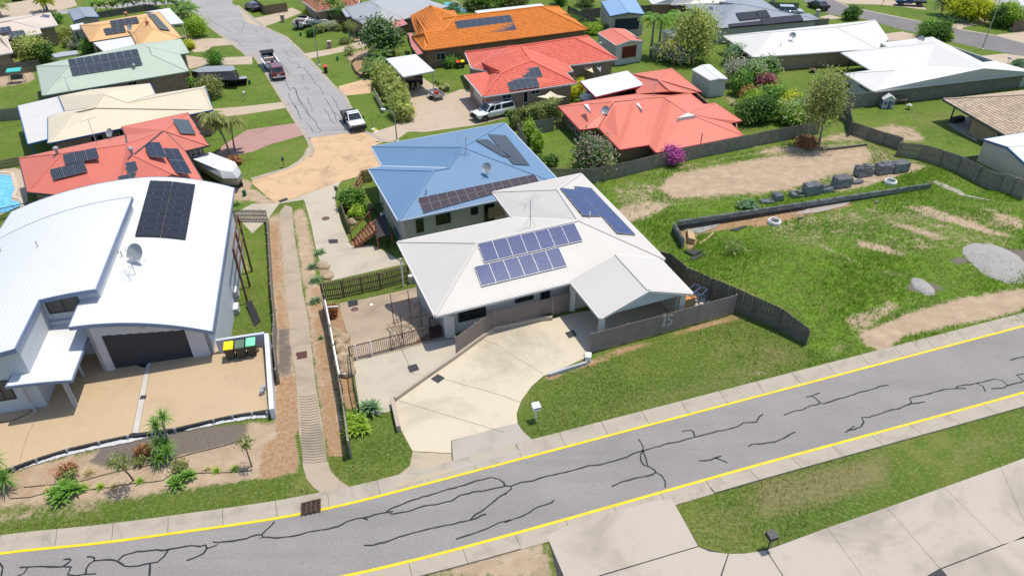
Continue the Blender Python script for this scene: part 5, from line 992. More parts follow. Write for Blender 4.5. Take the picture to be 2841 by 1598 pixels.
fM = ('S', 'SE', 'r1'); HM.solar(fM, c('Z6', 810,295, 1240,255, 1330,415, 905,460), 3, 1, 'black', .2); HM.solar(fM, c('Z6', 1250,250, 1500,225, 1600,385, 1345,412), 2, 1, 'black', .2); HM.solar(fM, c('Z6', 645,545, 1370,465, 1430,550, 690,615), 5, 1, 'black', .2); HM.solar(fM, c('Z6', 1365,420, 2250,330, 2340,462, 1440,560), 6, 1, 'black', .2); HM.solar(('W', 'S', 'r1'), c('Z6', -290,265, -60,155, 440,510, 390,545), 4, 1, 'black', .2)
HM.dish(c('Z6', 235, 320), ('W', 'S', 'r1'), .9); HM.antenna(c('Z6', 610, 140), ('N3', 'N4', 'r1'), 1.6, .3)
HN = House('house', 'white roofed house at the far side of the blue-grey roof', 'house', -2.4, dict(W=('Z5', 1290, 0), S=('Z5', 1370, 95), S2=('Z5', 1790, 85), S3=('Z5', 1810, 110), E=('Z5', 2900, 70), E2=('Z5', 3700, -80), N=('Z5', 3000, -350), NW=('Z5', 1600, -260)), dict(r1=('Z5', 2000, -130, 1.5), r2=('Z5', 2900, -200, 1.5)), [('W', 'S', 'S2', 'r1'), ('S2', 'S3', 'E', 'E2', 'r2', 'r1'), ('E2', 'N', 'r2'), ('N', 'NW', 'r1', 'r2'), ('NW', 'W', 'r1')], m_offw, w_brick, WHITE, oh=.4)
# tan tiled house and white shed on the right edge
HI = House('house', 'tan tiled house with an open patio corner at the lot fence', 'house', -1.2, dict(W=('Z8', 465, 220), S=('Z8', 1680, 920), SE=('Z8', 3600, 700), NE=('Z8', 3200, -90)), dict(r1=('Z8', 2150, 135, 1.8), r2=('Z8', 2700, 110, 1.8)), [('W', 'S', 'r1'), ('S', 'SE', 'r2', 'r1'), ('SE', 'NE', 'r2'), ('NE', 'W', 'r1', 'r2')], m_ttan, None, t_dark, style='tile', course=.36)
p_, q_ = HI.P['W'], HI.P['S']; d_ = (q_-p_)/np.linalg.norm(q_-p_); n_ = np.array([-d_[1], d_[0], 0]); n_ = n_ if n_[0] > 0 else -n_
HI.wall([p_+d_*4.6+n_*.5, q_+n_*.5, HI.P['SE']+[0, 2, 0], HI.P['NE']-[0, .5, 0], p_+d_*1.5+n_*5.0, p_+d_*4.6+n_*4.2], 0, w_brick3)
HI.post(c('Z8', 565, 610), -1.3, .12, t_dark); sheet('patio', c('Z8', 525,635, 1020,930, 1060,870, 1180,640, 830,500, 700,560), m_grey if False else MATS['grey_concrete'], .012)
HI.window(c('Z8', 1375,770, 1490,830, 1480,880, 1365,840), mull=0)
HJ = House('shed', 'white-roofed shed with blue fascia and a beige gable wall', 'shed', -.6, dict(FLa=('Z8', 1150, 885), FRa=('Z8', 1900, 1340), BR=('Z8', 2900, 1200), BLa=('Z8', 2050, 735)), dict(fa=('Z8', 1545, 1012, .45), ba=('Z8', 2500, 900, .45)), [('BLa', 'FLa', 'fa', 'ba'), ('fa', 'FRa', 'BR', 'ba')], m_pure, w_beige, t_blue, oh=.05)
MB().face([HJ.P['FLa']+[.06, .02, -.15], HJ.P['FRa']+[.06, .02, -.15], HJ.P['fa']+[.06, .02, -.1]]).build('gable', w_beige, HJ.root)
HR = House('house', 'white roofed house at the top right corner beyond the road', 'house', -2.2, dict(W=('Z7', 1670, 25), S=('Z7', 2450, 335), E=('Z7', 3400, 250), N=('Z7', 3100, -300), NW=('Z7', 2000, -260)), dict(r1=('Z7', 2450, -40, 1.6), r2=('Z7', 2800, -90, 1.6)), [('W', 'S', 'r1'), ('S', 'E', 'r2', 'r1'), ('E', 'N', 'r2'), ('N', 'NW', 'r1', 'r2'), ('NW', 'W', 'r1')], m_pure, w_brick, t_blue, oh=.5)
# carport with the caravan
CP2 = flatroof('carport', 'white flat-roofed carport on slim posts over the dark green caravan', -1.7, [('01', 1345, 592), ('01', 1520, 775), ('01', 1828, 715), ('01', 1640, 548)], m_offw, GREYM, 'abcd', 'carport')
# far road on the right with its driveways
sheet('street', c('03', 350,-60, 520,60, 700,140, 1050,190, 1400,290, 1600,330, 1840,400, 2170,470, 2576,545, 2800,600, 2800,450, 2576,425, 2300,350, 1950,290, 1800,265, 1380,175, 1100,120, 880,70, 700,-10, 600,-60), m_road3, .004)
kerbline(c('03', 2800,450, 2576,425, 2300,350, 1950,290, 1800,265, 1380,175, 1100,120, 880,70, 700,-10), -.4)
sheet('driveway', c('03', 740,0, 860,40, 1210,50, 1320,60, 1640,100, 1600,50, 1330,10, 1000,-20), m_sand, .009); sheet('driveway', c('03', 1780,262, 1960,292, 2000,265, 2160,235, 2240,210, 2150,175, 1990,215), m_sand, .009)
sheet('driveway', c('03', 1230,330, 1400,308, 1560,345, 1560,380, 1260,400), m_sand, .009); sheet('driveway', c('03', 2090,550, 2390,520, 2576,545, 2900,600, 2400,640, 2150,600), m_sand, .009); sheet('driveway', c('03', 600,170, 700,145, 830,180, 700,190), m_sand, .009); sheet('driveway', c('03', 2300,340, 2576,310, 2700,320, 2700,420, 2576,420), m_sand, .009)
# far cross street at the top left
sheet('street', c('00', -100,170, 540,115, 900,70, 1250,20, 1820,-60, 2000,160, 1800,40, 1300,80, 950,90, 560,160, -100,230), m_road2, .003)
# ================================================================ FENCES AND WALLS
m_pale = M('weathered_timber', (.235, .21, .17), .4, 2.2, .85, fine=.35, fscale=9); m_dark = M('dark_timber', (.14, .127, .104), .35, 2.5, .85, fine=.3, fscale=9); m_new = M('honey_timber', (.34, .22, .11), .25, 2, .8, fine=.25, fscale=8); m_brown = M('brown_timber', (.17, .125, .09), .3, 2.5, .85, fine=.3)
m_slat = M('dark_brown_slat', (.26, .21, .18), .12, 2, .55); m_blk = M('black_steel', (.03, .03, .033), .15, 3, .45, .3); m_browns = M('bronze_steel', (.10, .075, .06), .15, 3, .45, .3)
UNIT = MB().box(-.5, .5, -.5, .5, 0, 1).mesh('unit_piece', None)
_uc = {}
def unit(mat):
    if mat.name not in _uc: m = UNIT.copy(); m.materials.append(mat); _uc[mat.name] = m
    return _uc[mat.name]
def fence(label, px, h, mat=None, single=False, pw=.10, gap=.012, side=-1, top=True, post=2.4, pickets=False, cat='fence', name='timber_fence', group=None, rails=True, wob=.02, z=None):
    """px: pixels of the top edge (or of the base when top=False); palings stand straight up"""
    hs = h if hasattr(h, '__len__') else [h]*len(px); mat = mat or m_pale
    P = [(G(p, hh) - np.array([0, 0, hh])) if top else G(p) for p, hh in zip(px, hs)]
    root = thing(name, P[len(P)//2], label, cat, group); o0 = np.array(worldloc(root)); pal = MB(); um = unit(mat)
    for (a, b, h0, h1) in zip(P[:-1], P[1:], hs[:-1], hs[1:]):
        L = np.linalg.norm((b-a)[:2]); d = (b-a)[:2]/L; n = np.array([-d[1], d[0]])*side; ang = math.atan2(d[1], d[0]); k = max(1, int(L/(pw+gap)))
        for i in range(k):
            t = (i+.5)/k; q = a+(b-a)*t; hh = h0+(h1-h0)*t+random.uniform(-wob, wob); zz = TZ(q[0], q[1]) if z is None else z
            if single: link('paling', um, root, (q[0]-o0[0], q[1]-o0[1], zz-.05-o0[2]), (0, random.uniform(-.008, .008), ang), (pw, .022, hh+.05))
            else:
                e, f = d*pw/2, np.array([-d[1], d[0]])*.011; pal.prism([q[:2]-e-f, q[:2]+e-f, q[:2]+e+f, q[:2]-e+f], zz-.05, zz+hh)
        np_ = max(1, int(round(L/post)))
        for i in range(np_+1):
            t = i/np_; q = a[:2]+(b-a)[:2]*t+n*.06; hh = h0+(h1-h0)*t; zz = TZ(*q) if z is None else z; link('post', um, root, (q[0]-o0[0], q[1]-o0[1], zz-.1-o0[2]), (0, 0, ang), (.11, .10, hh+.08))
        if rails:
            for fr in (.18, .52, .86):
                for i in range(np_):
                    t0, t1 = i/np_, (i+1)/np_; q0, q1 = a[:2]+(b-a)[:2]*t0+n*.035, a[:2]+(b-a)[:2]*t1+n*.035; z0, z1 = (TZ(*q0), TZ(*q1)) if z is None else (z, z)
                    MB().bar([*q0, z0+(h0+(h1-h0)*t0)*fr], [*q1, z1+(h0+(h1-h0)*t1)*fr], .045, .085).build('rail', mat, root)
    if not single: o = pal.build('paling', mat, root); o['kind'] = 'stuff'
    return root
fence('dark timber paling fence running from the carport down to the road', [c('12', 1570,1080), c('12', 1840,1240), c('12', 2340,1449), c('23', 0,85), c('23', 240,190), c('23', 515,395)], [1.75, 1.75, 1.75, 1.7, 1.65, 1.2], m_dark, True, gap=.003)
fence('tall grey paling fence behind the oleander and magenta bougainvillea', [c('12', 430,240), c('12', 740,252), c('12', 900,245), c('12', 1200,188), c('12', 1555,100), c('12', 1960,8), c('02', 2536,1342), c('03', 40,1275), c('03', 620,1170)], 1.55, m_pale, False, side=1)
fence('grey paling fence with exposed rails curving round the tan-roofed yard', [c('03', 935,1180), c('03', 1090,1230), c('03', 1245,1280), c('03', 1420,1330), c('13', 1390,-15), c('13', 1610,5), c('13', 1810,60), c('13', 1980,118), c('13', 2170,212), c('13', 2400,285), c('13', 2640,365)], [1.4, 1.4, 1.4, 1.45, 1.5, 1.6, 1.65, 1.7, 1.7, 1.7, 1.7], m_pale, False, side=-1)
fence('short corner fence joining the playhouse yard to the vacant lot', [c('03', 830,1015), c('03', 900,1050), c('03', 930,1175)], 1.7, m_dark, False, side=-1)
fence('long grey paling fence in front of the big white roof', [c('03', 860,925), c('03', 1130,885), c('03', 2000,790), c('03', 2576,712), c('03', 2800,680)], 1.8, m_pale, False, side=1)
fence('grey paling fence in front of the dish-bearing white roof', [c('Z6', 985,1310), c('03', 400,518), c('03', 1140,425)], 1.8, m_pale, False, side=1)
fence('grey paling fence behind the black solar panels', [c('Z6', 460,640), c('Z6', 1440,552), c('Z6', 2576,458), c('03', 700,180)], 1.8, m_pale, False, side=1); fence('dark paling fence beyond the blue-grey roof near the black car', [c('Z6', 1480,55), c('Z6', 2230,75)], 1.7, m_dark, False, side=1)
fence('dark paling fence beside the pale blue shed', [c('02', 640,60), c('02', 1110,285)], 1.7, m_dark, False, side=-1); fence('paling fence left of the pale blue shed', [c('02', 770,100), c('02', 965,78)], 1.7, m_dark, False, side=1); fence('grey paling fence behind the tall royal palms', [c('Z5', 1100,130), c('Z5', 1850,110)], 1.8, m_dark, False, side=1)
fence('dark paling fence behind the teal swing seat', [c('00', -60,665), c('00', 380,600)], 1.6, m_dark, False, side=-1); fence('paling fence between the two left lawns', [c('00', -60,1105), c('00', 195,1080)], 1.5, m_pale, False, side=-1); fence('picket fence between lawn and pool terrace', [c('10', -60,175), c('10', 195,125)], 1.0, m_dark, False, gap=.06, side=-1)
fence('paling fence screening the coral house lawn from the hedge', [c('02', 135,1245), c('02', 495,1185)], 1.6, m_pale, False, side=1); fence('slatted side gate beside the coral house', [c('02', 520,1180), c('02', 585,1170)], 1.5, m_brown, False, gap=.06, side=-1, cat='gate', name='timber_gate'); fence('return fence beside the blue roof corner', [c('02', 135,1250), c('02', 215,1385)], 1.6, m_pale, False, side=1)
fence('honey-coloured timber fence curving round the blue house lawn', [c('11', 1185,250), c('11', 1095,262), c('11', 1040,360), c('11', 1002,440)], 1.35, m_new, False, side=1); fence('low dark fence along the rockery by the timber stairs', [c('11', 1000,450), c('11', 878,540), c('11', 915,680), c('11', 965,790)], 1.1, m_brown, False, side=1)
fence('brown picket fence across the lower yard', [c('11', 680,1392), c('11', 890,1362), c('11', 1080,1322), c('11', 1270,1283), c('11', 1560,1208)], 1.55, m_brown, True, pw=.075, gap=.05, side=-1, post=2.2)
fence('thin grey fence following the drainage channel to the road', [c('21', 690,60), c('21', 745,260), c('21', 800,560), c('21', 860,880), c('21', 905,1150), c('31', 950,80)], 1.35, m_pale, True, side=1)
fence('grey fence between drainage channel and the lawn strip', [c('11', 135,665), c('11', 160,1000), c('11', 182,1400), c('21', 205,450), c('21', 238,800)], 1.2, m_pale, True, side=-1)
fence('slatted grey gate across the side path of the curved-roof house', [c('10', 2300,658), c('11', 130,660)], 1.2, m_pale, True, pw=.07, gap=.06, side=-1, cat='gate', name='timber_gate')
fence('low cream fence under the bamboo hedge', [c('01', 1222,892), c('01', 1310,1050)], 1.1, w_cream, False, side=1); fence('weathered fence at the end of the street lawn', [c('01', 10,-20), c('01', 115,60), c('01', 340,30)], 1.6, m_brown, False, side=1)
fence('brown paling fence at the right road verge', [c('Z7', 2370,505), c('Z7', 2900,470)], 1.7, m_brown, False, side=1); fence('paling fence beside the shed roof on the right edge', [c('Z8', 820,1185), c('Z8', 1055,1150)], 1.2, m_dark, False, side=1); fence('dark fence beside the cream house entry', [c('00', 1945,1195), c('00', 2150,1175)], 1.2, m_dark, False, side=-1)
fence('dark fence under the palm row', [c('Z2', 240,270), c('Z2', 800,180), c('Z2', 1300,100), c('Z2', 1500,110)], 1.2, m_dark, False, side=-1)
# horizontal slat screens of number fifteen
def slats(label, tops, h, n, mat, base=0.0, posts=True, cat='fence', zoff=0.0):
    hs = h if hasattr(h, '__len__') else [h]*len(tops); P = [G(p, hh)-np.array([0, 0, hh]) for p, hh in zip(tops, hs)]; root = thing('slat_fence', P[0], label, cat); 
    for a, b, h0, h1 in zip(P[:-1], P[1:], hs[:-1], hs[1:]):
        for k in range(n):
            f0 = (k+.5)/n; d = (b-a)[:2]/np.linalg.norm((b-a)[:2]); MB().bar(a+[0, 0, base+(h0-base)*f0], b+[0, 0, base+(h1-base)*f0], .022, (h0-base)/n*.58).build('slat', mat, root)
    for a, hh in zip(P, hs): d = (P[-1]-P[0])[:2]/np.linalg.norm((P[-1]-P[0])[:2]); n_ = np.array([-d[1], d[0]]); q = a[:2]+n_*.03; MB().box(q[0]-.04, q[0]+.04, q[1]-.03, q[1]+.05, a[2]-.3, a[2]+hh+.02).build('post', mat, root)
    return root, P
sf, SP = slats('long dark brown slatted screen with the house number 15', c('22', 875,455, 1240,358, 1606,260, 1973,161, 2338,62), 1.55, 27, m_slat, .04)
slats('dark slatted screen stepping up beside the cream driveway', [c('21', 2045,490), c('21', 2245,350), c('21', 2432,222)], 1.5, 24, m_slat, .28); slats('dark slatted screen along the driveway below the small windows', [c('21', 2440,222), c('22', 58,195), c('22', 480,90)], 1.5, 24, m_slat, .25); slats('dark slatted gate beside the carport pillar', [c('22', 490,85), c('22', 690,30)], 1.55, 26, m_slat, .03, cat='gate')
# raised house number: slim open numerals fixed to the slats
d0 = (SP[-1]-SP[0]); d0 = d0/np.linalg.norm(d0); nn_ = np.array([d0[1], -d0[0], 0]); nn_ = nn_ if nn_[1] < 0 else -nn_; m_num = M('number_steel', (.62, .60, .58), .05, 3, .4)
def onf(px): return hplane(px, SP[0]+nn_*.03, nn_)
num = link('house_number', None, sf, None)
for st in ([(1590,288), (1622,268), (1600,375)], [(1570,383), (1622,370)], [(1610,300), (1592,372)], [(1690,262), (1648,275), (1640,318)], [(1640,318), (1668,305), (1685,320), (1678,352), (1655,368), (1632,362)], [(1648,322), (1665,316), (1674,326), (1668,348), (1650,358)]):
    q = [onf(c('22', *p)) for p in st]
    for a, b in zip(q[:-1], q[1:]): MB().bar(a, b, .028, .028, tuple(nn_)).build('stroke', m_num, num)
# kerb walls of the driveway and pad
def lowwall(label, px, h, wd, mat, name='retaining_wall', cat='retaining wall', zt=None, base=-.4):
    P = [G(p, h) for p in px]; root = thing(name, P[0]-np.array([0, 0, h]), label, cat)
    for a, b in zip(P[:-1], P[1:]):
        d = (b-a)[:2]/np.linalg.norm((b-a)[:2]); n = np.array([-d[1], d[0]])*wd/2; e = d*wd/2*0; q = [a[:2]-n-e, b[:2]-n+e, b[:2]+n+e, a[:2]+n-e]; MB().prism(q, [min(a[2], b[2])-h+base]*4, [a[2], b[2], b[2], a[2]]).build('wall_panel', mat, root)
    return root
m_cw = M('wall_taupe', (.38, .32, .25), .08, 2, .8)
lowwall('low taupe wall under the slatted screens beside the driveway', c('21', 1428,1092, 1745,868, 2055,655, 2250,512, 2440,378) + c('22', 58,352, 345,290, 480,278), .28, .2, m_cw); lowwall('short taupe wall end between agave lawn and driveway', c('21', 1405,1100, 1440,1260, 1468,1382), .45, .22, m_cw)
lowwall('grey kerb sleepers along the bark strip', c('22', 825,735, 650,790, 445,858), .2, .14, MATS['render_grey'], 'edging', 'garden edging'); lowwall('white end block of the slatted screen', c('22', 845,640, 840,690), .4, .35, M('white_block', (.75, .74, .72), .04, 2, .7), 'end_pier', 'pier')
# balustrade between pad and lower yard
def balustrade(label, tops, h, sp, mat, endpost=1.8, w_=.025):
    P = [G(p, h)-np.array([0, 0, h]) for p in tops]; root = thing('balustrade', P[0], label, 'railing'); o0 = np.array(worldloc(root)); um = unit(mat)
    for a, b in zip(P[:-1], P[1:]):
        L = np.linalg.norm((b-a)[:2]); k = int(L/sp); ang = math.atan2((b-a)[1], (b-a)[0])
        for i in range(k+1): q = a+(b-a)*i/k; link('baluster', um, root, (*(q-o0)[:2], TZ(q[0], q[1])+.08-o0[2]), (0, 0, ang), (w_, w_, h-.1))
        for hh in (h, .1): MB().bar(a+[0, 0, hh], b+[0, 0, hh], .05, .05).build('rail', mat, root)
        for i in range(int(round(L/endpost))+1): q = a+(b-a)*i/max(1, int(round(L/endpost))); link('post', um, root, (*(q-o0)[:2], TZ(q[0], q[1])-.1-o0[2]), (0, 0, ang), (.06, .06, h+.12))
    return root
balustrade('black balustrade along the back of the concrete pad', c('21', 968,590, 1380,487, 1770,388), 1.05, .115, m_browns); balustrade('black balustrade down the side of the concrete pad', c('21', 965,592, 1000,880, 1062,1165), 1.05, .12, m_blk); balustrade('blue-topped pool safety fence', c('10', -60,665, 130,620, 275,590), 1.1, .11, m_browns); balustrade('black entry railing against the left wall of house fifteen', c('21', 1778,300, 1880,275), 1.0, .11, m_blk)
# stairs, landing and scaffold
st = thing('stairs', g('21', 1690, 540), 'brown timber steps down to the lower yard beside the balustrade', 'stairs'); m_red = M('red_decking', (.20, .075, .05), .25, 4, .75)
for k in range(6):
    a, b = g('21', 1615+26*k, 560-14*k), g('21', 1668+26*k, 548-14*k); MB().prism([a[:2], b[:2], b[:2]+[.02, .24], a[:2]+[.02, .24]], a[2]-.05+.02*k, a[2]+.0+.02*k).build('tread', m_red, st)
ld = thing('landing', g('21', 1840, 470), 'dark red entry landing beside the service cabinet', 'landing')
for k in range(7): a, b = g('21', 1770+2*k, 415+17*k), g('21', 1895+3*k, 385+17*k); MB().bar(a+[0, 0, .12], b+[0, 0, .12], .13, .04).build('board', M('dark_decking', (.07, .03, .026), .2, 4, .7), ld)
sc_ = thing('scaffold', g('21', 1530, 450), 'rusty tube scaffold tower standing in the lower yard', 'scaffold'); m_sc = M('scaffold_rust', (.13, .07, .055), .3, 6, .7, .3)
SB = [g('21', *p) for p in ((1428, 385), (1598, 350), (1712, 425), (1522, 570))]; hS = 2.6; ztop = SB[0][2]+hS
for b in SB: MB().tube([b, [b[0], b[1], b[2]+hS]], .026, 7).build('standard', m_sc, sc_)
for i in range(4):
    for z in (.5, 1.9): a, b = SB[i], SB[(i+1) % 4]; MB().tube([a+[0, 0, z], b+[0, 0, z]], .024, 6).build('ledger', m_sc, sc_)
MB().tube([SB[0]+[0, 0, 2.1], SB[3]+[0, 0, .6]], .02, 6).build('brace', m_sc, sc_); MB().tube([SB[1]+[0, 0, 2.1], SB[2]+[0, 0, .6]], .02, 6).build('brace', m_sc, sc_)
for a, b in (((1365,388), (1440,560)), ((1400,385), (1770,388)), ((1370,640), (1725,330))): MB().tube([g('21', *a)+[0, 0, .25], g('21', *b)+[0, 0, 1.0]], .022, 6).build('loose_tube', m_sc, sc_)
# white pipes
m_pvc = M('white_pvc', (.80, .80, .80), .04, 3, .4)
pp = thing('drain_pipe', G(c('21', 735, 130), 1.2)-np.array([0, 0, 1.2]), 'white plastic pipe running along the top of the thin grey fence', 'pipe'); MB().tube([G(p, 1.25) for p in c('21', 730,120, 770,320, 820,600, 872,862)] + [G(c('21', 935,858), 1.0)], .055, 8).build('pipe_run', m_pvc, pp); MB().tube([G(p, 1.1) for p in c('21', 748,190, 860,178)] + [G(c('21', 868,190), .9)], .05, 8).build('elbow', m_pvc, pp)
for p, lab in (((1475, 1150, 1520, 1428), 'tall white pipe standing by the brown picket fence'),):
    b = g('11', 1520, 1428); t_ = vtop(b, c('11', 1475, 1150)); MB().tube([b, [b[0], b[1], t_]], .06, 10).build('vent_stack', m_pvc, None, lab, 'pipe')
for p0, p1 in (((1055,715), (1035,565)), ((1205,680), (1178,525))): b = g('21', *p0); MB().tube([b, [b[0], b[1], vtop(b, c('21', *p1))]], .04, 8).build('white_stake', m_pvc, None, 'white plastic stake standing behind the pad balustrade', 'stake', 'white stakes behind the balustrade')
# timber stairs and deck of the blue house
sd = thing('deck_stairs', g('11', 1010, 1000), 'reddish timber stairs with black balusters beside the blue house', 'stairs'); tz0 = g('11', 1020, 1030); tz1 = hz(c('11', 1215, 800), tz0[2]+1.5); m_cedar = M('red_cedar', (.26, .11, .06), .25, 5, .7)
L0, L1 = g('11', 1000, 975), hz(c('11', 1185, 790), tz0[2]+1.3); R0, R1 = g('11', 1040, 1040), hz(c('11', 1245, 880), tz0[2]+1.3)
for k in range(8): f = k/7; MB().bar(L0+(L1-L0)*f+[0, 0, .03], R0+(R1-R0)*f+[0, 0, .03], .26, .045).build('tread', m_cedar, sd)
for A_, B_ in ((L0, L1), (R0, R1)):
    MB().bar(A_, B_, .05, .24).build('stringer', m_cedar, sd); MB().bar(A_+[0, 0, .95], B_+[0, 0, .95], .07, .08).build('handrail', m_cedar, sd)
    for k in range(9): f = k/8; q = A_+(B_-A_)*f; MB().tube([q, q+[0, 0, .95]], .014, 5).build('baluster', m_blk, sd)
    for q in (A_, B_): MB().box(q[0]-.05, q[0]+.05, q[1]-.05, q[1]+.05, q[2]-.1, q[2]+1.05).build('post', m_cedar, sd)
dk = thing('deck', g('11', 1320, 900), 'dark timber entry deck against the blue house wall', 'deck'); zd = tz0[2]+1.25
D4 = [hz(c('11', *p), zd) for p in ((1190, 780), (1255, 940), (1400, 905), (1330, 700))]
for k in range(14): f0, f1 = k/14, (k+.9)/14; a, b, d_, e = D4[0]+(D4[3]-D4[0])*f0, D4[1]+(D4[2]-D4[1])*f0, D4[1]+(D4[2]-D4[1])*f1, D4[0]+(D4[3]-D4[0])*f1; MB().prism([p[:2] for p in (a, b, d_, e)], zd-.05, zd).build('board', M('charcoal_decking', (.045, .04, .042), .2, 4, .7), dk)
for p in D4[:3]: MB().box(p[0]-.05, p[0]+.05, p[1]-.05, p[1]+.05, TZ(p[0], p[1])-.1, zd).build('post', m_cedar, dk)
ra, rb = hz(c('11', 1185, 700), zd+.0), hz(c('11', 1330, 690), zd)
for z in (.1, .95): MB().bar(ra+[0, 0, z], rb+[0, 0, z], .05, .05).build('rail', m_blk, dk)
for k in range(14): q = ra+(rb-ra)*k/13; MB().tube([q+[0, 0, .1], q+[0, 0, .95]], .012, 5).build('baluster', m_blk, dk)
# honey slat screen at the blue house back corner
a, b = hz(c('11', 2370, 650), -.3), hz(c('11', 2536, 615), -.3); sb = thing('slat_fence', a, 'honey timber slat screen on the blue house balcony', 'fence')
for k in range(10): MB().bar(a+[0, 0, -.9+.1*k], b+[0, 0, -.9+.1*k], .02, .08).build('slat', m_new, sb)
# ---------------------------------------------------------------- block wall under construction on the vacant lot
m_blkc = M('concrete_block', (.27, .275, .28), .25, 3, .85, fine=.3); m_memb = M('black_membrane', (.040, .041, .046), .3, 1.5, .4, bump=.3, bscale=6); m_plas = M('grey_plastic', (.30, .29, .28), .3, 2, .3, bump=.5, bscale=5)
def blockmesh():
    m = MB(); L, W_, H_ = .375, .178, .182; t = .03
    m.box(-L/2, L/2, -W_/2, -W_/2+t, 0, H_); m.box(-L/2, L/2, W_/2-t, W_/2, 0, H_)
    for x in (-L/2, -t/2, L/2-t): m.box(x, x+t, -W_/2+t, W_/2-t, 0, H_-.004)
    m.box(-L/2+t, L/2-t, -W_/2+t, W_/2-t, 0, .03); return m.mesh('concrete_block', m_blkr)
_t = NT('block_grey'); _cc = _t.ramp(_t.n('ObjectInfo').outputs['Random'], [(0, (.12, .125, .13)), (1, (.33, .335, .34))]); m_blkr = _t.out(_t.mix(.3, _cc, _t.ramp(_t.noise(12, 4, .8), [(.3, (.1, .1, .1)), (.7, (.4, .4, .4))])), .9)
BLK = blockmesh()
bwl = thing('block_wall', G(c('12', 1700, 1000)), 'unfinished grey block retaining wall with black membrane on the vacant lot', 'retaining wall'); o0 = np.array(worldloc(bwl)); HW = .95
def blockrun(px, h0, h1, rows=2):
    A_, B_ = G(px[0], h0), G(px[1], h1); L = np.linalg.norm((B_-A_)[:2]); n = int(L/.40); ang = math.atan2((B_-A_)[1], (B_-A_)[0])
    for i in range(n):
        q = A_+(B_-A_)*(i+.5)/n
        for r in range(rows): link('block', BLK, bwl, (q-[0, 0, .19*(r+1)+.005*r])-o0, (0, 0, ang+random.uniform(-.01, .01)))
    d = (B_-A_)[:2]/L; nn = np.array([d[1], -d[0]]); nn = nn if nn[1] < 0 else -nn
    m = MB(); k = 24
    for i in range(k):
        a, b = A_+(B_-A_)*i/k, A_+(B_-A_)*(i+1)/k; j = [random.uniform(0, .03) for _ in range(2)]; za, zb = TZ(a[0], a[1])-.1, TZ(b[0], b[1])-.1; o = np.array([nn[0], nn[1], 0])
        m.face([[*(a+o*(.16+j[0]))[:2], za], [*(b+o*(.16+j[1]))[:2], zb], b+o*.115-[0, 0, .42], a+o*.115-[0, 0, .42]])
    m.build('membrane', m_memb, bwl)
    w2 = MB()
    q4 = [A_[:2]-nn*.09, B_[:2]-nn*.09, B_[:2]+nn*.09, A_[:2]+nn*.09]; q4 = q4 if area2(q4) > 0 else q4[::-1]; zb = min(TZ(*A_[:2]), TZ(*B_[:2]))
    w2.prism(q4, [TZ(*q)-.2 for q in q4], [ (A_[2] if np.linalg.norm(q-A_[:2]) < np.linalg.norm(q-B_[:2]) else B_[2])-.2-.19*(rows-1) for q in q4]); w2.build('lower_courses', m_blkc, bwl)
blockrun((c('12', 1745, 772), c('13', 1685, 378)), .95, .5); blockrun((c('12', 1800, 950), c('12', 1705, 795)), .95, .95)
foot = sheet('footing', c('13', 1690,360, 1720,350, 1960,450, 2290,550, 2240,545, 1920,470, 1780,420), MATS['grey_concrete'], .03); sheet('plastic_sheet', c('12', 1760,840, 2180,800, 2100,850, 1960,900, 1810,880), m_plas, .05, kind='stuff'); sheet('plastic_sheet', c('13', 560,600, 900,560, 850,600, 600,660, 330,690), M('pale_plastic', (.36, .32, .28), .2, 2, .35, bump=.5, bscale=5), .05, kind='stuff')
def pile(rc, x, y, nx, ny, nz, desc, jit=.0, ang0=None):
    """stack of hollow blocks; (x,y) base corner nearest the camera; bottom courses shown on the outside only"""
    P0 = g(rc, x, y); ang = A18-.05 if ang0 is None else ang0; d = np.array([math.cos(ang), math.sin(ang)]); n = np.array([-d[1], d[0]])
    for k in range(nz):
        for i in range(nx):
            for j in range(ny):
                if k < nz-1 and i > 0 and j > 0: continue
                if jit and k == nz-1 and random.random() < jit: continue
                q = P0[:2]+d*(.40*(i+.5)+random.uniform(-.01, .01))+n*(.20*(j+.5)+random.uniform(-.006, .006)); side = (i+j+k) % 5 == 0
                o = link('concrete_block', BLK, None, (q[0], q[1], P0[2]+.195*k+.02), (0, 0, ang+random.uniform(-.03, .03) if jit else ang)); tag(o, f'grey block in the {["top", "second", "third", "fourth", "bottom"][nz-1-k]} course of the {desc}', 'concrete block', f'course {k} blocks of the {desc}')
pile('13', 1330, 292, 4, 5, 5, 'stack nearest the boundary fence'); pile('13', 1180, 308, 4, 5, 5, 'stack topped by a lump', .1); pile('13', 985, 330, 4, 5, 5, 'leaning stack above the coiled pipe', .3); pile('13', 935, 395, 3, 4, 1, 'spill before the leaning stack', .3, .2)
pile('13', 770, 440, 4, 5, 5, 'square stack beside low rows'); pile('13', 640, 480, 3, 4, 2, 'low rows between square stacks', .2); pile('13', 480, 510, 4, 5, 5, 'square stack beside weedy blocks'); pile('13', 350, 530, 3, 4, 2, 'weedy heap beside torn plastic', .35); pile('13', 180, 560, 2, 4, 3, 'small overgrown end stack', .3); pile('13', 60, 590, 3, 4, 1, 'flat layer past the overgrown stack', .2)
for rc, x, y, lab in (('13', 415, 725, 'lone grey block beside the white pipe coil on red soil'), ('13', 1150, 570, 'lone hollow block lying in the grass below the block wall')): q = g(rc, x, y); tag(link('concrete_block', BLK, None, q, (0, 0, .6)), lab, 'concrete block')
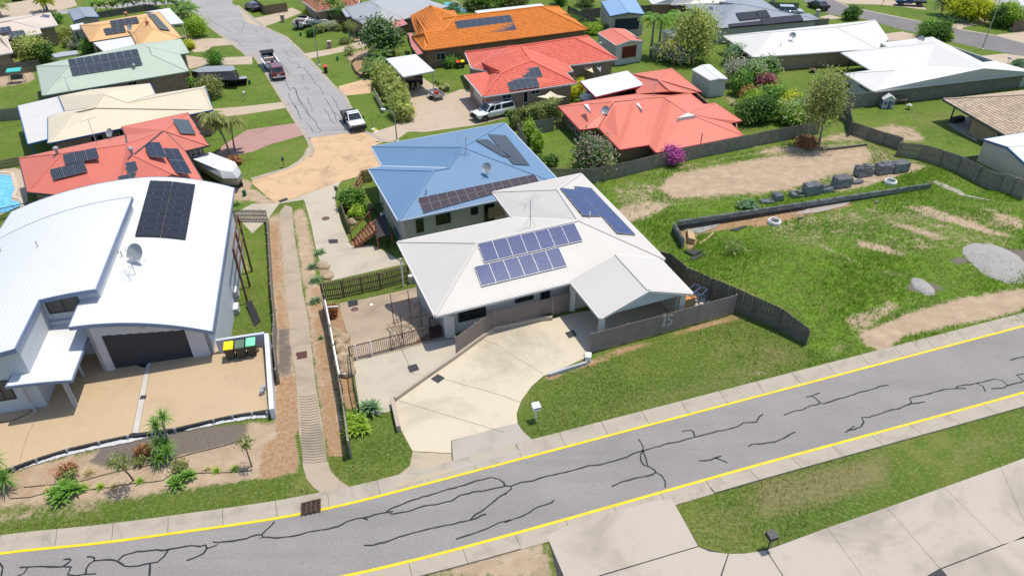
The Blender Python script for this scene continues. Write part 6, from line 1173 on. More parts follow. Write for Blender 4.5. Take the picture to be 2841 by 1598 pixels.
def coil(rc, x, y, r, mat, lab):
    q = g(rc, x, y); root = thing('pipe_coil', q, lab, 'pipe coil')
    for k in range(4): pts = [q+np.array([r*(1-.10*(k % 2))*math.cos(a), r*(1-.10*(k % 2))*math.sin(a), .05+.09*k+.02*math.sin(3*a+k)]) for a in np.linspace(0, 2*math.pi, 25)]; MB().tube(pts, .05, 6, False).build('loop', mat, root)
coil('13', 1285, 380, .52, m_pvc, 'coil of white drain pipe beside the block stacks'); coil('13', 165, 765, .5, m_pvc, 'coil of white drain pipe on the red soil below the wall')
# building rubbish at the wall end
m_ply = M('plywood', (.42, .30, .17), .2, 4, .8)
for i, (pts, h, mt, lab) in enumerate((((1830,890, 1900,955, 1905,1010, 1840,1000), .5, m_ply, 'open plywood box at the corner of the block wall'), ((1950,1000, 2100,885, 2110,900, 1965,1012), .04, m_ply, 'pale timber plank lying by the block wall corner'), ((1870,1150, 1990,1100, 2020,1120, 1890,1180), .12, m_memb, 'black folded membrane heap beside the plywood box'), ((1800,1090, 1870,1080, 1990,1085, 1900,1140), .2, m_memb, 'dark crumpled plastic sheet beside the block wall end'), ((2260,870, 2370,840, 2430,830, 2330,880), .1, m_sleep, 'dark board on the red soil inside the block wall'))):
    P_ = g('12', *pts); P_ = P_ if area2(P_) > 0 else P_[::-1]; m = MB(); m.prism([p[:2] for p in P_], [p[2]-.02 for p in P_], [p[2]+h*random.uniform(.7, 1.2) for p in P_]); m.build(('plywood_box', 'timber_plank', 'membrane_heap', 'plastic_heap', 'dark_board')[i], mt, None, lab, ('box', 'plank', 'plastic heap', 'plastic heap', 'board')[i])
lg = g('13', 665, 62, 1060, 15); MB().bar(lg[0]+[0, 0, .12], lg[1]+[0, 0, .12], .2, .22).build('timber_log', m_dark, None, 'long dark timber beam lying at the top of the bare dirt', 'beam')
# cracks sealed on the far street
for l in ([350,590,370,620,460,650,480,680,520,685,600,790,640,850,680,880,715,950], [330,780,340,840,380,910,420,880,450,960,490,1030,540,1090,575,1180], [500,1070,560,1150,620,1210,650,1240,640,1260,695,1320], [400,880,440,900,460,1000,500,1060], [360,940,380,1000,420,1060,460,1120,480,1190,510,1205], [430,1060,470,1150], [540,1240,580,1270,610,1330,655,1330], [555,980,570,1040,600,1080,600,1125], [730,990,770,1050,800,1100,820,1140,840,1190,845,1220], [800,975,850,1050,850,1070,895,1130], [815,1130,860,1160,900,1200], [710,1090,760,1140,790,1220,835,1250], [270,640,320,680,380,755], [320,505,360,560,405,575], [490,750,520,790,500,810], [530,870,560,910], [660,1330,750,1315,930,1300], [110,510,150,540], [420,540,465,575], [140,400,185,430], [0,290,60,335]): ribbon('crack_seal', c('01', *l), .06, m_seal, .009, far)
for l in ([2090,180,2130,220,2200,260,2280,300,2330,330], [2330,390,2400,430,2450,480], [2400,210,2460,240,2430,310], [2360,280,2440,330]): ribbon('crack_seal', c('00', *l), .06, m_seal, .009, far)
m_joint = M('saw_cut', (.20, .165, .12), .2, 3, .9)
for rc, l in (('22', [0,628,390,858]), ('21', [2320,515,2536,600]), ('21', [1905,905,2536,1085]), ('22', [0,1085,165,1150]), ('21', [1440,1120,2536,1449]), ('30', [220,340,290,100,420,-180])): ribbon('saw_cut', c(rc, *l), .022, m_joint, .02 if rc != '30' else DZ+.008, d15 if rc != '30' else deck)
# ================================================================ VEHICLES AND SMALL THINGS
def paint(name, col, rough=.25, metal=0.0):
    if name in MATS: return MATS[name]
    t = NT(name); cc = t.ramp(t.noise(1.5, 4, .6), [(.3, sc3(col, .9)), (.7, sc3(col, 1.06))]); m = t.out(cc, rough, None, metal, .5); t.bs.inputs['Coat Weight'].default_value = .5; t.bs.inputs['Coat Roughness'].default_value = .08; MATS[name] = m; return m
TYRE = M('tyre_rubber', (.016, .016, .017), .15, 8, .85); RIM = M('alloy_rim', (.42, .42, .43), .1, 6, .35, .6); CGL = glassmat('car_glass', (.014, .018, .026), .05, .7); LAMP = M('headlamp', (.62, .62, .60), .1, 8, .15); TAIL = M('tail_lamp', (.30, .015, .012), .1, 8, .25); PLAS = M('black_plastic', (.02, .02, .022), .1, 5, .6); CHR = M('chrome', (.6, .6, .62), .05, 6, .15, .9)
def loft(st, w, name, mat, root, nose=.9):
    m = MB(); m.sm = True; rings = []
    n = len(st)
    for i, (x, zl, zh) in enumerate(st):
        ww = w/2*(nose if i in (0, n-1) else (.97 if i in (1, n-2) else 1)); h = zh-zl
        half = [(.90*ww, zl), (.99*ww, zl+h*.28), (ww, zl+h*.62), (.965*ww, zh-h*.10), (.88*ww, zh-.01), (.45*ww, zh+.02)]
        rings.append([(x, -y, z) for y, z in half] + [(x, y, z) for y, z in half[::-1]])
    k = len(rings[0])
    for r in rings: m.v += r
    for a in range(n-1):
        for j in range(k): m.f.append((a*k+j, a*k+(j+1) % k, (a+1)*k+(j+1) % k, (a+1)*k+j)[::-1]); m.uv.append(None)
    m.f.append(tuple(range(k))); m.f.append(tuple((n-1)*k+j for j in range(k))[::-1]); m.uv += [None, None]
    me = m.mesh(name, mat); o = link(name, me, root)
    md = o.modifiers.new('split', 'EDGE_SPLIT'); md.split_angle = math.radians(38); return o
def cabin(xb0, xb1, xr0, xr1, zb, zr, wb, wr, mat, root, sides=2, glass=None, rear=True, front=True, roofname='cab'):
    B = [(xb0, -wb/2, zb), (xb1, -wb/2, zb), (xb1, wb/2, zb), (xb0, wb/2, zb)]; T = [(xr0, -wr/2, zr), (xr1, -wr/2, zr), (xr1, wr/2, zr), (xr0, wr/2, zr)]
    o = link(roofname, MB().hexa(B, T).mesh(roofname, mat), root); bv = o.modifiers.new('bevel', 'BEVEL'); bv.width = .05; bv.segments = 2; glass = glass or CGL
    def pane(a, b, d, e, s0, s1, nm, lo=.12, hi=.90):       # a,b bottom ; e,d top
        a, b, d, e = map(np.array, (a, b, d, e)); f = lambda u, v: (a*(1-u)+b*u)*(1-v)+(e*(1-u)+d*u)*v
        n = np.cross(b-a, e-a); n = n/np.linalg.norm(n); n = n if np.dot(n, (a+b+d+e)/4-np.array([(xb0+xb1)/2, 0, zb])) > 0 else -n
        link(nm, MB().face([f(s0, lo)+n*.012, f(s1, lo)+n*.012, f(s1, hi)+n*.012, f(s0, hi)+n*.012]).mesh(nm, glass), root)
    if front: pane(B[1], B[2], T[2], T[1], .06, .94, 'windscreen', .08, .93)
    if rear: pane(B[3], B[0], T[0], T[3], .08, .92, 'rear_window', .15, .88)
    for (p, q, r, s) in ((B[0], B[1], T[1], T[0]), (B[2], B[3], T[3], T[2])):
        for k in range(sides): pane(p, q, r, s, (k+.07)/sides, (k+.95)/sides, 'side_window')
    return o
def wheels(root, wb, tr, r=.37, w_=.24, rim=RIM):
    for x in (-wb/2, wb/2):
        for y in (-tr/2, tr/2):
            s_ = 1 if y > 0 else -1; t = MB(); t.tube([(x, y-w_/2, r), (x, y+w_/2, r)], r, 20); wh = link('wheel', t.mesh('wheel', TYRE), root)
            rm = MB(); rm.tube([(x, y+s_*w_*.40, r), (x, y+s_*(w_/2+.012), r)], r*.62, 16); link('rim', rm.mesh('rim', rim), wh)
            sp = MB()
            for k in range(6): a = k*math.pi/3; sp.bar((x, y+s_*(w_/2+.018), r), (x+math.cos(a)*r*.55, y+s_*(w_/2+.018), r+math.sin(a)*r*.55), .05, .02, (0, 1, 0))
            link('hub', sp.mesh('hub', GREYM), wh)
def arches(root, wb, w_, r, mat=PLAS):
    for x in (-wb/2, wb/2):
        for s_ in (-1, 1): link('wheel_arch', MB().tube([(x, s_*w_*.44, r*1.02), (x, s_*(w_/2+.004), r*1.02)], r*1.16, 20).mesh('wheel_arch', mat), root)
def bx(root, name, mat, *q): return link(name, MB().box(*q).mesh(name, mat), root)
def mirrors(root, x, w_, z, mat):
    for s_ in (-1, 1): bx(root, 'mirror', mat, x-.08, x+.08, *(sorted((s_*(w_/2+.02), s_*(w_/2+.22)))), z, z+.17)
def place(label, cat, pf, pr, wb, tr, near, name='parked_car', group=None):
    F_, R_ = G(pf), G(pr); d = (F_-R_)[:2]; d = d/np.linalg.norm(d); ang = math.atan2(d[1], d[0]); lat = np.array([-d[1], d[0]])*(-1 if near == 'L' else 1)*tr/2; q = (F_+R_)[:2]/2+lat
    sl = math.atan2(TZ(*(q-d)) - TZ(*(q+d)), 2)
    r = thing(name, (q[0], q[1], TZ(*q)+.012), label, cat, group, ang); r.rotation_euler = (0, sl, ang); return r
WP = paint('car_white', (.74, .75, .76))
# white dual cab with canopy
r = place('white dual-cab ute with canopy and roof rack on the sandy driveway', 'ute', (1345, 338.1), (1406.3, 323.6), 3.085, 1.55, 'L')
loft([(-2.72, .62, 1.08), (-2.66, .48, 1.12), (-1.0, .42, 1.13), (.95, .42, 1.13), (1.25, .42, 1.10), (2.1, .44, 1.02), (2.45, .5, .93), (2.56, .58, .78)], 1.86, 'body', WP, r); arches(r, 3.085, 1.86, .39); wheels(r, 3.085, 1.58, .39)
cabin(-.72, 1.38, -.72, .62, 1.12, 1.80, 1.72, 1.42, WP, r, 2, rear=False); cabin(-2.66, -.76, -2.5, -.76, 1.12, 1.78, 1.74, 1.46, WP, r, 1, front=False, roofname='canopy')
bx(r, 'bumper', PLAS, 2.45, 2.68, -.85, .85, .38, .72); bx(r, 'grille', PLAS, 2.5, 2.6, -.5, .5, .74, .95); mirrors(r, 1.05, 1.8, 1.15, PLAS); bx(r, 'solar_blanket', CGL, -2.3, -1.5, -.5, .45, 1.80, 1.83)
for y in (-.72, .72): bx(r, 'headlight', LAMP, 2.38, 2.55, y-.2, y+.2, .80, .98); bx(r, 'rack_rail', PLAS, -.65, .5, y*.9-.03, y*.9+.03, 1.83, 1.9)
bx(r, 'recovery_board', M('orange_plastic', (.75, .18, .04), .05, 3, .5), -.5, .45, -.62, -.3, 1.88, 1.95); bx(r, 'rear_bumper', CHR, -2.85, -2.68, -.8, .8, .45, .6)
for y in (-.82, .82): bx(r, 'tail_light', TAIL, -2.76, -2.7, y-.09, y+.09, .75, 1.08)
# white single cab at the kerb
r = place('white single-cab ute with bull bar parked at the street kerb', 'ute', (971.8, 361.1), (957.3, 342.1), 3.0, 1.55, 'R')
loft([(-.25, .5, 1.05), (-.2, .45, 1.08), (.9, .45, 1.08), (1.2, .45, 1.06), (2.0, .47, .99), (2.35, .52, .90), (2.44, .6, .75)], 1.82, 'body', WP, r); wheels(r, 3.0, 1.56, .40, .26); cabin(-.2, 1.3, -.12, .62, 1.08, 1.74, 1.68, 1.38, WP, r, 1)
bx(r, 'tray_floor', PLAS, -2.5, -.28, -.9, .9, .68, .78); bx(r, 'tray_side', PLAS, -2.5, -.28, -.92, -.87, .78, 1.12); bx(r, 'tray_side', PLAS, -2.5, -.28, .87, .92, .78, 1.12); bx(r, 'tailgate', PLAS, -2.54, -2.49, -.92, .92, .78, 1.12); bx(r, 'headboard', PLAS, -.34, -.28, -.88, .88, .78, 1.55); bx(r, 'tonneau', M('dark_canvas', (.05, .05, .055), .1, 4, .8), -2.48, -.3, -.86, .86, 1.08, 1.12)
bx(r, 'bull_bar', PLAS, 2.4, 2.66, -.88, .88, .40, .78); bx(r, 'grille', CHR, 2.36, 2.47, -.4, .4, .78, .92); mirrors(r, 1.0, 1.76, 1.1, PLAS); bx(r, 'snorkel', PLAS, .85, .95, -.93, -.84, 1.0, 1.85); bx(r, 'roof_rack', WP, .1, .5, -.66, .66, 1.76, 1.84)
for y in (-.66, .66): bx(r, 'headlight', M('amber_lamp', (.6, .5, .35), .1, 8, .2), 2.26, 2.46, y-.22, y+.22, .78, .95)
# dark red wagon
RP = paint('car_maroon', (.16, .018, .022))
r = place('dark red four-wheel-drive wagon parked behind the white boat', 'car', (749.5, 196), (763.5, 234), 2.5, 1.5, 'L')
loft([(-2.2, .62, 1.1), (-2.15, .5, 1.14), (.6, .46, 1.14), (.9, .46, 1.12), (1.7, .48, 1.04), (2.05, .55, .95), (2.12, .62, .78)], 1.78, 'body', RP, r); wheels(r, 2.6, 1.5, .39); arches(r, 2.6, 1.78, .39); cabin(-2.14, 1.05, -1.95, .45, 1.14, 1.84, 1.66, 1.40, RP, r, 3); bx(r, 'rear_bumper', CHR, -2.36, -2.16, -.85, .85, .5, .68); bx(r, 'number_plate', WP, -2.24, -2.20, -.22, .22, .74, .86); mirrors(r, .8, 1.7, 1.15, CHR)
bx(r, 'front_bumper', CHR, 2.05, 2.2, -.8, .8, .48, .66)
for y in (-.78, .78): bx(r, 'tail_light', TAIL, -2.24, -2.18, y-.09, y+.09, .72, 1.08); bx(r, 'headlight', LAMP, 2.0, 2.14, y-.14, y+.12, .78, .94)
def boat(label, q, ang, L=5.2, hullc=(.78, .79, .80), low=(.02, .13, .15), canopy=True):
    r = thing('boat', q, label, 'boat', None, ang); wm = paint('boat_'+str(round(hullc[0]*100)), hullc); lm = paint('boat_low_'+str(round(low[2]*100)), low); W_ = 2.1
    stn = [(-.5, 1.0, .02), (-.2, 1.0, 0), (.1, 1.0, .0), (.3, .88, .04), (.42, .6, .12), (.49, .2, .24), (.5, .03, .28)]
    lo, up, rim_ = MB(), MB(), MB(); lo.sm = True; R3 = []
    for t, w_, rise in stn: x = t*L; R3.append(((x, 0, .45+rise*.9), (x, w_*W_*.36, .62+rise*.6), (x, w_*W_*.46, .85+rise*.35), (x, w_*W_*.5, 1.28+rise*.5), (x, w_*W_*.42, 1.30+rise*.5), (x, w_*W_*.38, 1.0), (x, 0, .92)))
    def skin(mb, a, b):
        for i in range(len(R3)-1):
            for sg in (1, -1):
                p = [R3[i][a], R3[i+1][a], R3[i+1][b], R3[i][b]]; p = [(x, y*sg, z) for x, y, z in p]; mb.face(p if sg > 0 else p[::-1])
    skin(lo, 0, 1); skin(lo, 1, 2); skin(up, 2, 3); skin(up, 3, 4); ins = MB(); skin(ins, 4, 5); skin(ins, 5, 6)
    for sg in (1, -1): up.face([(x, y*sg, z) for x, y, z in (R3[0][0], R3[0][1], R3[0][2], R3[0][3])] + [(R3[0][3][0], 0, 1.2)])
    link('hull', lo.mesh('hull', lm), r); link('topsides', up.mesh('topsides', wm), r); link('cockpit', ins.mesh('cockpit', M('boat_carpet', (.13, .11, .15), .2, 6, .9)), r)
    bx(r, 'deck', wm, L*.14, L*.36, -.75, .75, 1.22, 1.33)
    bx(r, 'seat', M('vinyl_cream', (.50, .38, .30), .1, 4, .6), -.3, .25, -.7, .7, .95, 1.35); bx(r, 'seat', M('vinyl_dark', (.1, .08, .08), .1, 4, .6), .7, 1.1, -.7, -.15, .95, 1.45); bx(r, 'rear_seat', MATS['vinyl_cream'], -2.0, -1.6, -.7, .7, .95, 1.25)
    ws = MB(); ws.bar((L*.2, -.8, 1.35), (L*.15, -.8, 1.75), .04); ws.bar((L*.2, .8, 1.35), (L*.15, .8, 1.75), .04); ws.bar((L*.15, -.8, 1.75), (L*.15, .8, 1.75), .04); link('windscreen', ws.mesh('windscreen', CHR), r); link('pane', MB().face([(L*.2, -.78, 1.36), (L*.2, .78, 1.36), (L*.152, .78, 1.74), (L*.152, -.78, 1.74)]).mesh('pane', CGL), r)
    if canopy:
        cm = MB(); xs = np.linspace(.5, 2.1, 7)
        for a, b in zip(xs[:-1], xs[1:]): za, zb = [2.05-.10*((x-1.3)/.8)**2*2 for x in (a, b)]; cm.hexa([(a, -.95, za-.05), (b, -.95, zb-.05), (b, .95, zb-.05), (a, .95, za-.05)], [(a, -.95, za), (b, -.95, zb), (b, .95, zb), (a, .95, za)])
        link('canopy', cm.mesh('canopy', M('black_canvas', (.02, .022, .027), .15, 3, .8)), r)
        for x in (.55, 2.0):
            for y in (-.92, .92): link('canopy_pole', MB().tube([(1.0, y, 1.3), (x, y, 1.95)], .018, 5).mesh('canopy_pole', CHR), r)
    eng = bx(r, 'outboard', M('outboard_black', (.025, .025, .028), .1, 4, .3), -L*.5-.5, -L*.5-.05, -.2, .2, 1.15, 1.75); link('outboard_leg', MB().bar((-L*.5-.25, 0, .5), (-L*.5-.25, 0, 1.2), .16, .22).mesh('outboard_leg', MATS['outboard_black']), r)
    for y in (-.85, .85): tw = MB().tube([(-.7, y-.1, .3), (-.7, y+.1, .3)], .3, 16); link('wheel', tw.mesh('wheel', TYRE), r); bx(r, 'mudguard', GREYM, -1.1, -.3, y-.13, y+.13, .6, .65)
    link('trailer_frame', MB().bar((-2.2, -.5, .42), (2.0, -.4, .42), .08).bar((-2.2, .5, .42), (2.0, .4, .42), .08).bar((2.0, -.4, .42), (3.3, 0, .42), .08).bar((2.0, .4, .42), (3.3, 0, .42), .08).bar((-.7, -.8, .35), (-.7, .8, .35), .07).mesh('trailer_frame', GREYM), r)
    return r
q = g('01', 205, 690); fwd = (g('01', 120, 560)-q)[:2]; ba = math.atan2(fwd[1], fwd[0]); q2 = G((751, 186)); boat('white speedboat with black canopy on a trailer in the street', (q2[0], q2[1], q2[2]), ba, 5.2)
boat('small beige boat with white outboard on the green lawn', g('01', 505, 275), ba-.5, 4.2, (.55, .5, .45), (.05, .04, .035), False); boat('white runabout boat partly hidden by the cycad bed', g('01', 640, 265), ba+1.1, 4.6, (.79, .79, .80), (.60, .62, .65), False)
def simplecar(label, pf, pr, wb, near, col, kind='sedan', cat='car'):
    r = place(label, cat, pf, pr, wb, 1.5, near); pm_ = paint('car_%d_%d' % (int(col[0]*1000), int(col[2]*1000)), col)
    if kind == 'sedan': loft([(-2.2, .5, .92), (-2.12, .4, 1.0), (-1.5, .36, 1.02), (.9, .36, .98), (1.9, .4, .86), (2.2, .45, .7)], 1.78, 'body', pm_, r); cabin(-1.75, 1.15, -.95, .35, .98, 1.44, 1.62, 1.24, pm_, r, 2)
    elif kind == 'suv': loft([(-2.2, .55, 1.0), (-2.14, .45, 1.08), (.9, .42, 1.08), (1.9, .46, .98), (2.2, .52, .8)], 1.82, 'body', pm_, r); cabin(-2.1, 1.2, -1.9, .4, 1.06, 1.70, 1.70, 1.40, pm_, r, 3)
    else: loft([(-.3, .5, 1.08), (-.2, .45, 1.12), (1.2, .45, 1.12), (2.2, .48, 1.02), (2.5, .55, .85)], 1.86, 'body', pm_, r); cabin(-.25, 1.35, -.2, .7, 1.1, 1.8, 1.72, 1.42, pm_, r, 2); bx(r, 'tray', PLAS, -2.6, -.3, -.92, .92, .7, .95)
    wheels(r, wb, 1.52, .34 if kind == 'sedan' else .38); mirrors(r, .8, 1.7, 1.0, pm_); arches(r, wb, 1.8, .35)
    for y in (-.7, .7): bx(r, 'headlight', LAMP, 2.08, 2.2, y-.16, y+.16, .62, .78); bx(r, 'tail_light', TAIL, -2.22, -2.1, y-.18, y+.14, .72, .9)
    return r
simplecar('black sedan parked on the dark street beyond the white roof', (2250.7, 23.6), (2266, 29), 2.65, 'L', (.012, .012, .013)); simplecar('blue ute parked on the far driveway in front of the shrubs', c('03', 1390, 62), c('03', 1560, 70), 3.1, 'L', (.02, .04, .16), 'ute', 'ute'); simplecar('silver suv on the sandy driveway above the golden palm', (62, 8), (66, -12), 2.6, 'L', (.45, .46, .48), 'suv'); simplecar('silver hatch parked beside the blue-grey roof', c('Z6', 2130, 385), c('Z6', 1930, 380), 2.6, 'R', (.35, .4, .46), 'suv'); simplecar('white wagon parked under the red-posted carport', c('02', 840, 1010), c('02', 905, 990), 2.6, 'R', (.7, .7, .72), 'suv'); simplecar('dark car at the top lawn edge', c('01', -40, 105), c('01', -10, 118), 2.6, 'L', (.03, .04, .06))
# covered things: white tarpaulin trailer boat, black tarpaulin boat, caravan
def cover(name, label, cat, levels, mats, org):
    """stack of pixel outlines with heights above the ground"""
    rings = [[np.array(G(p, h)) for p in c(rc, *pts)] for rc, pts, h in levels]; root = thing(name, G(org), label, cat); m = MB(); m.sm = False
    n = len(rings[0])
    for k in range(len(rings)-1):
        for j in range(n): m.face([rings[k][j], rings[k][(j+1) % n], rings[k+1][(j+1) % n], rings[k+1][j]])
    m.build('cover_skirt', mats[0], root); t = MB(); ce = sum(rings[-1])/n+np.array([0, 0, .12])
    for j in range(n): t.face([rings[-1][j], rings[-1][(j+1) % n], ce])
    t.build('cover_top', mats[1], root); return root
m_tarp = M('white_tarp', (.58, .59, .60), .08, 2, .55, bump=.5, bscale=4); m_tarpg = M('grey_tarp', (.36, .37, .38), .12, 2, .6, bump=.6, bscale=5); m_tblack = M('black_tarp', (.014, .015, .017), .3, 2, .5, bump=.8, bscale=3); m_tgrey = M('slate_tarp', (.25, .26, .285), .1, 2, .6, bump=.5, bscale=3)
rt = cover('covered_boat', 'boat on a trailer under a white tarpaulin beside the salmon house', 'covered boat', [('10', (1990, 250, 2260, 420, 2400, 410, 2440, 330, 2380, 270, 2130, 160), .35), ('10', (1935, 175, 2240, 345, 2390, 345, 2425, 290, 2370, 195, 2115, 90), 1.5), ('10', (1935, 150, 2200, 262, 2330, 280, 2385, 215, 2360, 180, 2110, 83), 1.95)], (m_tarpg, m_tarp), c('10', 2200, 380))
for p in ((2300,430), (2420,430)): q = g('10', *p); link('wheel', MB().tube([(0, -.1, .28), (0, .1, .28)], .28, 14).mesh('wheel', TYRE), rt, Vector(tuple(q))-worldloc(rt), (0, 0, .5))
q0, q1 = g('10', 2340, 400)+[0, 0, .5], g('10', 2440, 430)+[0, 0, .45]; MB().bar(q0, q1, .08).build('drawbar', GREYM, rt)
cover('covered_boat', 'boat wrapped in black tarpaulin with slate top beside the green house', 'covered boat', [('00', (1950, 800, 2000, 855, 2380, 865, 2400, 810, 2340, 780, 1950, 770), .1), ('00', (1925, 750, 1990, 800, 2385, 810, 2405, 760, 2350, 700, 1930, 720), 1.2), ('00', (1920, 715, 2000, 730, 2330, 715, 2370, 700, 2340, 660, 2060, 668), 1.9)], (m_tblack, m_tgrey), c('00', 2150, 840))
cover('water_tank', 'dark box trailer beside the black tarpaulin boat', 'trailer', [('00', (2400, 850, 2480, 840, 2480, 800, 2400, 800), .1), ('00', (2400, 800, 2485, 790, 2470, 768, 2395, 772), 1.0)], (m_tblack, GREYM), c('00', 2440, 840))
cvq = [g('01', *p) for p in ((1545, 900), (1720, 880))]; d_ = (cvq[1]-cvq[0])[:2]; wv = np.linalg.norm(d_); d_ = d_/wv; n_ = np.array([-d_[1], d_[0]]); cz = cvq[0][2]; cvr = thing('caravan', cvq[0], 'dark green caravan parked under the white flat carport', 'caravan'); m_cv = M('caravan_green', (.030, .045, .032), .2, 2, .5)
B4 = [cvq[0][:2], cvq[1][:2], cvq[1][:2]+n_*4.6, cvq[0][:2]+n_*4.6]; MB().prism(B4, cz+.45, [cz+1.75, cz+1.75, cz+2.3, cz+2.3]).build('body', m_cv, cvr); MB().prism([cvq[0][:2]-n_*.02, cvq[1][:2]-n_*.02, cvq[1][:2]+n_*.3, cvq[0][:2]+n_*.3], cz+1.05, cz+1.65).build('front_window', CGL, cvr); MB().prism([B4[0]-n_*.25+d_*.1, B4[1]-n_*.25-d_*.1, B4[1]+n_*.1-d_*.1, B4[0]+n_*.1+d_*.1], cz+.42, cz+.8).build('front_boot', PLAS, cvr)
md_ = (cvq[0][:2]+cvq[1][:2])/2; MB().bar([*(cvq[0][:2]+d_*.3), cz+.4], [*(md_-n_*1.3), cz+.42], .1).bar([*(cvq[1][:2]-d_*.3), cz+.4], [*(md_-n_*1.3), cz+.42], .1).build('drawbar', GREYM, cvr)
for s_ in (-.32, .32): q = md_-n_*.55+d_*s_; MB().lathe([(.12, 0), (.15, .05), (.15, .42), (.08, .5)], 12, (q[0], q[1], cz+.45)).build('gas_bottle', M('brass_gas', (.45, .33, .12), .1, 4, .4), cvr)
for s_ in (.1, .9): q = cvq[0][:2]+d_*wv*s_+n_*2.2; MB().tube([[*(q-d_*.12), cz+.32], [*(q+d_*.12), cz+.32]], .32, 16).build('wheel', TYRE, cvr)
tq = g('01', 1850, 990); tr = thing('box_trailer', tq, 'galvanised box trailer with a red fuel can beside the carport', 'trailer', None, A18+1.9); m_gal = M('galv_sheet', (.45, .46, .47), .12, 4, .4, .5)
bx(tr, 'tray_floor', m_gal, -1.1, 1.1, -.65, .65, .5, .55); [bx(tr, 'tray_side', m_gal, *q) for q in ((-1.1, 1.1, -.68, -.65, .5, .9), (-1.1, 1.1, .65, .68, .5, .9), (-1.12, -1.1, -.68, .68, .5, .9), (1.1, 1.12, -.68, .68, .5, .9))]
link('drawbar', MB().bar((1.1, -.5, .45), (2.3, 0, .45), .07).bar((1.1, .5, .45), (2.3, 0, .45), .07).mesh('drawbar', m_gal), tr); bx(tr, 'fuel_can', M('red_plastic', (.55, .04, .02), .1, 4, .5), -.3, .2, -.2, .2, .56, .95)
for y in (-.8, .8): link('wheel', MB().tube([(0, y-.09, .29), (0, y+.09, .29)], .29, 16).mesh('wheel', TYRE), tr); bx(tr, 'mudguard', m_gal, -.4, .4, y-.12, y+.12, .6, .64)
# wheelie bins
def bin_(rc, x, y, lid, label, ang=-1.3, group=None, px=None, z=None, body=(.045, .05, .035)):
    q = (g(rc, x, y) if z is None else hz(c(rc, x, y), z)); r = thing('wheelie_bin', q, label, 'wheelie bin', group, ang); bm_ = M('bin_body_%d' % int(body[1]*1000), body, .15, 5, .5)
    link('tub', MB().hexa([(-.24, -.2, .06), (.2, -.2, .06), (.2, .2, .06), (-.24, .2, .06)], [(-.32, -.27, .95), (.32, -.27, .92), (.32, .27, .92), (-.32, .27, .95)]).mesh('tub', bm_), r)
    lm = M('bin_lid_%d_%d' % (int(lid[0]*100), int(lid[2]*100)), lid, .06, 5, .4); m = MB(); m.hexa([(-.36, -.29, .95), (.36, -.29, .92), (.36, .29, .92), (-.36, .29, .95)], [(-.33, -.26, 1.06), (.30, -.24, .99), (.30, .24, .99), (-.33, .26, 1.06)]); o = link('lid', m.mesh('lid', lm), r); b_ = o.modifiers.new('bevel', 'BEVEL'); b_.width = .02; b_.segments = 2
    link('handle', MB().bar((-.36, -.25, 1.0), (-.36, .25, 1.0), .04).mesh('handle', bm_), r)
    for y_ in (-.27, .27): link('wheel', MB().tube([(-.22, y_-.03, .1), (-.22, y_+.03, .1)], .1, 12).mesh('wheel', TYRE), r)
    return r
za = math.atan2(BD[1], BD[0])+math.pi
for x, y, lid, lb in ((2330, 700, (.85, .62, .01), 'yellow-lidded wheelie bin against the white parapet wall'), (2440, 685, (.10, .16, .105), 'dark green wheelie bin between the yellow and mint lids'), (2550, 662, (.20, .72, .38), 'mint-green-lidded wheelie bin nearest the parapet corner')): bin_('20', x, y, lid, lb, za, 'bins on the forecourt', z=DZ)
bin_('01', 742, 735, (.62, .05, .03), 'red-lidded bin standing alone on the street lawn', za, body=(.03, .05, .03)); bin_('01', 2070, 690, (.62, .05, .03), 'red-lidded bin among the plants by the red tiled house', za); bin_('01', 2115, 685, (.85, .62, .01), 'yellow-lidded bin among the plants by the red tiled house', za); bin_('Z7', 1520, 420, (.10, .45, .2), 'green-lidded bin under the far dark shrubs', za); bin_('Z7', 1590, 420, (.85, .55, .01), 'orange-yellow-lidded bin under the far dark shrubs', za)
# mailboxes
def mailbox(rc, x, y, label, col=(.03, .03, .035), h=1.05, w_=.28, stone=None):
    q = g(rc, x, y); r = thing('mailbox', q, label, 'mailbox'); mm = M('mailbox_%d' % int(col[0]*100), col, .1, 5, .5)
    if stone: bx_ = MB().box(-.28, .28, -.28, .28, -.05, h-.1); link('pillar', bx_.mesh('pillar', stone), r); link('cap', MB().box(-.33, .33, -.33, .33, h-.1, h).mesh('cap', M('stone_cap', (.5, .42, .33), .1, 4, .8)), r); bx(r, 'slot', PLAS, -.15, .15, -.30, -.27, h-.4, h-.3); return r
    link('post', MB().bar((0, 0, -.05), (0, 0, h-.2), .05).mesh('post', mm), r); m = MB(); m.hexa([(-w_/2, -.2, h-.22), (w_/2, -.2, h-.22), (w_/2, .2, h-.22), (-w_/2, .2, h-.22)], [(-w_/2, -.2, h), (w_/2, -.2, h), (w_/2, .2, h+.06), (-w_/2, .2, h+.06)]); o = link('box', m.mesh('box', mm), r); bx(r, 'slot', PLAS, -w_/2+.04, w_/2-.04, -.215, -.2, h-.1, h-.06); r.rotation_euler.z = A18; return r
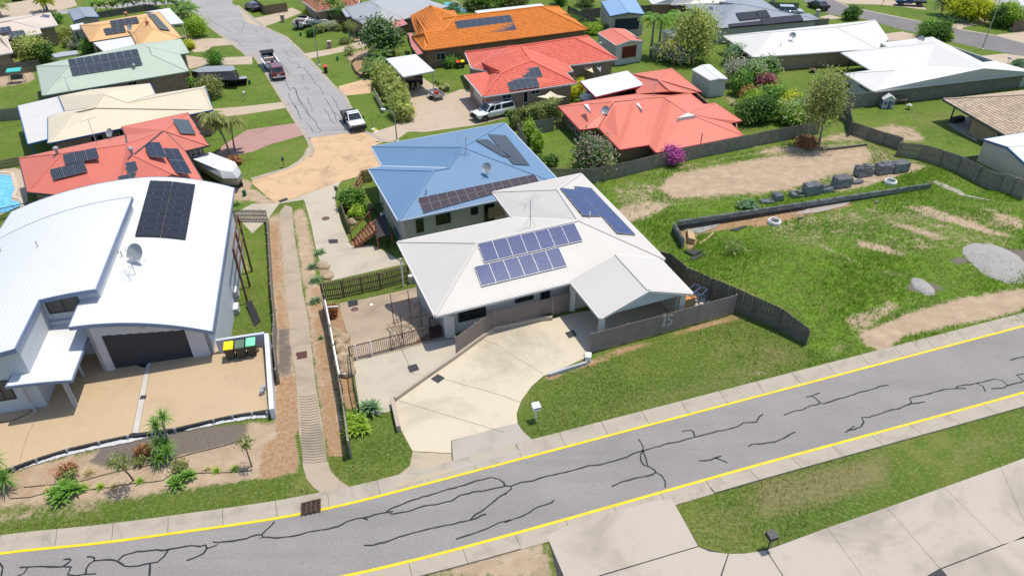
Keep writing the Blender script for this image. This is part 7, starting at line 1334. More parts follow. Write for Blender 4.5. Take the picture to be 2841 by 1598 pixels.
mailbox('22', 315, 1320, 'white mailbox on a slim post in the lawn beside the driveway', (.72, .72, .74), 1.1, .42); mailbox('33', 105, 1125, 'dark grey mailbox on a post at the footpath edge', (.035, .04, .045), 1.05, .42); mailbox('11', 320, 235, 'black mailbox on a post in the cul-de-sac lawn', (.03, .03, .035)); mailbox('11', 852, 535, 'brown mailbox on a post beside the blue house driveway', (.06, .045, .035)); mailbox('00', 2468, 1012, 'white-topped mailbox on a dark post opposite the pink driveway', (.5, .5, .5), 1.1, .22); mailbox('01', 1112, 778, 'white mailbox by the curved garden edging', (.7, .7, .7), 1.0, .25); mailbox('Z7', 1595, 630, 'white-capped mailbox on dark posts across the far road', (.06, .06, .06)); mailbox('03', 1210, 52, 'small mailbox at the far top driveway', (.3, .34, .4)); mailbox('03', 2412, 628, 'pale mailbox beside the right street driveway', (.5, .55, .6))
mailbox('01', 172, 140, 'brick letterbox pillar at the top driveway lawn', h=1.3, stone=w_brick2); mailbox('01', 310, 225, 'sandy brick letterbox pillar beside the sloping driveway', h=1.25, stone=w_brick3); mailbox('Z3', 770, 1080, 'brown brick letterbox pillar at the lawn corner', h=1.1, stone=w_brick); mailbox('Z6', 1645, 50, 'stone letterbox pillar by the dark paling fence', h=1.1, stone=w_grey); mailbox('03', 580, 160, 'white rendered letterbox pillar beside the blue-grey house', h=1.1, stone=w_render)
# street lamps
def lamp(base, top, label, arm=(-.9, -.2), head=True, px=None):
    q = G(base); zt = vtop(q, top) if px is None else px; r = thing('street_lamp', q, label, 'street lamp'); m = MB(); m.tube([q-[0, 0, .2], q+[0, 0, (zt-q[2])*.5], [q[0], q[1], zt]], [.085, .065, .045], 8); m.build('pole', GREYM, r)
    MB().lathe([(.25, -.05), (.25, .06), (.16, .1)], 12, q).build('footing', M('lamp_footing', (.5, .48, .44), .1, 4, .8), r); e = [q[0]+arm[0], q[1]+arm[1], zt+.35]
    MB().tube([[q[0], q[1], zt-.02], [q[0]+arm[0]*.35, q[1]+arm[1]*.35, zt+.28], e], .032, 6).build('arm', GREYM, r); hd = MB(); a = np.array(arm)/np.linalg.norm(arm)*.5; hd.bar(e, [e[0]+a[0], e[1]+a[1], zt+.37], .26, .12); hd.build('lantern', M('lantern_glass', (.72, .74, .78), .05, 4, .3), r)
lamp((885.5, 180.8), (869, 72), 'tall slim street lamp beside the street lawn'); lamp((1101.6, 391), (1096, 316), 'street lamp with curved arm at the cul-de-sac beside the bamboo', (-1.0, .3)); lamp((2724.8, 136.6), (2776, 0), 'tall street lamp on the verge of the dark street', (-.9, .4), px=3.2)
# sail shades
def sail(label, rc, pts, hs, mat, sag=.25):
    P = [G(p, h) for p, h in zip(c(rc, *pts), hs)]; root = thing('shade_sail', P[0]-[0, 0, hs[0]], label, 'shade sail'); ce = sum(P)/len(P)-np.array([0, 0, sag]); m = MB(); m.sm = True; n = len(P)
    for i in range(n):
        a, b = P[i], P[(i+1) % n]; md = (a+b)/2+(ce-(a+b)/2)*.22; m.face([a, md, ce]); m.face([md, b, ce])
    m.build('cloth', mat, root)
    for p, h in zip(P, hs): MB().tube([[p[0], p[1], TZ(p[0], p[1])], p], .04, 6).build('post', GREYM, root)
    return root
m_cream_s = M('sail_cream', (.66, .58, .42), .06, 2, .7); m_dark_s = M('sail_charcoal', (.055, .06, .075), .1, 2, .7); m_grey_s = M('sail_grey', (.33, .34, .36), .08, 2, .7)
sail('charcoal shade sail over the green house terrace', '00', (1440, 745, 1490, 815, 1830, 750, 1805, 688), (2.4, 2.3, 2.3, 3.0), m_dark_s); sail('cream shade sail beside the small red-doored shed', 'Z5', (165, 965, 500, 1000, 325, 870), (2.2, 2.2, 2.6), m_cream_s); sail('cream triangular sail under the red tiled eave', '02', (720, 665, 895, 735, 890, 650), (2.3, 2.1, 2.4), m_cream_s); sail('grey triangular sail beside the cream one under the red tiled eave', '02', (890, 650, 965, 725, 990, 620), (2.4, 2.1, 2.5), m_grey_s); sail('large cream shade sail behind the clipped hedge', '02', (325, 975, 490, 1005, 620, 975, 460, 918), (2.2, 2.0, 2.2, 2.6), m_cream_s)
# garden swing seat
q = g('00', 185, 830); sw = thing('swing_seat', q, 'garden swing seat with a teal canopy on the sandy patch', 'swing seat', None, A18); m_teal = M('teal_canvas', (.06, .42, .38), .1, 3, .7)
link('canopy', MB().hexa([(-.9, -.6, 1.6), (.9, -.6, 1.6), (.9, .6, 1.75), (-.9, .6, 1.75)], [(-.85, -.55, 1.7), (.85, -.55, 1.7), (.85, .55, 1.85), (-.85, .55, 1.85)]).mesh('canopy', m_teal), sw); link('seat', MB().box(-.75, .75, -.25, .25, .45, .55).box(-.75, .75, .2, .28, .55, 1.0).mesh('seat', m_dark), sw)
for x in (-.9, .9): link('leg', MB().bar((x, -.6, 0), (x, 0, 1.65), .05).bar((x, .6, 0), (x, 0, 1.65), .05).bar((x, -.6, .05), (x, .6, .05), .05).mesh('leg', m_brown), sw)
# playhouse and mud kitchen
q = g('03', 1245, 1035); ph = thing('playhouse', q, "white children's playhouse with pitched roof on the fenced lawn", 'playhouse', None, -.15); link('wall', MB().box(-.65, .65, -.5, .5, 0, 1.15).mesh('wall', WHITE), ph)
rf = MB(); rf.face([(-.78, -.62, 1.1), (0, -.62, 1.62), (0, .62, 1.62), (-.78, .62, 1.1)]).face([(0, -.62, 1.62), (.78, -.62, 1.1), (.78, .62, 1.1), (0, .62, 1.62)]).face([(-.66, -.5, 1.12), (.66, -.5, 1.12), (0, -.5, 1.56)]); link('roof', rf.mesh('roof', m_pure), ph); bx(ph, 'door', M('slate_paint', (.10, .12, .17), .1, 4, .6), -.05, .28, -.53, -.5, .05, .95); bx(ph, 'window', M('slate_paint', (.10, .12, .17)), -.5, -.18, -.53, -.5, .45, .85); bx(ph, 'window', MATS['slate_paint'], -.68, -.65, -.3, .2, .4, .85); bx(ph, 'window', MATS['slate_paint'], .36, .56, -.53, -.5, .45, .85)
q = g('03', 1375, 1005); mk = thing('play_kitchen', q, 'brown timber play kitchen beside the white playhouse', 'play kitchen', None, .1); link('bench', MB().box(-.7, .7, -.25, .25, .5, .56).mesh('bench', m_brown), mk); link('shelf', MB().box(-.7, .7, .15, .3, .95, 1.0).mesh('shelf', m_brown), mk)
for x in (-.65, .65): link('leg', MB().box(x-.04, x+.04, -.22, -.14, 0, .5).box(x-.04, x+.04, .2, .28, 0, 1.05).mesh('leg', m_brown), mk)
q = g('03', 1460, 1055); tk = thing('toy_table', q, 'small dark toy table with pale bowls on the lawn', 'toy table'); link('top', MB().lathe([(.32, .45), (.34, .48), (.34, .51)], 14).mesh('top', M('toy_top', (.4, .36, .33), .1, 4, .6)), tk); link('leg', MB().tube([(0, 0, 0), (0, 0, .45)], .06, 8).mesh('leg', PLAS), tk); link('bowl', MB().lathe([(.08, .52), (.14, .6), (.15, .62)], 12).mesh('bowl', m_pvc), tk)
for x, y, lb in ((535, 700, 'rusty square fire pit on the green back lawn'),): q = g('03', x, y); fp_ = thing('fire_pit', q, lb, 'fire pit'); link('bowl', MB().hexa([(-.15, -.15, .1), (.15, -.15, .1), (.15, .15, .1), (-.15, .15, .1)], [(-.45, -.45, .45), (.45, -.45, .45), (.45, .45, .45), (-.45, .45, .45)]).mesh('bowl', m_rust), fp_); link('leg', MB().box(-.2, .2, -.2, .2, 0, .12).mesh('leg', m_rust), fp_)
for x, y, lb in ((602, 630, 'small stone slab on the lawn below the long fence'), (670, 645, 'wide stone slab on the lawn below the long fence')): q = g('03', x, y); MB().hexa([(q[0]-.5, q[1]-.25, q[2]), (q[0]+.5, q[1]-.25, q[2]), (q[0]+.45, q[1]+.3, q[2]), (q[0]-.45, q[1]+.3, q[2])], [(q[0]-.45, q[1]-.2, q[2]+.22), (q[0]+.45, q[1]-.2, q[2]+.2), (q[0]+.4, q[1]+.25, q[2]+.22), (q[0]-.4, q[1]+.25, q[2]+.2)]).build('stone_slab', M('garden_stone', (.30, .25, .19), .2, 4, .85), None, lb, 'stone')
# brick pallet (orange bricks behind the fence)
q = G(c('03', 440, 265), .0); 
bp = thing('brick_pallet', q, 'orange brick pallet standing against the grey fence', 'bricks'); m_ob = M('orange_brick', (.58, .17, .06), .25, 9, .85)
for i in range(3):
    for j in range(6): link('brick', unit(m_ob), bp, (-.5+.2*j, 0, .28*i+.02), (0, 0, .1), (.185, .35, .26))
# ride-on toy on the patio
q = g('Z8', 945, 810); ty = thing('toy_car', q, 'white ride-on toy car on the shaded patio', 'toy car', None, 1.2); loft([(-.55, .12, .35), (-.4, .1, .42), (.2, .1, .42), (.55, .14, .3)], .55, 'body', WP, ty); bx(ty, 'seat', PLAS, -.25, .1, -.16, .16, .42, .45)
for x in (-.35, .35):
    for y in (-.27, .27): link('wheel', MB().tube([(x, y-.04, .12), (x, y+.04, .12)], .12, 10).mesh('wheel', TYRE), ty)
q = g('Z8', 690, 590); pb = thing('planter_box', q, 'dark planter box on the shaded patio corner', 'planter', None, .35); link('box', MB().box(-.8, .8, -.3, .3, 0, .55).mesh('box', m_sleep), pb); link('soil', MB().box(-.74, .74, -.24, .24, .5, .56).mesh('soil', M('dark_soil', (.05, .035, .025), .2, 6, .9)), pb)
# things behind the slatted screen and round the yards
q = g('22', 1800, 230); cb = thing('cabinet', q, 'orange timber cabinet top showing above the slatted screen', 'cabinet', None, A18); link('carcass', MB().box(-.55, .55, -.3, .3, 0, 1.15).mesh('carcass', m_ply), cb); link('top', MB().box(-.6, .6, -.33, .33, 1.15, 1.2).mesh('top', M('orange_timber', (.50, .20, .05), .15, 4, .6)), cb)
q = g('22', 1905, 200); rk = thing('storage_rack', q, 'blue steel storage rack beside the carport pillar', 'rack', None, A18+.5); m_rk = M('blue_steel', (.05, .07, .13), .1, 4, .5)
for x in (-.5, .5):
    for y in (-.5, .5): link('upright', MB().bar((x, y, 0), (x, y, 1.5), .05).mesh('upright', m_rk), rk)
for z in (.4, .9, 1.45): link('shelf', MB().box(-.5, .5, -.5, -.44, z, z+.05).box(-.5, .5, .44, .5, z, z+.05).box(-.5, -.44, -.5, .5, z, z+.05).box(.44, .5, -.5, .5, z, z+.05).box(-.5, .5, -.04, .04, z, z+.05).mesh('shelf', m_rk), rk)
q = g('03', 855, 890); wt = thing('garden_locker', q, 'grey-topped storage locker at the corner of the white house', 'locker', None, .15); link('body', MB().box(-.55, .55, -.45, .45, 0, 1.2).mesh('body', m_dark), wt); link('lid', MB().hexa([(-.62, -.52, 1.2), (.62, -.52, 1.2), (.62, .52, 1.2), (-.62, .52, 1.2)], [(-.6, -.5, 1.28), (.6, -.5, 1.28), (.6, .5, 1.42), (-.6, .5, 1.42)]).mesh('lid', m_grey if False else GREYM), wt)
for rc, x, y, lb in (('03', 905, 905, 'white air conditioner beside the storage locker'), ('Z6', 655, 1180, 'air conditioner on the ground by the brick wall of the white house'), ('11', 1630, 1390, 'grey air conditioner at the picket fence end by house fifteen')): q = g(rc, x, y); ac = thing('air_conditioner', q, lb, 'air conditioner', None, .3); link('casing', MB().box(-.42, .42, -.16, .16, .05, .7).mesh('casing', WHITE), ac); link('fan_grille', MB().tube([(-.1, -.165, .38), (-.1, -.18, .38)], .24, 16).mesh('fan_grille', GREYM), ac)
# green pit boxes and markers on lawns
for rc, x, y, lb in (('10', 2462, 520, 'green service pillar on the gravel behind the curved roof'), ('01', 488, 365, 'green service pillar on the boat lawn'), ('01', 858, 612, 'small green service box by the raised garden'), ('Z7', 535, 460, 'green service pillar on the far road verge'), ('Z7', 2215, 760, 'green service cabinet beside the brown verge fence'), ('00', 2512, 850, 'small green service pillar beside the dark box trailer')): q = g(rc, x, y); o = MB(); o.box(-.14, .14, -.14, .14, 0, .55); o.hexa([(-.16, -.16, .55), (.16, -.16, .55), (.16, .16, .55), (-.16, .16, .55)], [(-.1, -.1, .62), (.1, -.1, .62), (.1, .1, .62), (-.1, .1, .62)]); tag(link('service_pillar', o.mesh('service_pillar', M('service_green', (.03, .13, .06), .15, 4, .6)), None, q), lb, 'service pillar')
# paint cans on the parapet, hoses
q = hz(c('21', 105, 1060), DZ); 
for k, (dx, r_) in enumerate(((0, .13), (-.02, .12))): tag(link('paint_tin', MB().lathe([(r_, 0), (r_, .28), (r_*1.05, .29), (r_*1.05, .31)], 16).mesh('paint_tin', m_gal if k else GREYM), None, (q[0]+dx, q[1]+.3*k, DZ)), ('upper' if k else 'lower')+' metal paint tin beside the white parapet', 'paint tin')
hs = thing('garden_hose', hz(c('20', 190, 1100), DZ), 'brown garden hose hanging from the pale wall across the forecourt', 'hose'); m_hose = M('brown_hose', (.09, .06, .04), .1, 3, .6)
MB().tube([hz(p, z) for p, z in zip(c('20', 195,1085, 215,1160, 300,1190, 385,1180, 350,1200, 260,1270, 120,1330, 0,1345, -200,1350), (1.1, .6, .4, DZ+.02, DZ+.02, DZ+.02, DZ+.02, DZ+.02, DZ+.02))], .018, 6).build('hose_run', m_hose, hs)
h2 = thing('hose', g('11', 1390, 960), 'black hose trailing over the shaded driveway behind house fifteen', 'hose'); MB().tube([G(p, .03) for p in c('11', 1390,960, 1350,990, 1352,1030, 1400,1090, 1460,1160, 1540,1200)], .03, 6).build('hose_run', PLAS, h2)
for px, lb in ((c('30', 100,668, 300,655, 440,615, 550,580, 850,585, 1100,555, 1340,515, 1500,505, 1640,485, 1740,410, 1900,415, 2300,405, 2536,385), 'lower black irrigation pipe through the garden bed'), (c('30', 240,555, 500,530, 830,490, 1000,440, 1230,385, 1540,325, 1900,225, 2200,150, 2440,85), 'upper black irrigation pipe through the garden bed')):
    o = thing('irrigation_pipe', G(px[0]), lb, 'pipe'); MB().tube([G(p, .02) for p in px], .022, 5).build('pipe_run', PLAS, o)
# swimming pools
m_pool = NT('pool_water'); _n = m_pool.noise(3.0, 3, .6); _cc = m_pool.ramp(_n, [(.35, (.08, .36, .62)), (.65, (.20, .55, .80))]); m_pool = m_pool.out(_cc, .05, m_pool.bump(m_pool.noise(2.2, 3, .5), .25, .05), 0, .5)
sheet('pool_terrace', c('10', -100,270, 150,240, 215,260, 275,480, 280,590, -100,760), MATS['sandy_concrete'], .01); pw = sheet('pool_water', c('10', -100,330, 0,310, 105,320, 145,460, 120,520, 125,570, 205,590, 215,620, 60,690, -100,700), m_pool, .04)
pc = lowwall('sandstone coping round the blue swimming pool', c('10', -100,285, 0,278, 120,285, 170,440, 135,530, 200,545, 240,590, 215,640), .08, .35, MATS['stone_cap'], 'pool_coping', 'pool coping')
t2 = NT('pool_teal'); t2 = t2.out(t2.ramp(t2.noise(2, 3, .6), [(.3, (.01, .22, .27)), (.7, (.04, .40, .42))]), .06, None, 0, .5); sheet('pool_water', c('Z4', 720,65, 860,50, 1000,100, 1260,250, 1220,290, 1000,250, 820,190), t2, .04); sheet('pool_terrace', c('Z4', 900,20, 1000,25, 1280,170, 1250,230, 1050,110), MATS['sandy_concrete'], .02)
# raised garden ring by the orange driveway
ring = [g('01', 1000+0, 640), g('01', 1040, 610), g('01', 1120, 600), g('01', 1160, 690), g('01', 1100, 785), g('01', 1040, 740), g('01', 1000, 660)]
rg = thing('garden_edging', ring[0], 'curved ribbed sleeper edging round the bark garden by the orange driveway', 'garden edging')
for a, b in zip(ring[:-1], ring[1:]):
    L_ = np.linalg.norm((b-a)[:2]); k = max(2, int(L_/.2))
    for i in range(k): q = a+(b-a)*i/k; MB().tube([[q[0], q[1], q[2]-.1], [q[0], q[1], q[2]+.4]], .09, 7).build('log_stake', m_brown, rg)
q = g('01', 1225, 600); MB().box(q[0]-.25, q[0]+.25, q[1]-.25, q[1]+.25, q[2]-.1, q[2]+1.9).box(q[0]+.25, q[0]+1.4, q[1]-.12, q[1]+.12, q[2]-.1, q[2]+1.1).build('brick_wall', w_brick2, None, 'orange brick gate pillar with wing wall under the frangipani', 'brick wall')
mk_ = thing('road_marking', G(c('01', 1210, 1310)), 'yellow and white striped marker block on the lawn corner', 'marker')
for k, (x, y) in enumerate(((1215, 1300), (1235, 1312), (1250, 1325))): q = g('01', x, y); link('stripe', unit(m_yel if k == 1 else WHITE), mk_, Vector((q[0], q[1], q[2]+.01))-worldloc(mk_), (0, 0, .9), (.55, .32, .03))
MB().prism([p[:2] for p in g('20', 2480,180, 2536,150, 2620,330, 2560,390)][::-1], -2.6, -2.45).build('dark_mat', PLAS, None, 'black board lying on the dirt beside the curved-roof house', 'board')
# ================================================================ PLANTS
def leafmat(name, lo, mid, hi, trans=.45):
    if name in MATS: return MATS[name]
    t = NT(name); a = t.attr('rnd'); n = t.noise(.8, 3, .6); f = t.math('ADD', t.math('MULTIPLY', a.outputs['Fac'], .75), t.math('MULTIPLY', n, .25)); cc = t.ramp(f, [(.1, lo), (.5, mid), (.9, hi)])
    t.out(cc, .55, None, 0, .25); tr = t.n('BsdfTranslucent'); t.l(cc, tr.inputs[0]); mx = t.n('MixShader'); mx.inputs[0].default_value = trans; t.l(t.bs.outputs[0], mx.inputs[1]); t.l(tr.outputs[0], mx.inputs[2]); t.l(mx.outputs[0], t.t.nodes['Material Output'].inputs['Surface']); MATS[name] = t.m; return t.m
LM = {'green': leafmat('leaf_green', (.058, .146, .026), (.158, .329, .053), (.343, .567, .105)), 'dark': leafmat('leaf_dark', (.033, .084, .020), (.090, .193, .039), (.241, .383, .084)), 'olive': leafmat('leaf_olive', (.101, .140, .046), (.254, .304, .090), (.533, .558, .203)), 'lime': leafmat('leaf_lime', (.117, .215, .023), (.293, .468, .049), (.585, .741, .117)),
      'yellow': leafmat('leaf_yellow', (.273, .293, .019), (.702, .663, .039), (.750, .750, .117)), 'grey': leafmat('leaf_grey', (.140, .175, .118), (.398, .421, .281), (.750, .750, .632)), 'bamboo': leafmat('leaf_bamboo', (.122, .171, .036), (.366, .439, .110), (.731, .750, .244)), 'rust': leafmat('leaf_rust', (.137, .058, .029), (.390, .176, .078), (.663, .390, .195)), 'straw': leafmat('leaf_straw', (.312, .254, .098), (.663, .546, .254), (.750, .750, .507)),
      'pink': leafmat('petal_pink', (.350, .070, .280), (.550, .120, .420), (.750, .300, .600)), 'blush': leafmat('petal_blush', (.450, .250, .250), (.650, .450, .420), (.750, .680, .620)), 'white': leafmat('petal_white', (.450, .430, .330), (.660, .630, .520), (.750, .750, .700)), 'gold': leafmat('leaf_gold', (.195, .254, .023), (.585, .624, .039), (.750, .750, .078)), 'blue': leafmat('leaf_bluegreen', (.078, .166, .088), (.195, .332, .166), (.390, .566, .293))}
BARK = M('bark', (.11, .085, .065), .3, 6, .9, bump=.4, bscale=20); BARKG = M('bark_grey', (.22, .20, .175), .25, 5, .85, bump=.3, bscale=20)
def leaves(n, R, size, clumps, asp=1.6, shell=.55, box=False, up=.35, seed=0, flat=0.0):
    """n leaf faces spread over clumps through the crown volume"""
    rg = np.random.default_rng(seed); R = np.array(R, float)
    if box: cc = rg.uniform(-1, 1, (clumps, 3))
    else:
        d = rg.normal(size=(clumps, 3)); d /= np.linalg.norm(d, axis=1)[:, None]; cc = d*(shell+(1-shell)*rg.random((clumps, 1))**.6)*.86
    cv = rg.random(clumps); k = rg.integers(0, clumps, n); sg = .26 if not box else .22; p = cc[k]+rg.normal(size=(n, 3))*sg*(.6+.8*cv[k][:, None]); lim = 1.12
    if box: p = np.clip(p, -1.06, 1.06)
    p = p*R; out = p/(R*R); out /= np.linalg.norm(out, axis=1)[:, None]+1e-6
    nrm = out*.6+rg.normal(size=(n, 3))*.75+np.array([0, 0, up]); nrm /= np.linalg.norm(nrm, axis=1)[:, None]; t = np.cross(nrm, rg.normal(size=(n, 3))); t /= np.linalg.norm(t, axis=1)[:, None]+1e-6; b = np.cross(nrm, t)
    s_ = size*(.6+.8*rg.random((n, 1))); a = t*s_*asp/2; b = b*s_/2
    V = np.stack([p-a, p-a*.1+b, p+a, p-a*.1-b], 1).reshape(-1, 3); F = np.arange(4*n).reshape(n, 4); col = np.clip(.55*cv[k]+.45*rg.random(n), 0, 1); return V, F, np.repeat(col, 4), p
_lc = {}
def crownmesh(kind, n, R, size, clumps, asp, box, var, shell=.55):
    key = (kind, n, tuple(np.round(R, 1)), size, clumps, box, var)
    if key not in _lc: V, F, col, p = leaves(n, R, size, clumps, asp, shell, box, seed=hash(key) % 9999); _lc[key] = (fastmesh('foliage', V, F, LM[kind], col), p)
    return _lc[key]
def limbs(root, h, r, R, cz, n=6, mat=None, lean=0.0, base=0.0):
    m = MB(); a0 = random.random()*6; top = np.array([lean, 0, cz-R[2]*.3]); m.tube([(0, 0, base-.1), (lean*.3, 0, cz*.35), tuple(top)], [r*1.25, r, r*.7], 8)
    for k in range(n):
        a = a0+k*2*math.pi/n+random.uniform(-.3, .3); e = np.array([math.cos(a)*R[0]*.7, math.sin(a)*R[1]*.7, cz+R[2]*random.uniform(-.1, .5)]); s_ = top*random.uniform(.6, .95); md = (s_+e)/2+np.array([0, 0, -.1]); m.tube([tuple(s_), tuple(md), tuple(e)], [r*.5, r*.3, r*.12], 6)
    return link('trunk', m.mesh('trunk', mat or BARK), root)
def plant(rc, x, y, label, kind='green', h=3.0, R=(1.5, 1.5, 1.2), n=2600, size=.20, clumps=40, asp=1.7, trunk=.10, name='tree', cat='tree', box=False, flower=None, nf=300, fs=.11, group=None, rz=None, mat=None, shell=.55, px=None, lean=0.0, nl=6):
    q = G(px) if px else g(rc, x, y); r = thing(name, q, label, cat, group, random.uniform(0, 6) if rz is None else rz); cz = max(h-R[2], R[2]*.75)
    me, p = crownmesh(kind, n, R, size, clumps, asp, box, round(x) % 97, shell); link('crown' if trunk else 'foliage', me, r, (lean, 0, cz))
    if trunk: limbs(r, h, trunk, R, cz, nl, mat, lean)
    else: m = MB(); [m.tube([(0, 0, -.05), (math.cos(a)*R[0]*.3, math.sin(a)*R[1]*.3, cz*.8)], .03, 5) for a in np.linspace(0, 5, 5)]; link('stem', m.mesh('stem', BARK), r)
    if flower:
        rg = np.random.default_rng(int(x)); o = p/np.array(R); d = np.linalg.norm(o, axis=1) if not box else np.abs(o).max(1); idx = np.argsort(-(d+.35*o[:, 2]))[:max(nf*2, 10)]; idx = rg.choice(idx, min(nf, len(idx)), False); c_ = p[idx]*1.03; t = rg.normal(size=(len(c_), 3)); t /= np.linalg.norm(t, axis=1)[:, None]; b = np.cross(t, rg.normal(size=(len(c_), 3))); b /= np.linalg.norm(b, axis=1)[:, None]
        V = np.stack([c_-t*fs, c_+b*fs, c_+t*fs, c_-b*fs], 1).reshape(-1, 3); link('blossom', fastmesh('blossom', V, np.arange(4*len(c_)).reshape(-1, 4), LM[flower], np.repeat(rg.random(len(c_)), 4)), r, (lean, 0, cz))
    return r
def shrub(rc, x, y, label, kind='green', r_=.8, h=1.2, **kw):
    kw.setdefault('n', int(900+700*r_)); kw.setdefault('size', .13); return plant(rc, x, y, label, kind, h, (r_, r_, h*.5), kw.pop('n'), kw.pop('size'), kw.pop('clumps', 26), trunk=0, name=kw.pop('name', 'shrub'), cat=kw.pop('cat', 'shrub'), **kw)
# --- palms
def frondmesh(name, L, droop, nl=26, ll=.55, kind='green', rise=.55, wdt=.05):
    V, F, C_ = [], [], []; rg = np.random.default_rng(5); P = []
    for i in range(nl+1): t = i/nl; P.append(np.array([L*t*(1-.18*droop*t), 0, L*(rise*t-droop*t*t)]))
    for i in range(1, nl):
        for sgn in (1, -1):
            b = P[i]; t = i/nl; l = ll*(math.sin(math.pi*min(1, .12+t*.88))**.6)*rg.uniform(.85, 1.1); d = np.array([.55, sgn*.9, -.35-.5*droop]); d /= np.linalg.norm(d); e = b+d*l; mid = b+d*l*.5+np.array([0, 0, .06*l]); s_ = np.array([wdt, 0, 0]); i0 = len(V)
            V += [b-s_*.6, b+s_*.6, mid+s_, e, mid-s_]; F.append((i0, i0+1, i0+2, i0+4)); F.append((i0+4, i0+2, i0+3, i0+3)); C_ += [rg.uniform(0, 1)]*5
    for a, b in zip(P[:-1], P[1:]):
        i0 = len(V); w_ = np.array([0, .03, 0]); V += [a-w_, a+w_, b+w_, b-w_]; F.append((i0, i0+1, i0+2, i0+3)); C_ += [.9]*4
    F4 = [f for f in F if f[2] != f[3]]; F3 = [f[:3] for f in F if f[2] == f[3]]
    me = bpy.data.meshes.new(name); me.from_pydata([tuple(v) for v in V], [], F4+F3); at = me.attributes.new('rnd', 'FLOAT', 'POINT'); at.data.foreach_set('value', np.array(C_, np.float32)); me.materials.append(LM[kind]); return me
FR = {}
def palm(rc, x, y, label, h, L=2.2, nf=13, kind='green', droop=.75, tr=.10, group=None, mat=None, ll=.6, lean=(0, 0), px=None, rise=.6):
    q = G(px) if px else g(rc, x, y); r = thing('palm_tree', q, label, 'palm', group); key = (round(L, 1), kind, droop, ll, rise)
    if key not in FR: FR[key] = frondmesh('frond', L, droop, 24, ll, kind, rise)
    m = MB(); top = (lean[0], lean[1], h); m.tube([(0, 0, -.1), (lean[0]*.3, lean[1]*.3, h*.5), top], [tr*1.5, tr, tr*.9], 9); m.tube([(top[0], top[1], h-.02), (top[0], top[1], h+L*.22)], [tr*1.15, tr*.5], 8); link('trunk', m.mesh('trunk', mat or BARKG), r)
    for k in range(nf): a = k*2.399963+random.uniform(-.2, .2); el = -.35+.9*(k/nf); link('frond', FR[key], r, (top[0], top[1], h+L*.12), (0, -el*.75+.12, a), random.uniform(.85, 1.1))
    return r
# --- rosettes (yucca, agave, bromeliad)
def bladeset(name, L, w_, kind, fold=.25, curve=.25, seg=4):
    V, F, C_ = [], [], []
    for i in range(seg+1):
        t = i/seg; ww = w_*(math.sin(math.pi*(.18+.82*t))**.8 if t < .999 else .02); z = L*(-curve*t*t); V += [(L*t, -ww/2, z+fold*ww), (L*t, 0, z), (L*t, ww/2, z+fold*ww)]; C_ += [.25+.6*t]*3
    for i in range(seg):
        for j in range(2): a = i*3+j; F.append((a, a+3, a+4, a+1))
    return fastmesh(name, V, F, LM[kind], C_)
BL_ = {}
def rosette(root, o, L, n, kind, w_=.07, el0=-.2, el1=1.35, curve=.25, name='leaf'):
    key = (round(L, 2), w_, kind, curve)
    if key not in BL_: BL_[key] = bladeset(name, L, w_, kind, .25, curve)
    for k in range(n): t = k/max(1, n-1); a = k*2.399963+random.uniform(-.15, .15); el = el0+(el1-el0)*t+random.uniform(-.1, .1); link(name, BL_[key], root, o, (0, -el, a), random.uniform(.8, 1.1)*(1-.25*t))
def yucca(rc, x, y, label, heads, kind='green', L=.75, n=46, group=None):
    q = g(rc, x, y); r = thing('yucca', q, label, 'yucca', group); m = MB()
    for (dx, dy, h) in heads: m.tube([(0, 0, -.1), (dx*.5, dy*.5, h*.5), (dx, dy, h)], [.09, .07, .06], 7)
    link('stem', m.mesh('stem', BARKG), r)
    for (dx, dy, h) in heads: rosette(r, (dx, dy, h), L, n, kind, .065, -.9, 1.4, .12)
    return r
def agave(rc, x, y, label, heads, kind='blue', L=.6, n=26, w_=.17, group=None):
    q = g(rc, x, y); r = thing('agave', q, label, 'agave', group)
    for (dx, dy, h) in heads: rosette(r, (dx, dy, h), L, n, kind, w_, .05, 1.35, .18)
    return r
# --- near garden bed
yucca('20', 1700, 1640, 'tall yucca with two trunks beside the forecourt retaining wall', [(-.25, .1, 1.9), (.35, .05, 2.5), (.1, -.3, .9)], 'green', .75, 46); yucca('30', 1620, 330, 'bushy low yucca below the tall twin yucca', [(0, 0, .5), (.45, .2, .8), (-.1, .45, 1.1)], 'green', .75, 40); yucca('30', 60, 560, 'broad yucca clump at the left end of the garden bed', [(-.35, 0, 1.3), (.3, -.1, .8), (-.1, .3, 1.8), (-.6, .3, .6)], 'green', .85, 44)
agave('30', 640, 650, 'large blue-green agave clump at the lawn edge of the garden bed', [(-.35, 0, .15), (.2, .15, .2), (.05, -.3, .15), (.5, .25, .2), (-.1, .45, .2)], 'green', .62, 24); agave('30', 1800, 520, 'blue-green agave clump under the scruffy shrub in the bed', [(-.2, 0, .15), (.2, .2, .2), (.0, -.2, .12), (.45, .35, .2)], 'green', .5, 22)
for i, (x, y, k, lb) in enumerate(((850, 565, 'lime', 'striped lily tuft beside the large agave clump'), (1010, 560, 'lime', 'striped lily tuft second along from the large agave'), (1150, 555, 'straw', 'pale striped lily tuft third along from the large agave'), (1410, 500, 'lime', 'striped lily tuft at the foot of the wispy tree'), (2090, 380, 'straw', 'straw-coloured tuft near the end of the irrigation pipe'), (2180, 395, 'lime', 'lime striped tuft next to the straw tuft'), (2360, 380, 'lime', 'small lime tuft nearest the bare sapling'), (480, 590, 'straw', 'small pale tuft left of the large agave'))): agave('30', x, y, lb, [(0, 0, .03)], k, .38, 22, .06, 'small striped tufts in the bed')
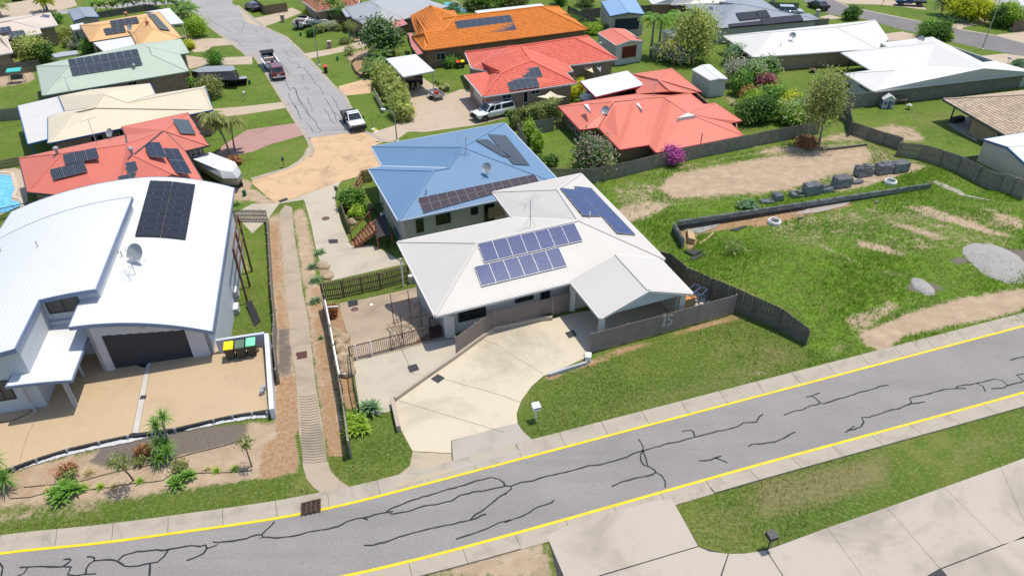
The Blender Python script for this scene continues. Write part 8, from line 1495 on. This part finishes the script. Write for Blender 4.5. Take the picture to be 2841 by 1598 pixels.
agave('30', 900, 420, 'dry straw-coloured grass clump in the garden bed', [(0, 0, .03)], 'straw', .55, 60, .03); shrub('30', 700, 420, 'rust-red flax shrub in the garden bed', 'rust', .4, .7, asp=5, size=.06, n=500); shrub('30', 1450, 230, 'rust-red grassy shrub below the retaining wall', 'rust', .4, .7, asp=6, size=.05, n=500); shrub('30', 710, 480, 'olive wispy shrub behind the large agave', 'olive', .35, .6, n=400, size=.08); shrub('30', 1830, 380, 'scruffy green shrub over the agave clump', 'olive', .45, .7, n=300, size=.08); shrub('30', 1420, 320, 'thin olive shrub beside the wispy tree', 'olive', .3, .5, n=250, size=.07)
plant('30', 1345, 485, 'wispy young tree leaning in the garden bed', 'olive', 2.3, (.6, .6, .45), 700, .05, 26, 2.5, .04, lean=-.5, nl=8); plant('30', 2530, 345, 'bare thin sapling at the drainage end of the bed', 'olive', 2.2, (.42, .42, .4), 420, .05, 18, 2.5, .035, nl=8)
agave('21', 1060, 1400, 'big bright green agave clump beside the concrete pad', [(-.3, 0, .15), (.2, .1, .25), (0, -.35, .15), (.35, -.3, .15), (-.35, -.5, .1), (.1, .4, .3), (-.5, .4, .2)], 'lime', .6, 26, .13); agave('21', 1150, 1260, 'blue-green agave rising behind the bright agave clump', [(0, 0, .35), (.35, .1, .3)], 'blue', .75, 28, .16)
for i, (rc, x, y) in enumerate((('11', 590, 1250), ('11', 610, 1390), ('11', 660, 1110), ('21', 610, 150), ('21', 690, 510))): agave(rc, x, y, ('grey-green agave under the picket fence corner', 'grey-green agave just below the first along the drain fence', 'small agave at the top of the drain fence', 'spiky agave beside the white pipe run', 'small spiky plant in the drain strip')[i], [(0, 0, .1), (.3, .2, .1)] if i < 4 else [(0, 0, .05)], 'blue', .55 if i < 4 else .35, 24, .1)
shrub('21', 800, 280, 'dark red cordyline shrub in the yellow mulch', 'rust', .4, .9, asp=4, size=.1)
# rocks of the rockery
def rock(rc, x, y, s_, label, mat=None, z=None):
    q = g(rc, x, y); rg = random.Random(int(x*7+y)); bm = bmesh.new(); bmesh.ops.create_icosphere(bm, subdivisions=3, radius=1)
    for v in bm.verts: v.co = Vector((v.co.x*s_[0]*(1+rg.uniform(-.05, .05)), v.co.y*s_[1]*(1+rg.uniform(-.05, .05)), v.co.z*s_[2]*(1+rg.uniform(-.10, .10)+.2*math.sin(5*v.co.x+x))))
    me = bpy.data.meshes.new('boulder'); bm.to_mesh(me); bm.free(); me.materials.append(mat or M('sandstone', (.34, .26, .17), .3, 2.5, .9, bump=.5, bscale=9)); tag(link('boulder', me, None, (q[0], q[1], q[2]+(s_[2]*.25 if z is None else z)), (0, 0, rg.uniform(0, 3))), label, 'boulder')
for x, y, s_, lb in ((830, 470, (.5, .45, .4), 'brown boulder under the white pipe, uppermost of the rockery'), (905, 530, (.6, .45, .35), 'angular boulder beside the pad balustrade'), (920, 640, (.75, .5, .4), 'wide mossy boulder in the rockery'), (920, 760, (.75, .6, .5), 'large tan boulder below the mossy one'), (960, 850, (.5, .5, .4), 'lowest boulder beside the pipe elbow')): rock('21', x, y, s_, lb)
for x, y, s_, lb in ((710, 1230, (.7, .5, .3), 'pale boulder at the bend of the blue house driveway'), (760, 1330, (.6, .5, .3), 'pale boulder beside the driveway manhole corner'), (1000, 800, (.5, .4, .4), 'grey rock by the stair rockery'), (1080, 740, (.5, .45, .4), 'grey rock below the lawn shrub'), (1175, 670, (.5, .4, .5), 'upright grey rock at the deck corner')): rock('11', x, y, s_, lb)
rock('Z3', 1340, 935, (.4, .4, .35), 'cream rock at the pony-tail palm bed'); rock('Z3', 1400, 925, (.35, .3, .3), 'second cream rock at the pony-tail palm bed'); rock('13', 2300, 1130, (3.1, 2.2, .55), 'grey gravel mound in the long grass', M('gravel_heap', (.30, .285, .265), .2, 6, .95, fine=.5, fscale=14, bump=.8, bscale=14), -.25); rock('13', 1600, 1375, (1.2, .7, .3), 'small flat gravel mound in the long grass', MATS['gravel_heap'], -.12)
# --- street and yard planting
plant('01', 1320, 560, 'flowering frangipani tree by the brick gate pillar', 'dark', 5.2, (2.6, 2.4, 2.2), 5200, .24, 70, 1.8, .16, flower='white', nf=700, fs=.11); plant('Z3', 900, 480, 'glossy green tree shading the light grey house corner', 'green', 4.6, (2.7, 2.4, 1.8), 4200, .26, 60, 1.6, .14); shrub('Z3', 1230, 1230, 'small feathery shrub in the round brick bed', 'olive', .8, 1.6, n=500, size=.12)
for i, (x, y, h) in enumerate(((1510, 1130, 2.6), (1480, 1050, 2.8), (1440, 980, 2.9), (1400, 920, 2.9), (1350, 870, 2.8), (1310, 820, 2.6), (1540, 1180, 2.0))): plant('01', x-10, y+20, 'feathery bamboo clump of the hedge beside the caravan carport', 'bamboo', h, (1.15, 1.15, h*.5), 2600, .16, 45, 3.2, .03, name='bamboo', cat='bamboo', group='bamboo hedge clumps')
for i, (x, y) in enumerate(((1230, 690), (1270, 720), (1320, 640), (1200, 770), (1300, 770))): palm('01', x, y, 'broad-leaved palm clump behind the bamboo hedge', .8+.25*(i % 3), 1.9, 12, 'dark', .5, .08, 'palms behind the bamboo')
for x, y, R, lb in ((70, 345, 1.5, 0), (0, 330, 1.5, 0)): pass
for i, (px, top, lb) in enumerate((((1804, 160), (1811, 55), 'royal palm nearest the small red-doored shed'), ((1825, 158), (1838, 60), 'middle royal palm of the tall trio'), ((1870, 140), (1878, 48), 'royal palm closest to the bushy tree'))):
    b = G(px); palm('', 0, 0, lb, vtop(b, top)-b[2], 2.8, 15, 'green', .85, .16, px=px, ll=.75)
for i, (px, top, lb) in enumerate((((642, 432), (607, 320), 'slender palm of the pair leaning left by the pink driveway'), ((652, 420), (655, 330), 'slender upright palm of the pair by the pink driveway'), ((637, 425), (622, 335), 'thin third palm between the pair by the pink driveway'))):
    b = G(px); h = vtop(b, top)-b[2]; tp = hz(top, b[2]+h); palm('', 0, 0, lb, h*.92, 1.9, 12, 'olive', .9, .075, px=px, ll=.6, lean=((-1.2, .35, -.5)[i], 0))
shrub('10', 2360, 200, 'spiky dark bromeliad clump under the slender palms', 'rust', .6, .7, asp=4)
for i, x in enumerate(range(170, 1500, 120)):
    y = 380-.14*(x-170)+random.uniform(-12, 12); palm('Z2', x+60, y-40, 'golden cane palm in the row behind the peach house', 1.5+.5*random.random(), 1.9, 11, ('green', 'olive')[i % 2], .7, .05, 'golden cane palms behind the peach house')
for i, (x, y) in enumerate(((1600, 230), (1800, 260), (1950, 330), (2120, 330), (2280, 400), (2200, 560), (2370, 430))): palm('Z2', x, y, 'bushy palm at the street corner of the peach house', 1.6+.4*(i % 3), 2.0, 12, ('green', 'dark')[i % 2], .7, .06, 'palms at the peach house street corner')
plant('Z2', 2480, 830, 'round clipped green hedge ball at the peach house driveway', 'lime', 3.0, (1.6, 1.6, 1.4), 5200, .14, 130, 1.5, .05, name='hedge', cat='hedge', shell=.8); shrub('Z2', 2310, 1100, 'yellow-green shrub beside the green house garage', 'gold', .9, 1.4); plant('00', 2165, 655, 'round green shrub tree on the street verge lawn', 'green', 2.1, (1.15, 1.15, .95), 3200, .13, 70, 1.6, .05, name='tree', shell=.75)
for i in range(7): palm('00', 470+random.uniform(-25, 25), 120+random.uniform(-6, 6), 'golden palm in the yellow clump by the beige house', 1.6+.3*i, 2.2, 11, 'gold', .75, .07, 'golden palm clump')
palm('00', 20, 170, 'palm at the top left corner driveway', 1.6, 2.0, 12, 'olive', .7, .08); shrub('00', 590, 235, 'dark leafy shrub at the beige house corner', 'green', .9, 2.0); shrub('00', 660, 400, 'yellowish shrub on the peach house boundary', 'bamboo', 1.1, 1.9, n=2000); shrub('00', 700, 470, 'spiky olive shrub below the yellowish one', 'olive', 1.0, 1.5, n=1800); shrub('00', 760, 500, 'thin pale shrub by the pergola roof', 'grey', .8, 1.3)
plant('00', 370, 610, 'broad olive-green tree in the beige house garden', 'bamboo', 3.4, (2.1, 2.0, 1.5), 4200, .18, 70, 1.6, .1); plant('00', 480, 620, 'dark green tree beside the broad olive tree', 'dark', 2.9, (1.1, 1.1, 1.2), 2200, .17, 40, 1.6, .08); plant('00', 20, 640, 'greyish bushy tree at the swing seat fence', 'olive', 2.6, (1.5, 1.4, 1.1), 2400, .18, 45, 1.6, .08); palm('00', 150, 690, 'small spindly palm by the swing seat', .9, 1.1, 8, 'olive', .6, .04); plant('00', 930, 540, 'leafy shrub tree in front of the white patio roof', 'green', 2.4, (1.5, 1.3, 1.0), 2600, .17, 45, 1.6, .07)
shrub('00', 1720, 900, 'olive bush below the charcoal sail', 'olive', .9, 1.3, n=1700); shrub('00', 1830, 895, 'yellow-green low bush beside the olive one', 'gold', .7, .8); shrub('00', 1950, 870, 'light green bush beside the black tarpaulin boat', 'green', .9, 1.3, n=1700); plant('00', 2130, 985, 'large bronze-green round shrub with stone edging', 'olive', 2.6, (1.45, 1.4, 1.25), 4400, .14, 90, 1.6, .06, name='shrub', cat='shrub', shell=.75)
shrub('01', 600, 370, 'small dark shrub at the end of the boat lawn bed', 'dark', .8, 1.2); palm('01', 720, 310, 'cycad in the boat lawn bed', .4, 1.6, 22, 'olive', .5, .12); shrub('01', 790, 300, 'grey spreading shrub in the boat lawn bed', 'grey', 1.3, 1.2, n=2000); shrub('01', 850, 305, 'second grey spreading shrub in the boat lawn bed', 'olive', 1.1, 1.0, n=1600); shrub('01', 680, 330, 'tangled olive shrub behind the lamp post', 'olive', .8, 1.2); shrub('01', 570, 180, 'bright yellow-green bush behind the beige boat', 'gold', 1.0, 1.3); shrub('01', 620, 150, 'olive bush beside the brown tiled house wall', 'olive', .9, 1.6)
for k, (dx, h, lb) in enumerate(((0, 2.9, 'pony-tail palm with swollen trunk at the drive garden'), (45, 2.3, 'smaller pony-tail palm beside the first'))):
    q = g('01', 985+dx, 420-10*k); r = thing('ponytail_palm', q, lb, 'palm'); link('trunk', MB().tube([(0, 0, -.1), (0, 0, .3), (.05, 0, h*.5), (0, .05, h)], [.3, .2, .1, .07], 9).mesh('trunk', BARKG), r)
    for o in ((-.3, 0, h), (.3, .1, h+.2), (0, -.1, h-.2)): rosette(r, o, .9, 40, 'bamboo', .035, -1.2, 1.2, .6)
shrub('01', 930, 440, 'low flowering ground shrub at the drive garden', 'olive', 1.0, .8, n=1500); agave('01', 1870, 850, 'dark ground-cover row beside the square lawn', [(0, 0, .05), (.5, -.6, .05), (-.4, .6, .05), (.9, -1.3, .05)], 'dark', .5, 24, .12)
palm('01', 1985, 620, 'banana plant in front of the orange tiled wall', 2.2, 1.7, 8, 'lime', .7, .12, ll=.45); shrub('01', 1820, 660, 'potted leafy shrub under the brick wall window', 'lime', .5, 1.3); shrub('01', 1905, 650, 'second potted shrub under the brick wall window', 'green', .5, 1.3); shrub('01', 2000, 680, 'leafy mixed shrub at the foot of the banana plant', 'green', .9, 1.5, n=1500); shrub('01', 2060, 650, 'yellowing leafy shrub beside the lidded bins', 'bamboo', .6, 1.6); palm('01', 1930, 910, 'potted yucca on the driveway island', .4, .8, 12, 'olive', .5, .04)
# clipped hedges
def hedge(label, pts, h, wd, kind, n, size=.16, top_h=None, bumpy=1):
    P = [G(p) for p in pts]; r = thing('hedge', P[0], label, 'hedge'); o0 = np.array(worldloc(r))
    for a, b in zip(P[:-1], P[1:]):
        L = np.linalg.norm((b-a)[:2]); ang = math.atan2((b-a)[1], (b-a)[0]); V, F, col, p = leaves(n, (L/2+.1, wd/2, h/2), size, max(60, int(L*h*9)), 1.6, .6, True, seed=int(L*100)); q = (a+b)/2-o0; link('foliage', fastmesh('foliage', V, F, LM[kind], col), r, (q[0], q[1], q[2]+h/2), (0, 0, ang))
    return r
hedge('clipped green hedge beside the white ute with canopy', c('02', 70,1300, 300,1240, 520,1170), 2.1, 1.6, 'olive', 6500, .14); 
for i, (x, y) in enumerate(((0, 440), (130, 425), (260, 405), (390, 390), (520, 375), (650, 360), (-120, 470))): plant('02', x, y, 'dense dark tree of the tall hedge between orange and red tiled roofs', 'dark', 3.1, (1.75, 1.2, 1.5), 3600, .17, 80, 1.6, .07, group='tall hedge trees', shell=.7)
for i, (x, y, k, R_, h, lb) in enumerate(((290, 1020, 'yellow', .9, 1.3, 'yellow duranta bush below the cream sail'), (390, 1015, 'yellow', .8, 1.1, 'yellow duranta bush between sail and hedge'), (560, 1030, 'yellow', 1.0, 1.8, 'tall yellow duranta bush right of the cream sail'), (660, 1000, 'gold', .9, 1.8, 'yellow-green duranta bush beside the carport'), (740, 960, 'yellow', 1.0, 2.0, 'yellow duranta bush at the carport post'), (760, 830, 'olive', 1.1, 1.8, 'olive shrub behind the white carport roof'))): shrub('02', x, y, lb, k, R_, h, n=2000, size=.12)
plant('02', 250, 1449, 'conical green conifer by the blue roof edge', 'lime', 2.6, (.65, .65, 1.25), 3200, .11, 60, 2, .05, name='conifer'); plant('12', 330, 80, 'second conical conifer nearer the tall grey fence', 'lime', 2.2, (.6, .6, 1.0), 2600, .11, 60, 2, .05, name='conifer'); agave('12', 400, 170, 'spiky dark green clump behind the blue roof', [(0, 0, .2), (.5, .3, .2), (-.4, .5, .2)], 'dark', .7, 30, .07); shrub('12', 480, 215, 'leafy shrub at the corner of the tall grey fence', 'dark', .6, 1.0)
plant('12', 880, 250, 'pink-flowering oleander in front of the coral house', 'dark', 3.2, (2.5, 1.8, 1.4), 5200, .15, 90, 2.2, .08, flower='blush', nf=1100, fs=.10, name='shrub', cat='shrub'); plant('12', 1670, 205, 'magenta bougainvillea spilling over the grey fence', 'pink', 2.0, (1.05, .9, .9), 2600, .13, 50, 1.4, .05, name='shrub', cat='shrub')
plant('Z5', 2250, 1340, 'tall bushy olive-green tree beside the white garden shed', 'bamboo', 7.0, (3.1, 2.8, 3.2), 9000, .20, 130, 1.7, .2); plant('Z5', 1960, 1420, 'silvery shrub tree with yellow heart behind the coral house', 'grey', 3.3, (2.5, 2.0, 1.5), 5200, .15, 80, 1.7, .1, flower='gold', nf=500, fs=.14); plant('Z5', 1560, 1330, 'mauve-grey shrub below the royal palms', 'grey', 2.2, (1.7, 1.4, 1.0), 2600, .15, 50, 1.7, .06); shrub('Z5', 540, 1170, 'golden variegated shrub at the red-doored shed corner', 'gold', .8, 2.2); shrub('Z5', 1800, 1130, 'small lime bush beside the hidden shed wall', 'lime', .7, 1.0); shrub('Z5', 60, 740, 'soft bright green grass mound by the orange roof end', 'lime', 1.8, 1.6, n=3000, asp=3)
for i, (rc, x, y, k, h, R_, lb, fl) in enumerate((('02', 2330, 860, 'grey', 3.4, (1.7, 1.5, 1.5), 'grey-green tree behind the white garden shed', None), ('02', 2360, 950, 'green', 3.0, (1.3, 1.2, 1.3), 'fresh green tree beside the white garden shed', None), ('02', 2470, 900, 'green', 3.4, (1.6, 1.3, 1.4), 'white-flowering tree on the lot boundary', 'white'), ('02', 2440, 1060, 'rust', 2.2, (1.0, .9, .8), 'rusty red-leaved shrub in the boundary garden', None), ('02', 2500, 1130, 'lime', 2.6, (1.4, 1.2, 1.1), 'lime green tree in the boundary garden', None), ('03', 60, 790, 'green', 3.2, (1.8, 1.4, 1.3), 'white bougainvillea at the lawn edge', 'white'), ('03', 60, 900, 'rust', 2.4, (1.1, 1.0, .9), 'pink and rust bougainvillea mound', 'pink'), ('03', 130, 1060, 'green', 3.0, (1.6, 1.4, 1.2), 'bright green shrub mass in the boundary garden', None), ('03', 290, 1090, 'gold', 2.4, (1.4, 1.2, 1.0), 'yellow-topped shrub in the boundary garden', None), ('03', 300, 1190, 'lime', 2.4, (1.6, 1.3, 1.1), 'pale lime flowering shrub at the fence end', 'white'), ('03', 430, 1150, 'green', 2.4, (1.5, 1.3, 1.1), 'white-dotted green shrub next to the lime one', 'white'), ('03', 20, 1180, 'dark', 3.0, (2.0, 1.4, 1.3), 'dark shady shrub mass at the fence foot', None), ('02', 2440, 1240, 'dark', 2.6, (1.7, 1.3, 1.2), 'dark green shrub by the coral roof corner', None), ('02', 2300, 660, 'olive', 1.8, (1.6, 1.2, .8), 'low olive shrub behind the white garden shed', None))): plant(rc, x, y, lb, k, h, R_, 3000, .17, 55, 1.7, .07, flower=fl, nf=420, fs=.10)
b = G(c('03', 600, 1391)); plant('03', 600, 1391, 'tall sparse grey-green tree at the corner of the vacant lot', 'olive', vtop(b, c('03', 720, 720))-b[2]+.2, (2.1, 1.9, 2.6), 5200, .13, 110, 2.2, .10, lean=.9, nl=10, mat=BARKG)
agave('02', 2290, 1060, 'silvery spiky agave in the coral house yard', [(0, 0, .1)], 'grey', .6, 30, .1); shrub('03', 320, 1320, 'small spiky weed in front of the tall grey fence', 'green', .5, .7, asp=4); shrub('13', 480, 10, 'dry brown brush heap at the top of the dirt', 'rust', 1.1, .7, n=900, asp=4); shrub('12', 2290, 1110, 'bare wispy weed shrub in the long grass', 'olive', .9, 1.1, n=90, asp=4); shrub('12', 2440, 640, 'weedy tuft behind the block wall', 'blue', .8, .6)
# far right gardens
plant('Z7', 1150, 480, 'broad golden-green tree beyond the dark street', 'gold', 4.4, (3.4, 2.6, 2.0), 6500, .22, 90, 1.6, .14, shell=.6); plant('Z7', 600, 350, 'thin grey tree in front of the pale house beyond the street', 'grey', 4.2, (1.8, 1.5, 1.7), 2400, .16, 50, 1.7, .08); plant('Z7', 1550, 330, 'olive tree beside the golden-green one', 'olive', 4.0, (1.6, 1.5, 1.8), 3000, .18, 50, 1.7, .09); plant('Z7', 2120, 640, 'bright green rounded tree at the corner of the far house', 'lime', 3.6, (2.2, 1.8, 1.5), 4800, .19, 80, 1.6, .1); plant('Z7', 1880, 640, 'dark green shrub tree beside the street lamp line', 'dark', 3.4, (1.2, 1.1, 1.5), 2600, .18, 45, 1.6, .08); plant('Z7', 2480, 560, 'dark green tree against the far white roof', 'dark', 3.2, (1.6, 1.4, 1.4), 2600, .18, 45, 1.6, .08)
shrub('Z7', 1000, 490, 'pale strap-leaved border clump under the golden tree', 'blue', 1.5, .8, n=1400, asp=4); shrub('Z7', 1250, 450, 'second strap-leaved border clump under the golden tree', 'blue', 1.4, .8, n=1400, asp=4); plant('Z7', 250, 890, 'leafy green shrub at the back of the big white roof', 'green', 2.6, (1.6, 1.3, 1.3), 3000, .17, 55, 1.7, .07); plant('Z7', 560, 930, 'dark flowering shrub row behind the big white roof', 'dark', 2.6, (1.9, 1.3, 1.3), 3600, .17, 60, 1.7, .07); shrub('Z7', 720, 960, 'lime shrub at the corner fence of the big white roof', 'lime', 1.0, 1.3); plant('03', 900, 190, 'dark palm-like shrub behind the white roof ridge', 'dark', 1.9, (1.5, 1.1, .9), 2400, .2, 40, 3, .06); shrub('03', 2530, 650, 'agave-like shrub at the right street driveway', 'blue', 1.0, .9, asp=4); plant('Z6', 760, 1430, 'grey-green weeping shrub before the long fence', 'blue', 2.6, (1.5, 1.3, 1.2), 2600, .14, 50, 2.4, .06)
plant('Z4', 1700, 210, 'large green tree behind the orange roof ridge', 'green', 4.6, (2.8, 2.2, 1.8), 4800, .24, 70, 1.6, .15); shrub('Z4', 1380, 230, 'palm-like shrub beside the teal pool', 'olive', 1.6, 2.0, n=1800, asp=3, size=.18); plant('Z4', 2150, 130, 'dry olive bush at the far scrub edge', 'olive', 2.2, (2.4, 1.6, 1.0), 2600, .18, 50, 1.6, .06); plant('02', 150, 60, 'scrubby olive tree beyond the orange roof', 'olive', 2.8, (2.2, 1.6, 1.3), 3000, .18, 50, 1.6, .08); plant('02', 560, 50, 'mixed green tree at the dark fence corner', 'green', 3.0, (2.0, 1.6, 1.4), 3200, .18, 50, 1.6, .08, flower='white', nf=160, fs=.1); plant('02', 820, 60, 'grey-olive tree in front of the far lawn', 'olive', 3.0, (2.2, 1.7, 1.4), 3200, .18, 50, 1.6, .08)
for i, (x, y) in enumerate(((70, 300), (240, 300), (420, 330), (0, 260))): palm('Z4', x, y, 'feathery palm between grey roof and orange tiles', 2.6, 1.9, 12, ('green', 'dark')[i % 2], .9, .08, 'palms between the grey and orange roofs')
shrub('Z4', 1000, 260, 'blue-green bush beside the teal pool dish', 'blue', 1.4, 1.4, n=1800)
# lawn shrub and path-side plants by the blue house
plant('11', 1010, 640, 'leafy green shrub inside the blue house lawn fence', 'green', 1.9, (1.15, 1.0, .85), 3000, .13, 55, 1.7, .05, name='shrub', cat='shrub'); shrub('11', 1080, 720, 'soft grassy shrub beside the grey rocks', 'lime', .7, .8, asp=4); q = g('11', 1325, 850); pt = thing('plant_pot', q+[0, 0, 1.25], 'white pot with a small plant on the dark entry deck', 'plant pot'); link('pot', MB().lathe([(.14, 0), (.2, .3), (.21, .34)], 14).mesh('pot', m_pvc), pt); rosette(pt, (0, 0, .34), .3, 14, 'green', .06)
palm('11', 1270, 690, 'potted black-leaved plant by the deck railing', .5, .8, 9, 'dark', .4, .04, ll=.3); agave('10', 2350, 620, 'strappy green clump at the slatted gate', [(0, 0, .05), (.35, .2, .05)], 'green', .8, 34, .05)
# ---------------------------------------------------------------- grass: long tufts on the vacant lot, short blades on verges
def tufts(name, label, polys, dens, hh, kind, blades=4, avoid=.25, spread=.07, wdt=.018, seed=3):
    rg = np.random.default_rng(seed); VV, FF, CC = [], [], []; 
    for poly in polys:
        P = np.array([G(p)[:2] for p in poly]); lo, hi = P.min(0), P.max(0); n = int(np.prod(hi-lo)*dens); Q = rg.uniform(lo, hi, (n, 2)); U = Q@UN; Z = np.interp(U, _tu, _tz); D = np.stack([Q[:, 0], Q[:, 1], Z-CAMH], -1)@_R; px = PW/2+FPX*D[:, 0]/-D[:, 2]; py = PH/2-FPX*D[:, 1]/-D[:, 2]; ok = ptdist(px, py, poly) > 0
        for ch, amp, soft, pp_ in PAINT:
            if ch == 2: continue
            d = ptdist(px, py, pp_); ok &= ~((d > 0) & (rg.random(n) < amp*1.0))
        Q, Z = Q[ok], Z[ok]; n = len(Q)
        if not n: continue
        hg = hh*(.45+1.0*rg.random(n)**2)*(.55+.9*np.clip(np.sin(Q[:, 0]*.55+1.3*np.sin(Q[:, 1]*.37))*.5+.5, 0, 1)); base = rg.random(n)
        for b in range(blades):
            a = rg.uniform(0, 2*math.pi, n); o = np.stack([np.cos(a), np.sin(a)], -1); p0 = Q+o*spread*rg.random((n, 1)); tip = p0+o*(hg*rg.uniform(.2, .8, n))[:, None]; s_ = np.stack([-o[:, 1], o[:, 0]], -1)*wdt*(.7+hg[:, None]*1.2)
            V = np.stack([np.column_stack([p0-s_, Z-.01]), np.column_stack([p0+s_, Z-.01]), np.column_stack([tip, Z+hg])], 1).reshape(-1, 3); VV.append(V); CC.append(np.repeat(np.clip(base*.7+rg.random(n)*.3, 0, 1), 3))
    V = np.concatenate(VV); F = np.arange(len(V)).reshape(-1, 3); o = link(name, fastmesh(name, V, F, LM[kind], np.concatenate(CC))); return tag(o, label, 'grass', kind='stuff')
LM['turf'] = leafmat('blade_turf', (.045, .075, .012), (.082, .115, .02), (.15, .17, .045), .3); LM['long'] = leafmat('blade_long', (.08, .18, .012), (.155, .31, .02), (.29, .43, .05), .45)
tufts('long_grass', 'long bright green grass over the vacant lot', [LOT], 50, .17, 'long', 4); tufts('verge_grass', 'short mown grass on the verges', [c('22', 300,1000, 600,860, 1000,730, 1600,540, 2300,300, 2536,400, 2536,960, 1000,1380, 310,1449+100, 160,1420, 130,1250), c('32', 1690,680, 2536,440, 3600,200, 3600,560, 2700,1160, 2250,1210, 1960,1130), c('30', -100,720, 900,680, 2536,500, 2900,440, 3250,640, 2700,740, 2000,870, 900,1000, -100,1080), c('31', 770,330, 930,250, 1500,-40, 1600,190, 1580,340, 1390,500, 1050,575, 830,420), c('23', -40,350, 470,560, 700,700, 1200,620, 2576,320, 2576,260, 1300,560, -40,920)], 60, .075, 'turf', 3, spread=.05, wdt=.012)
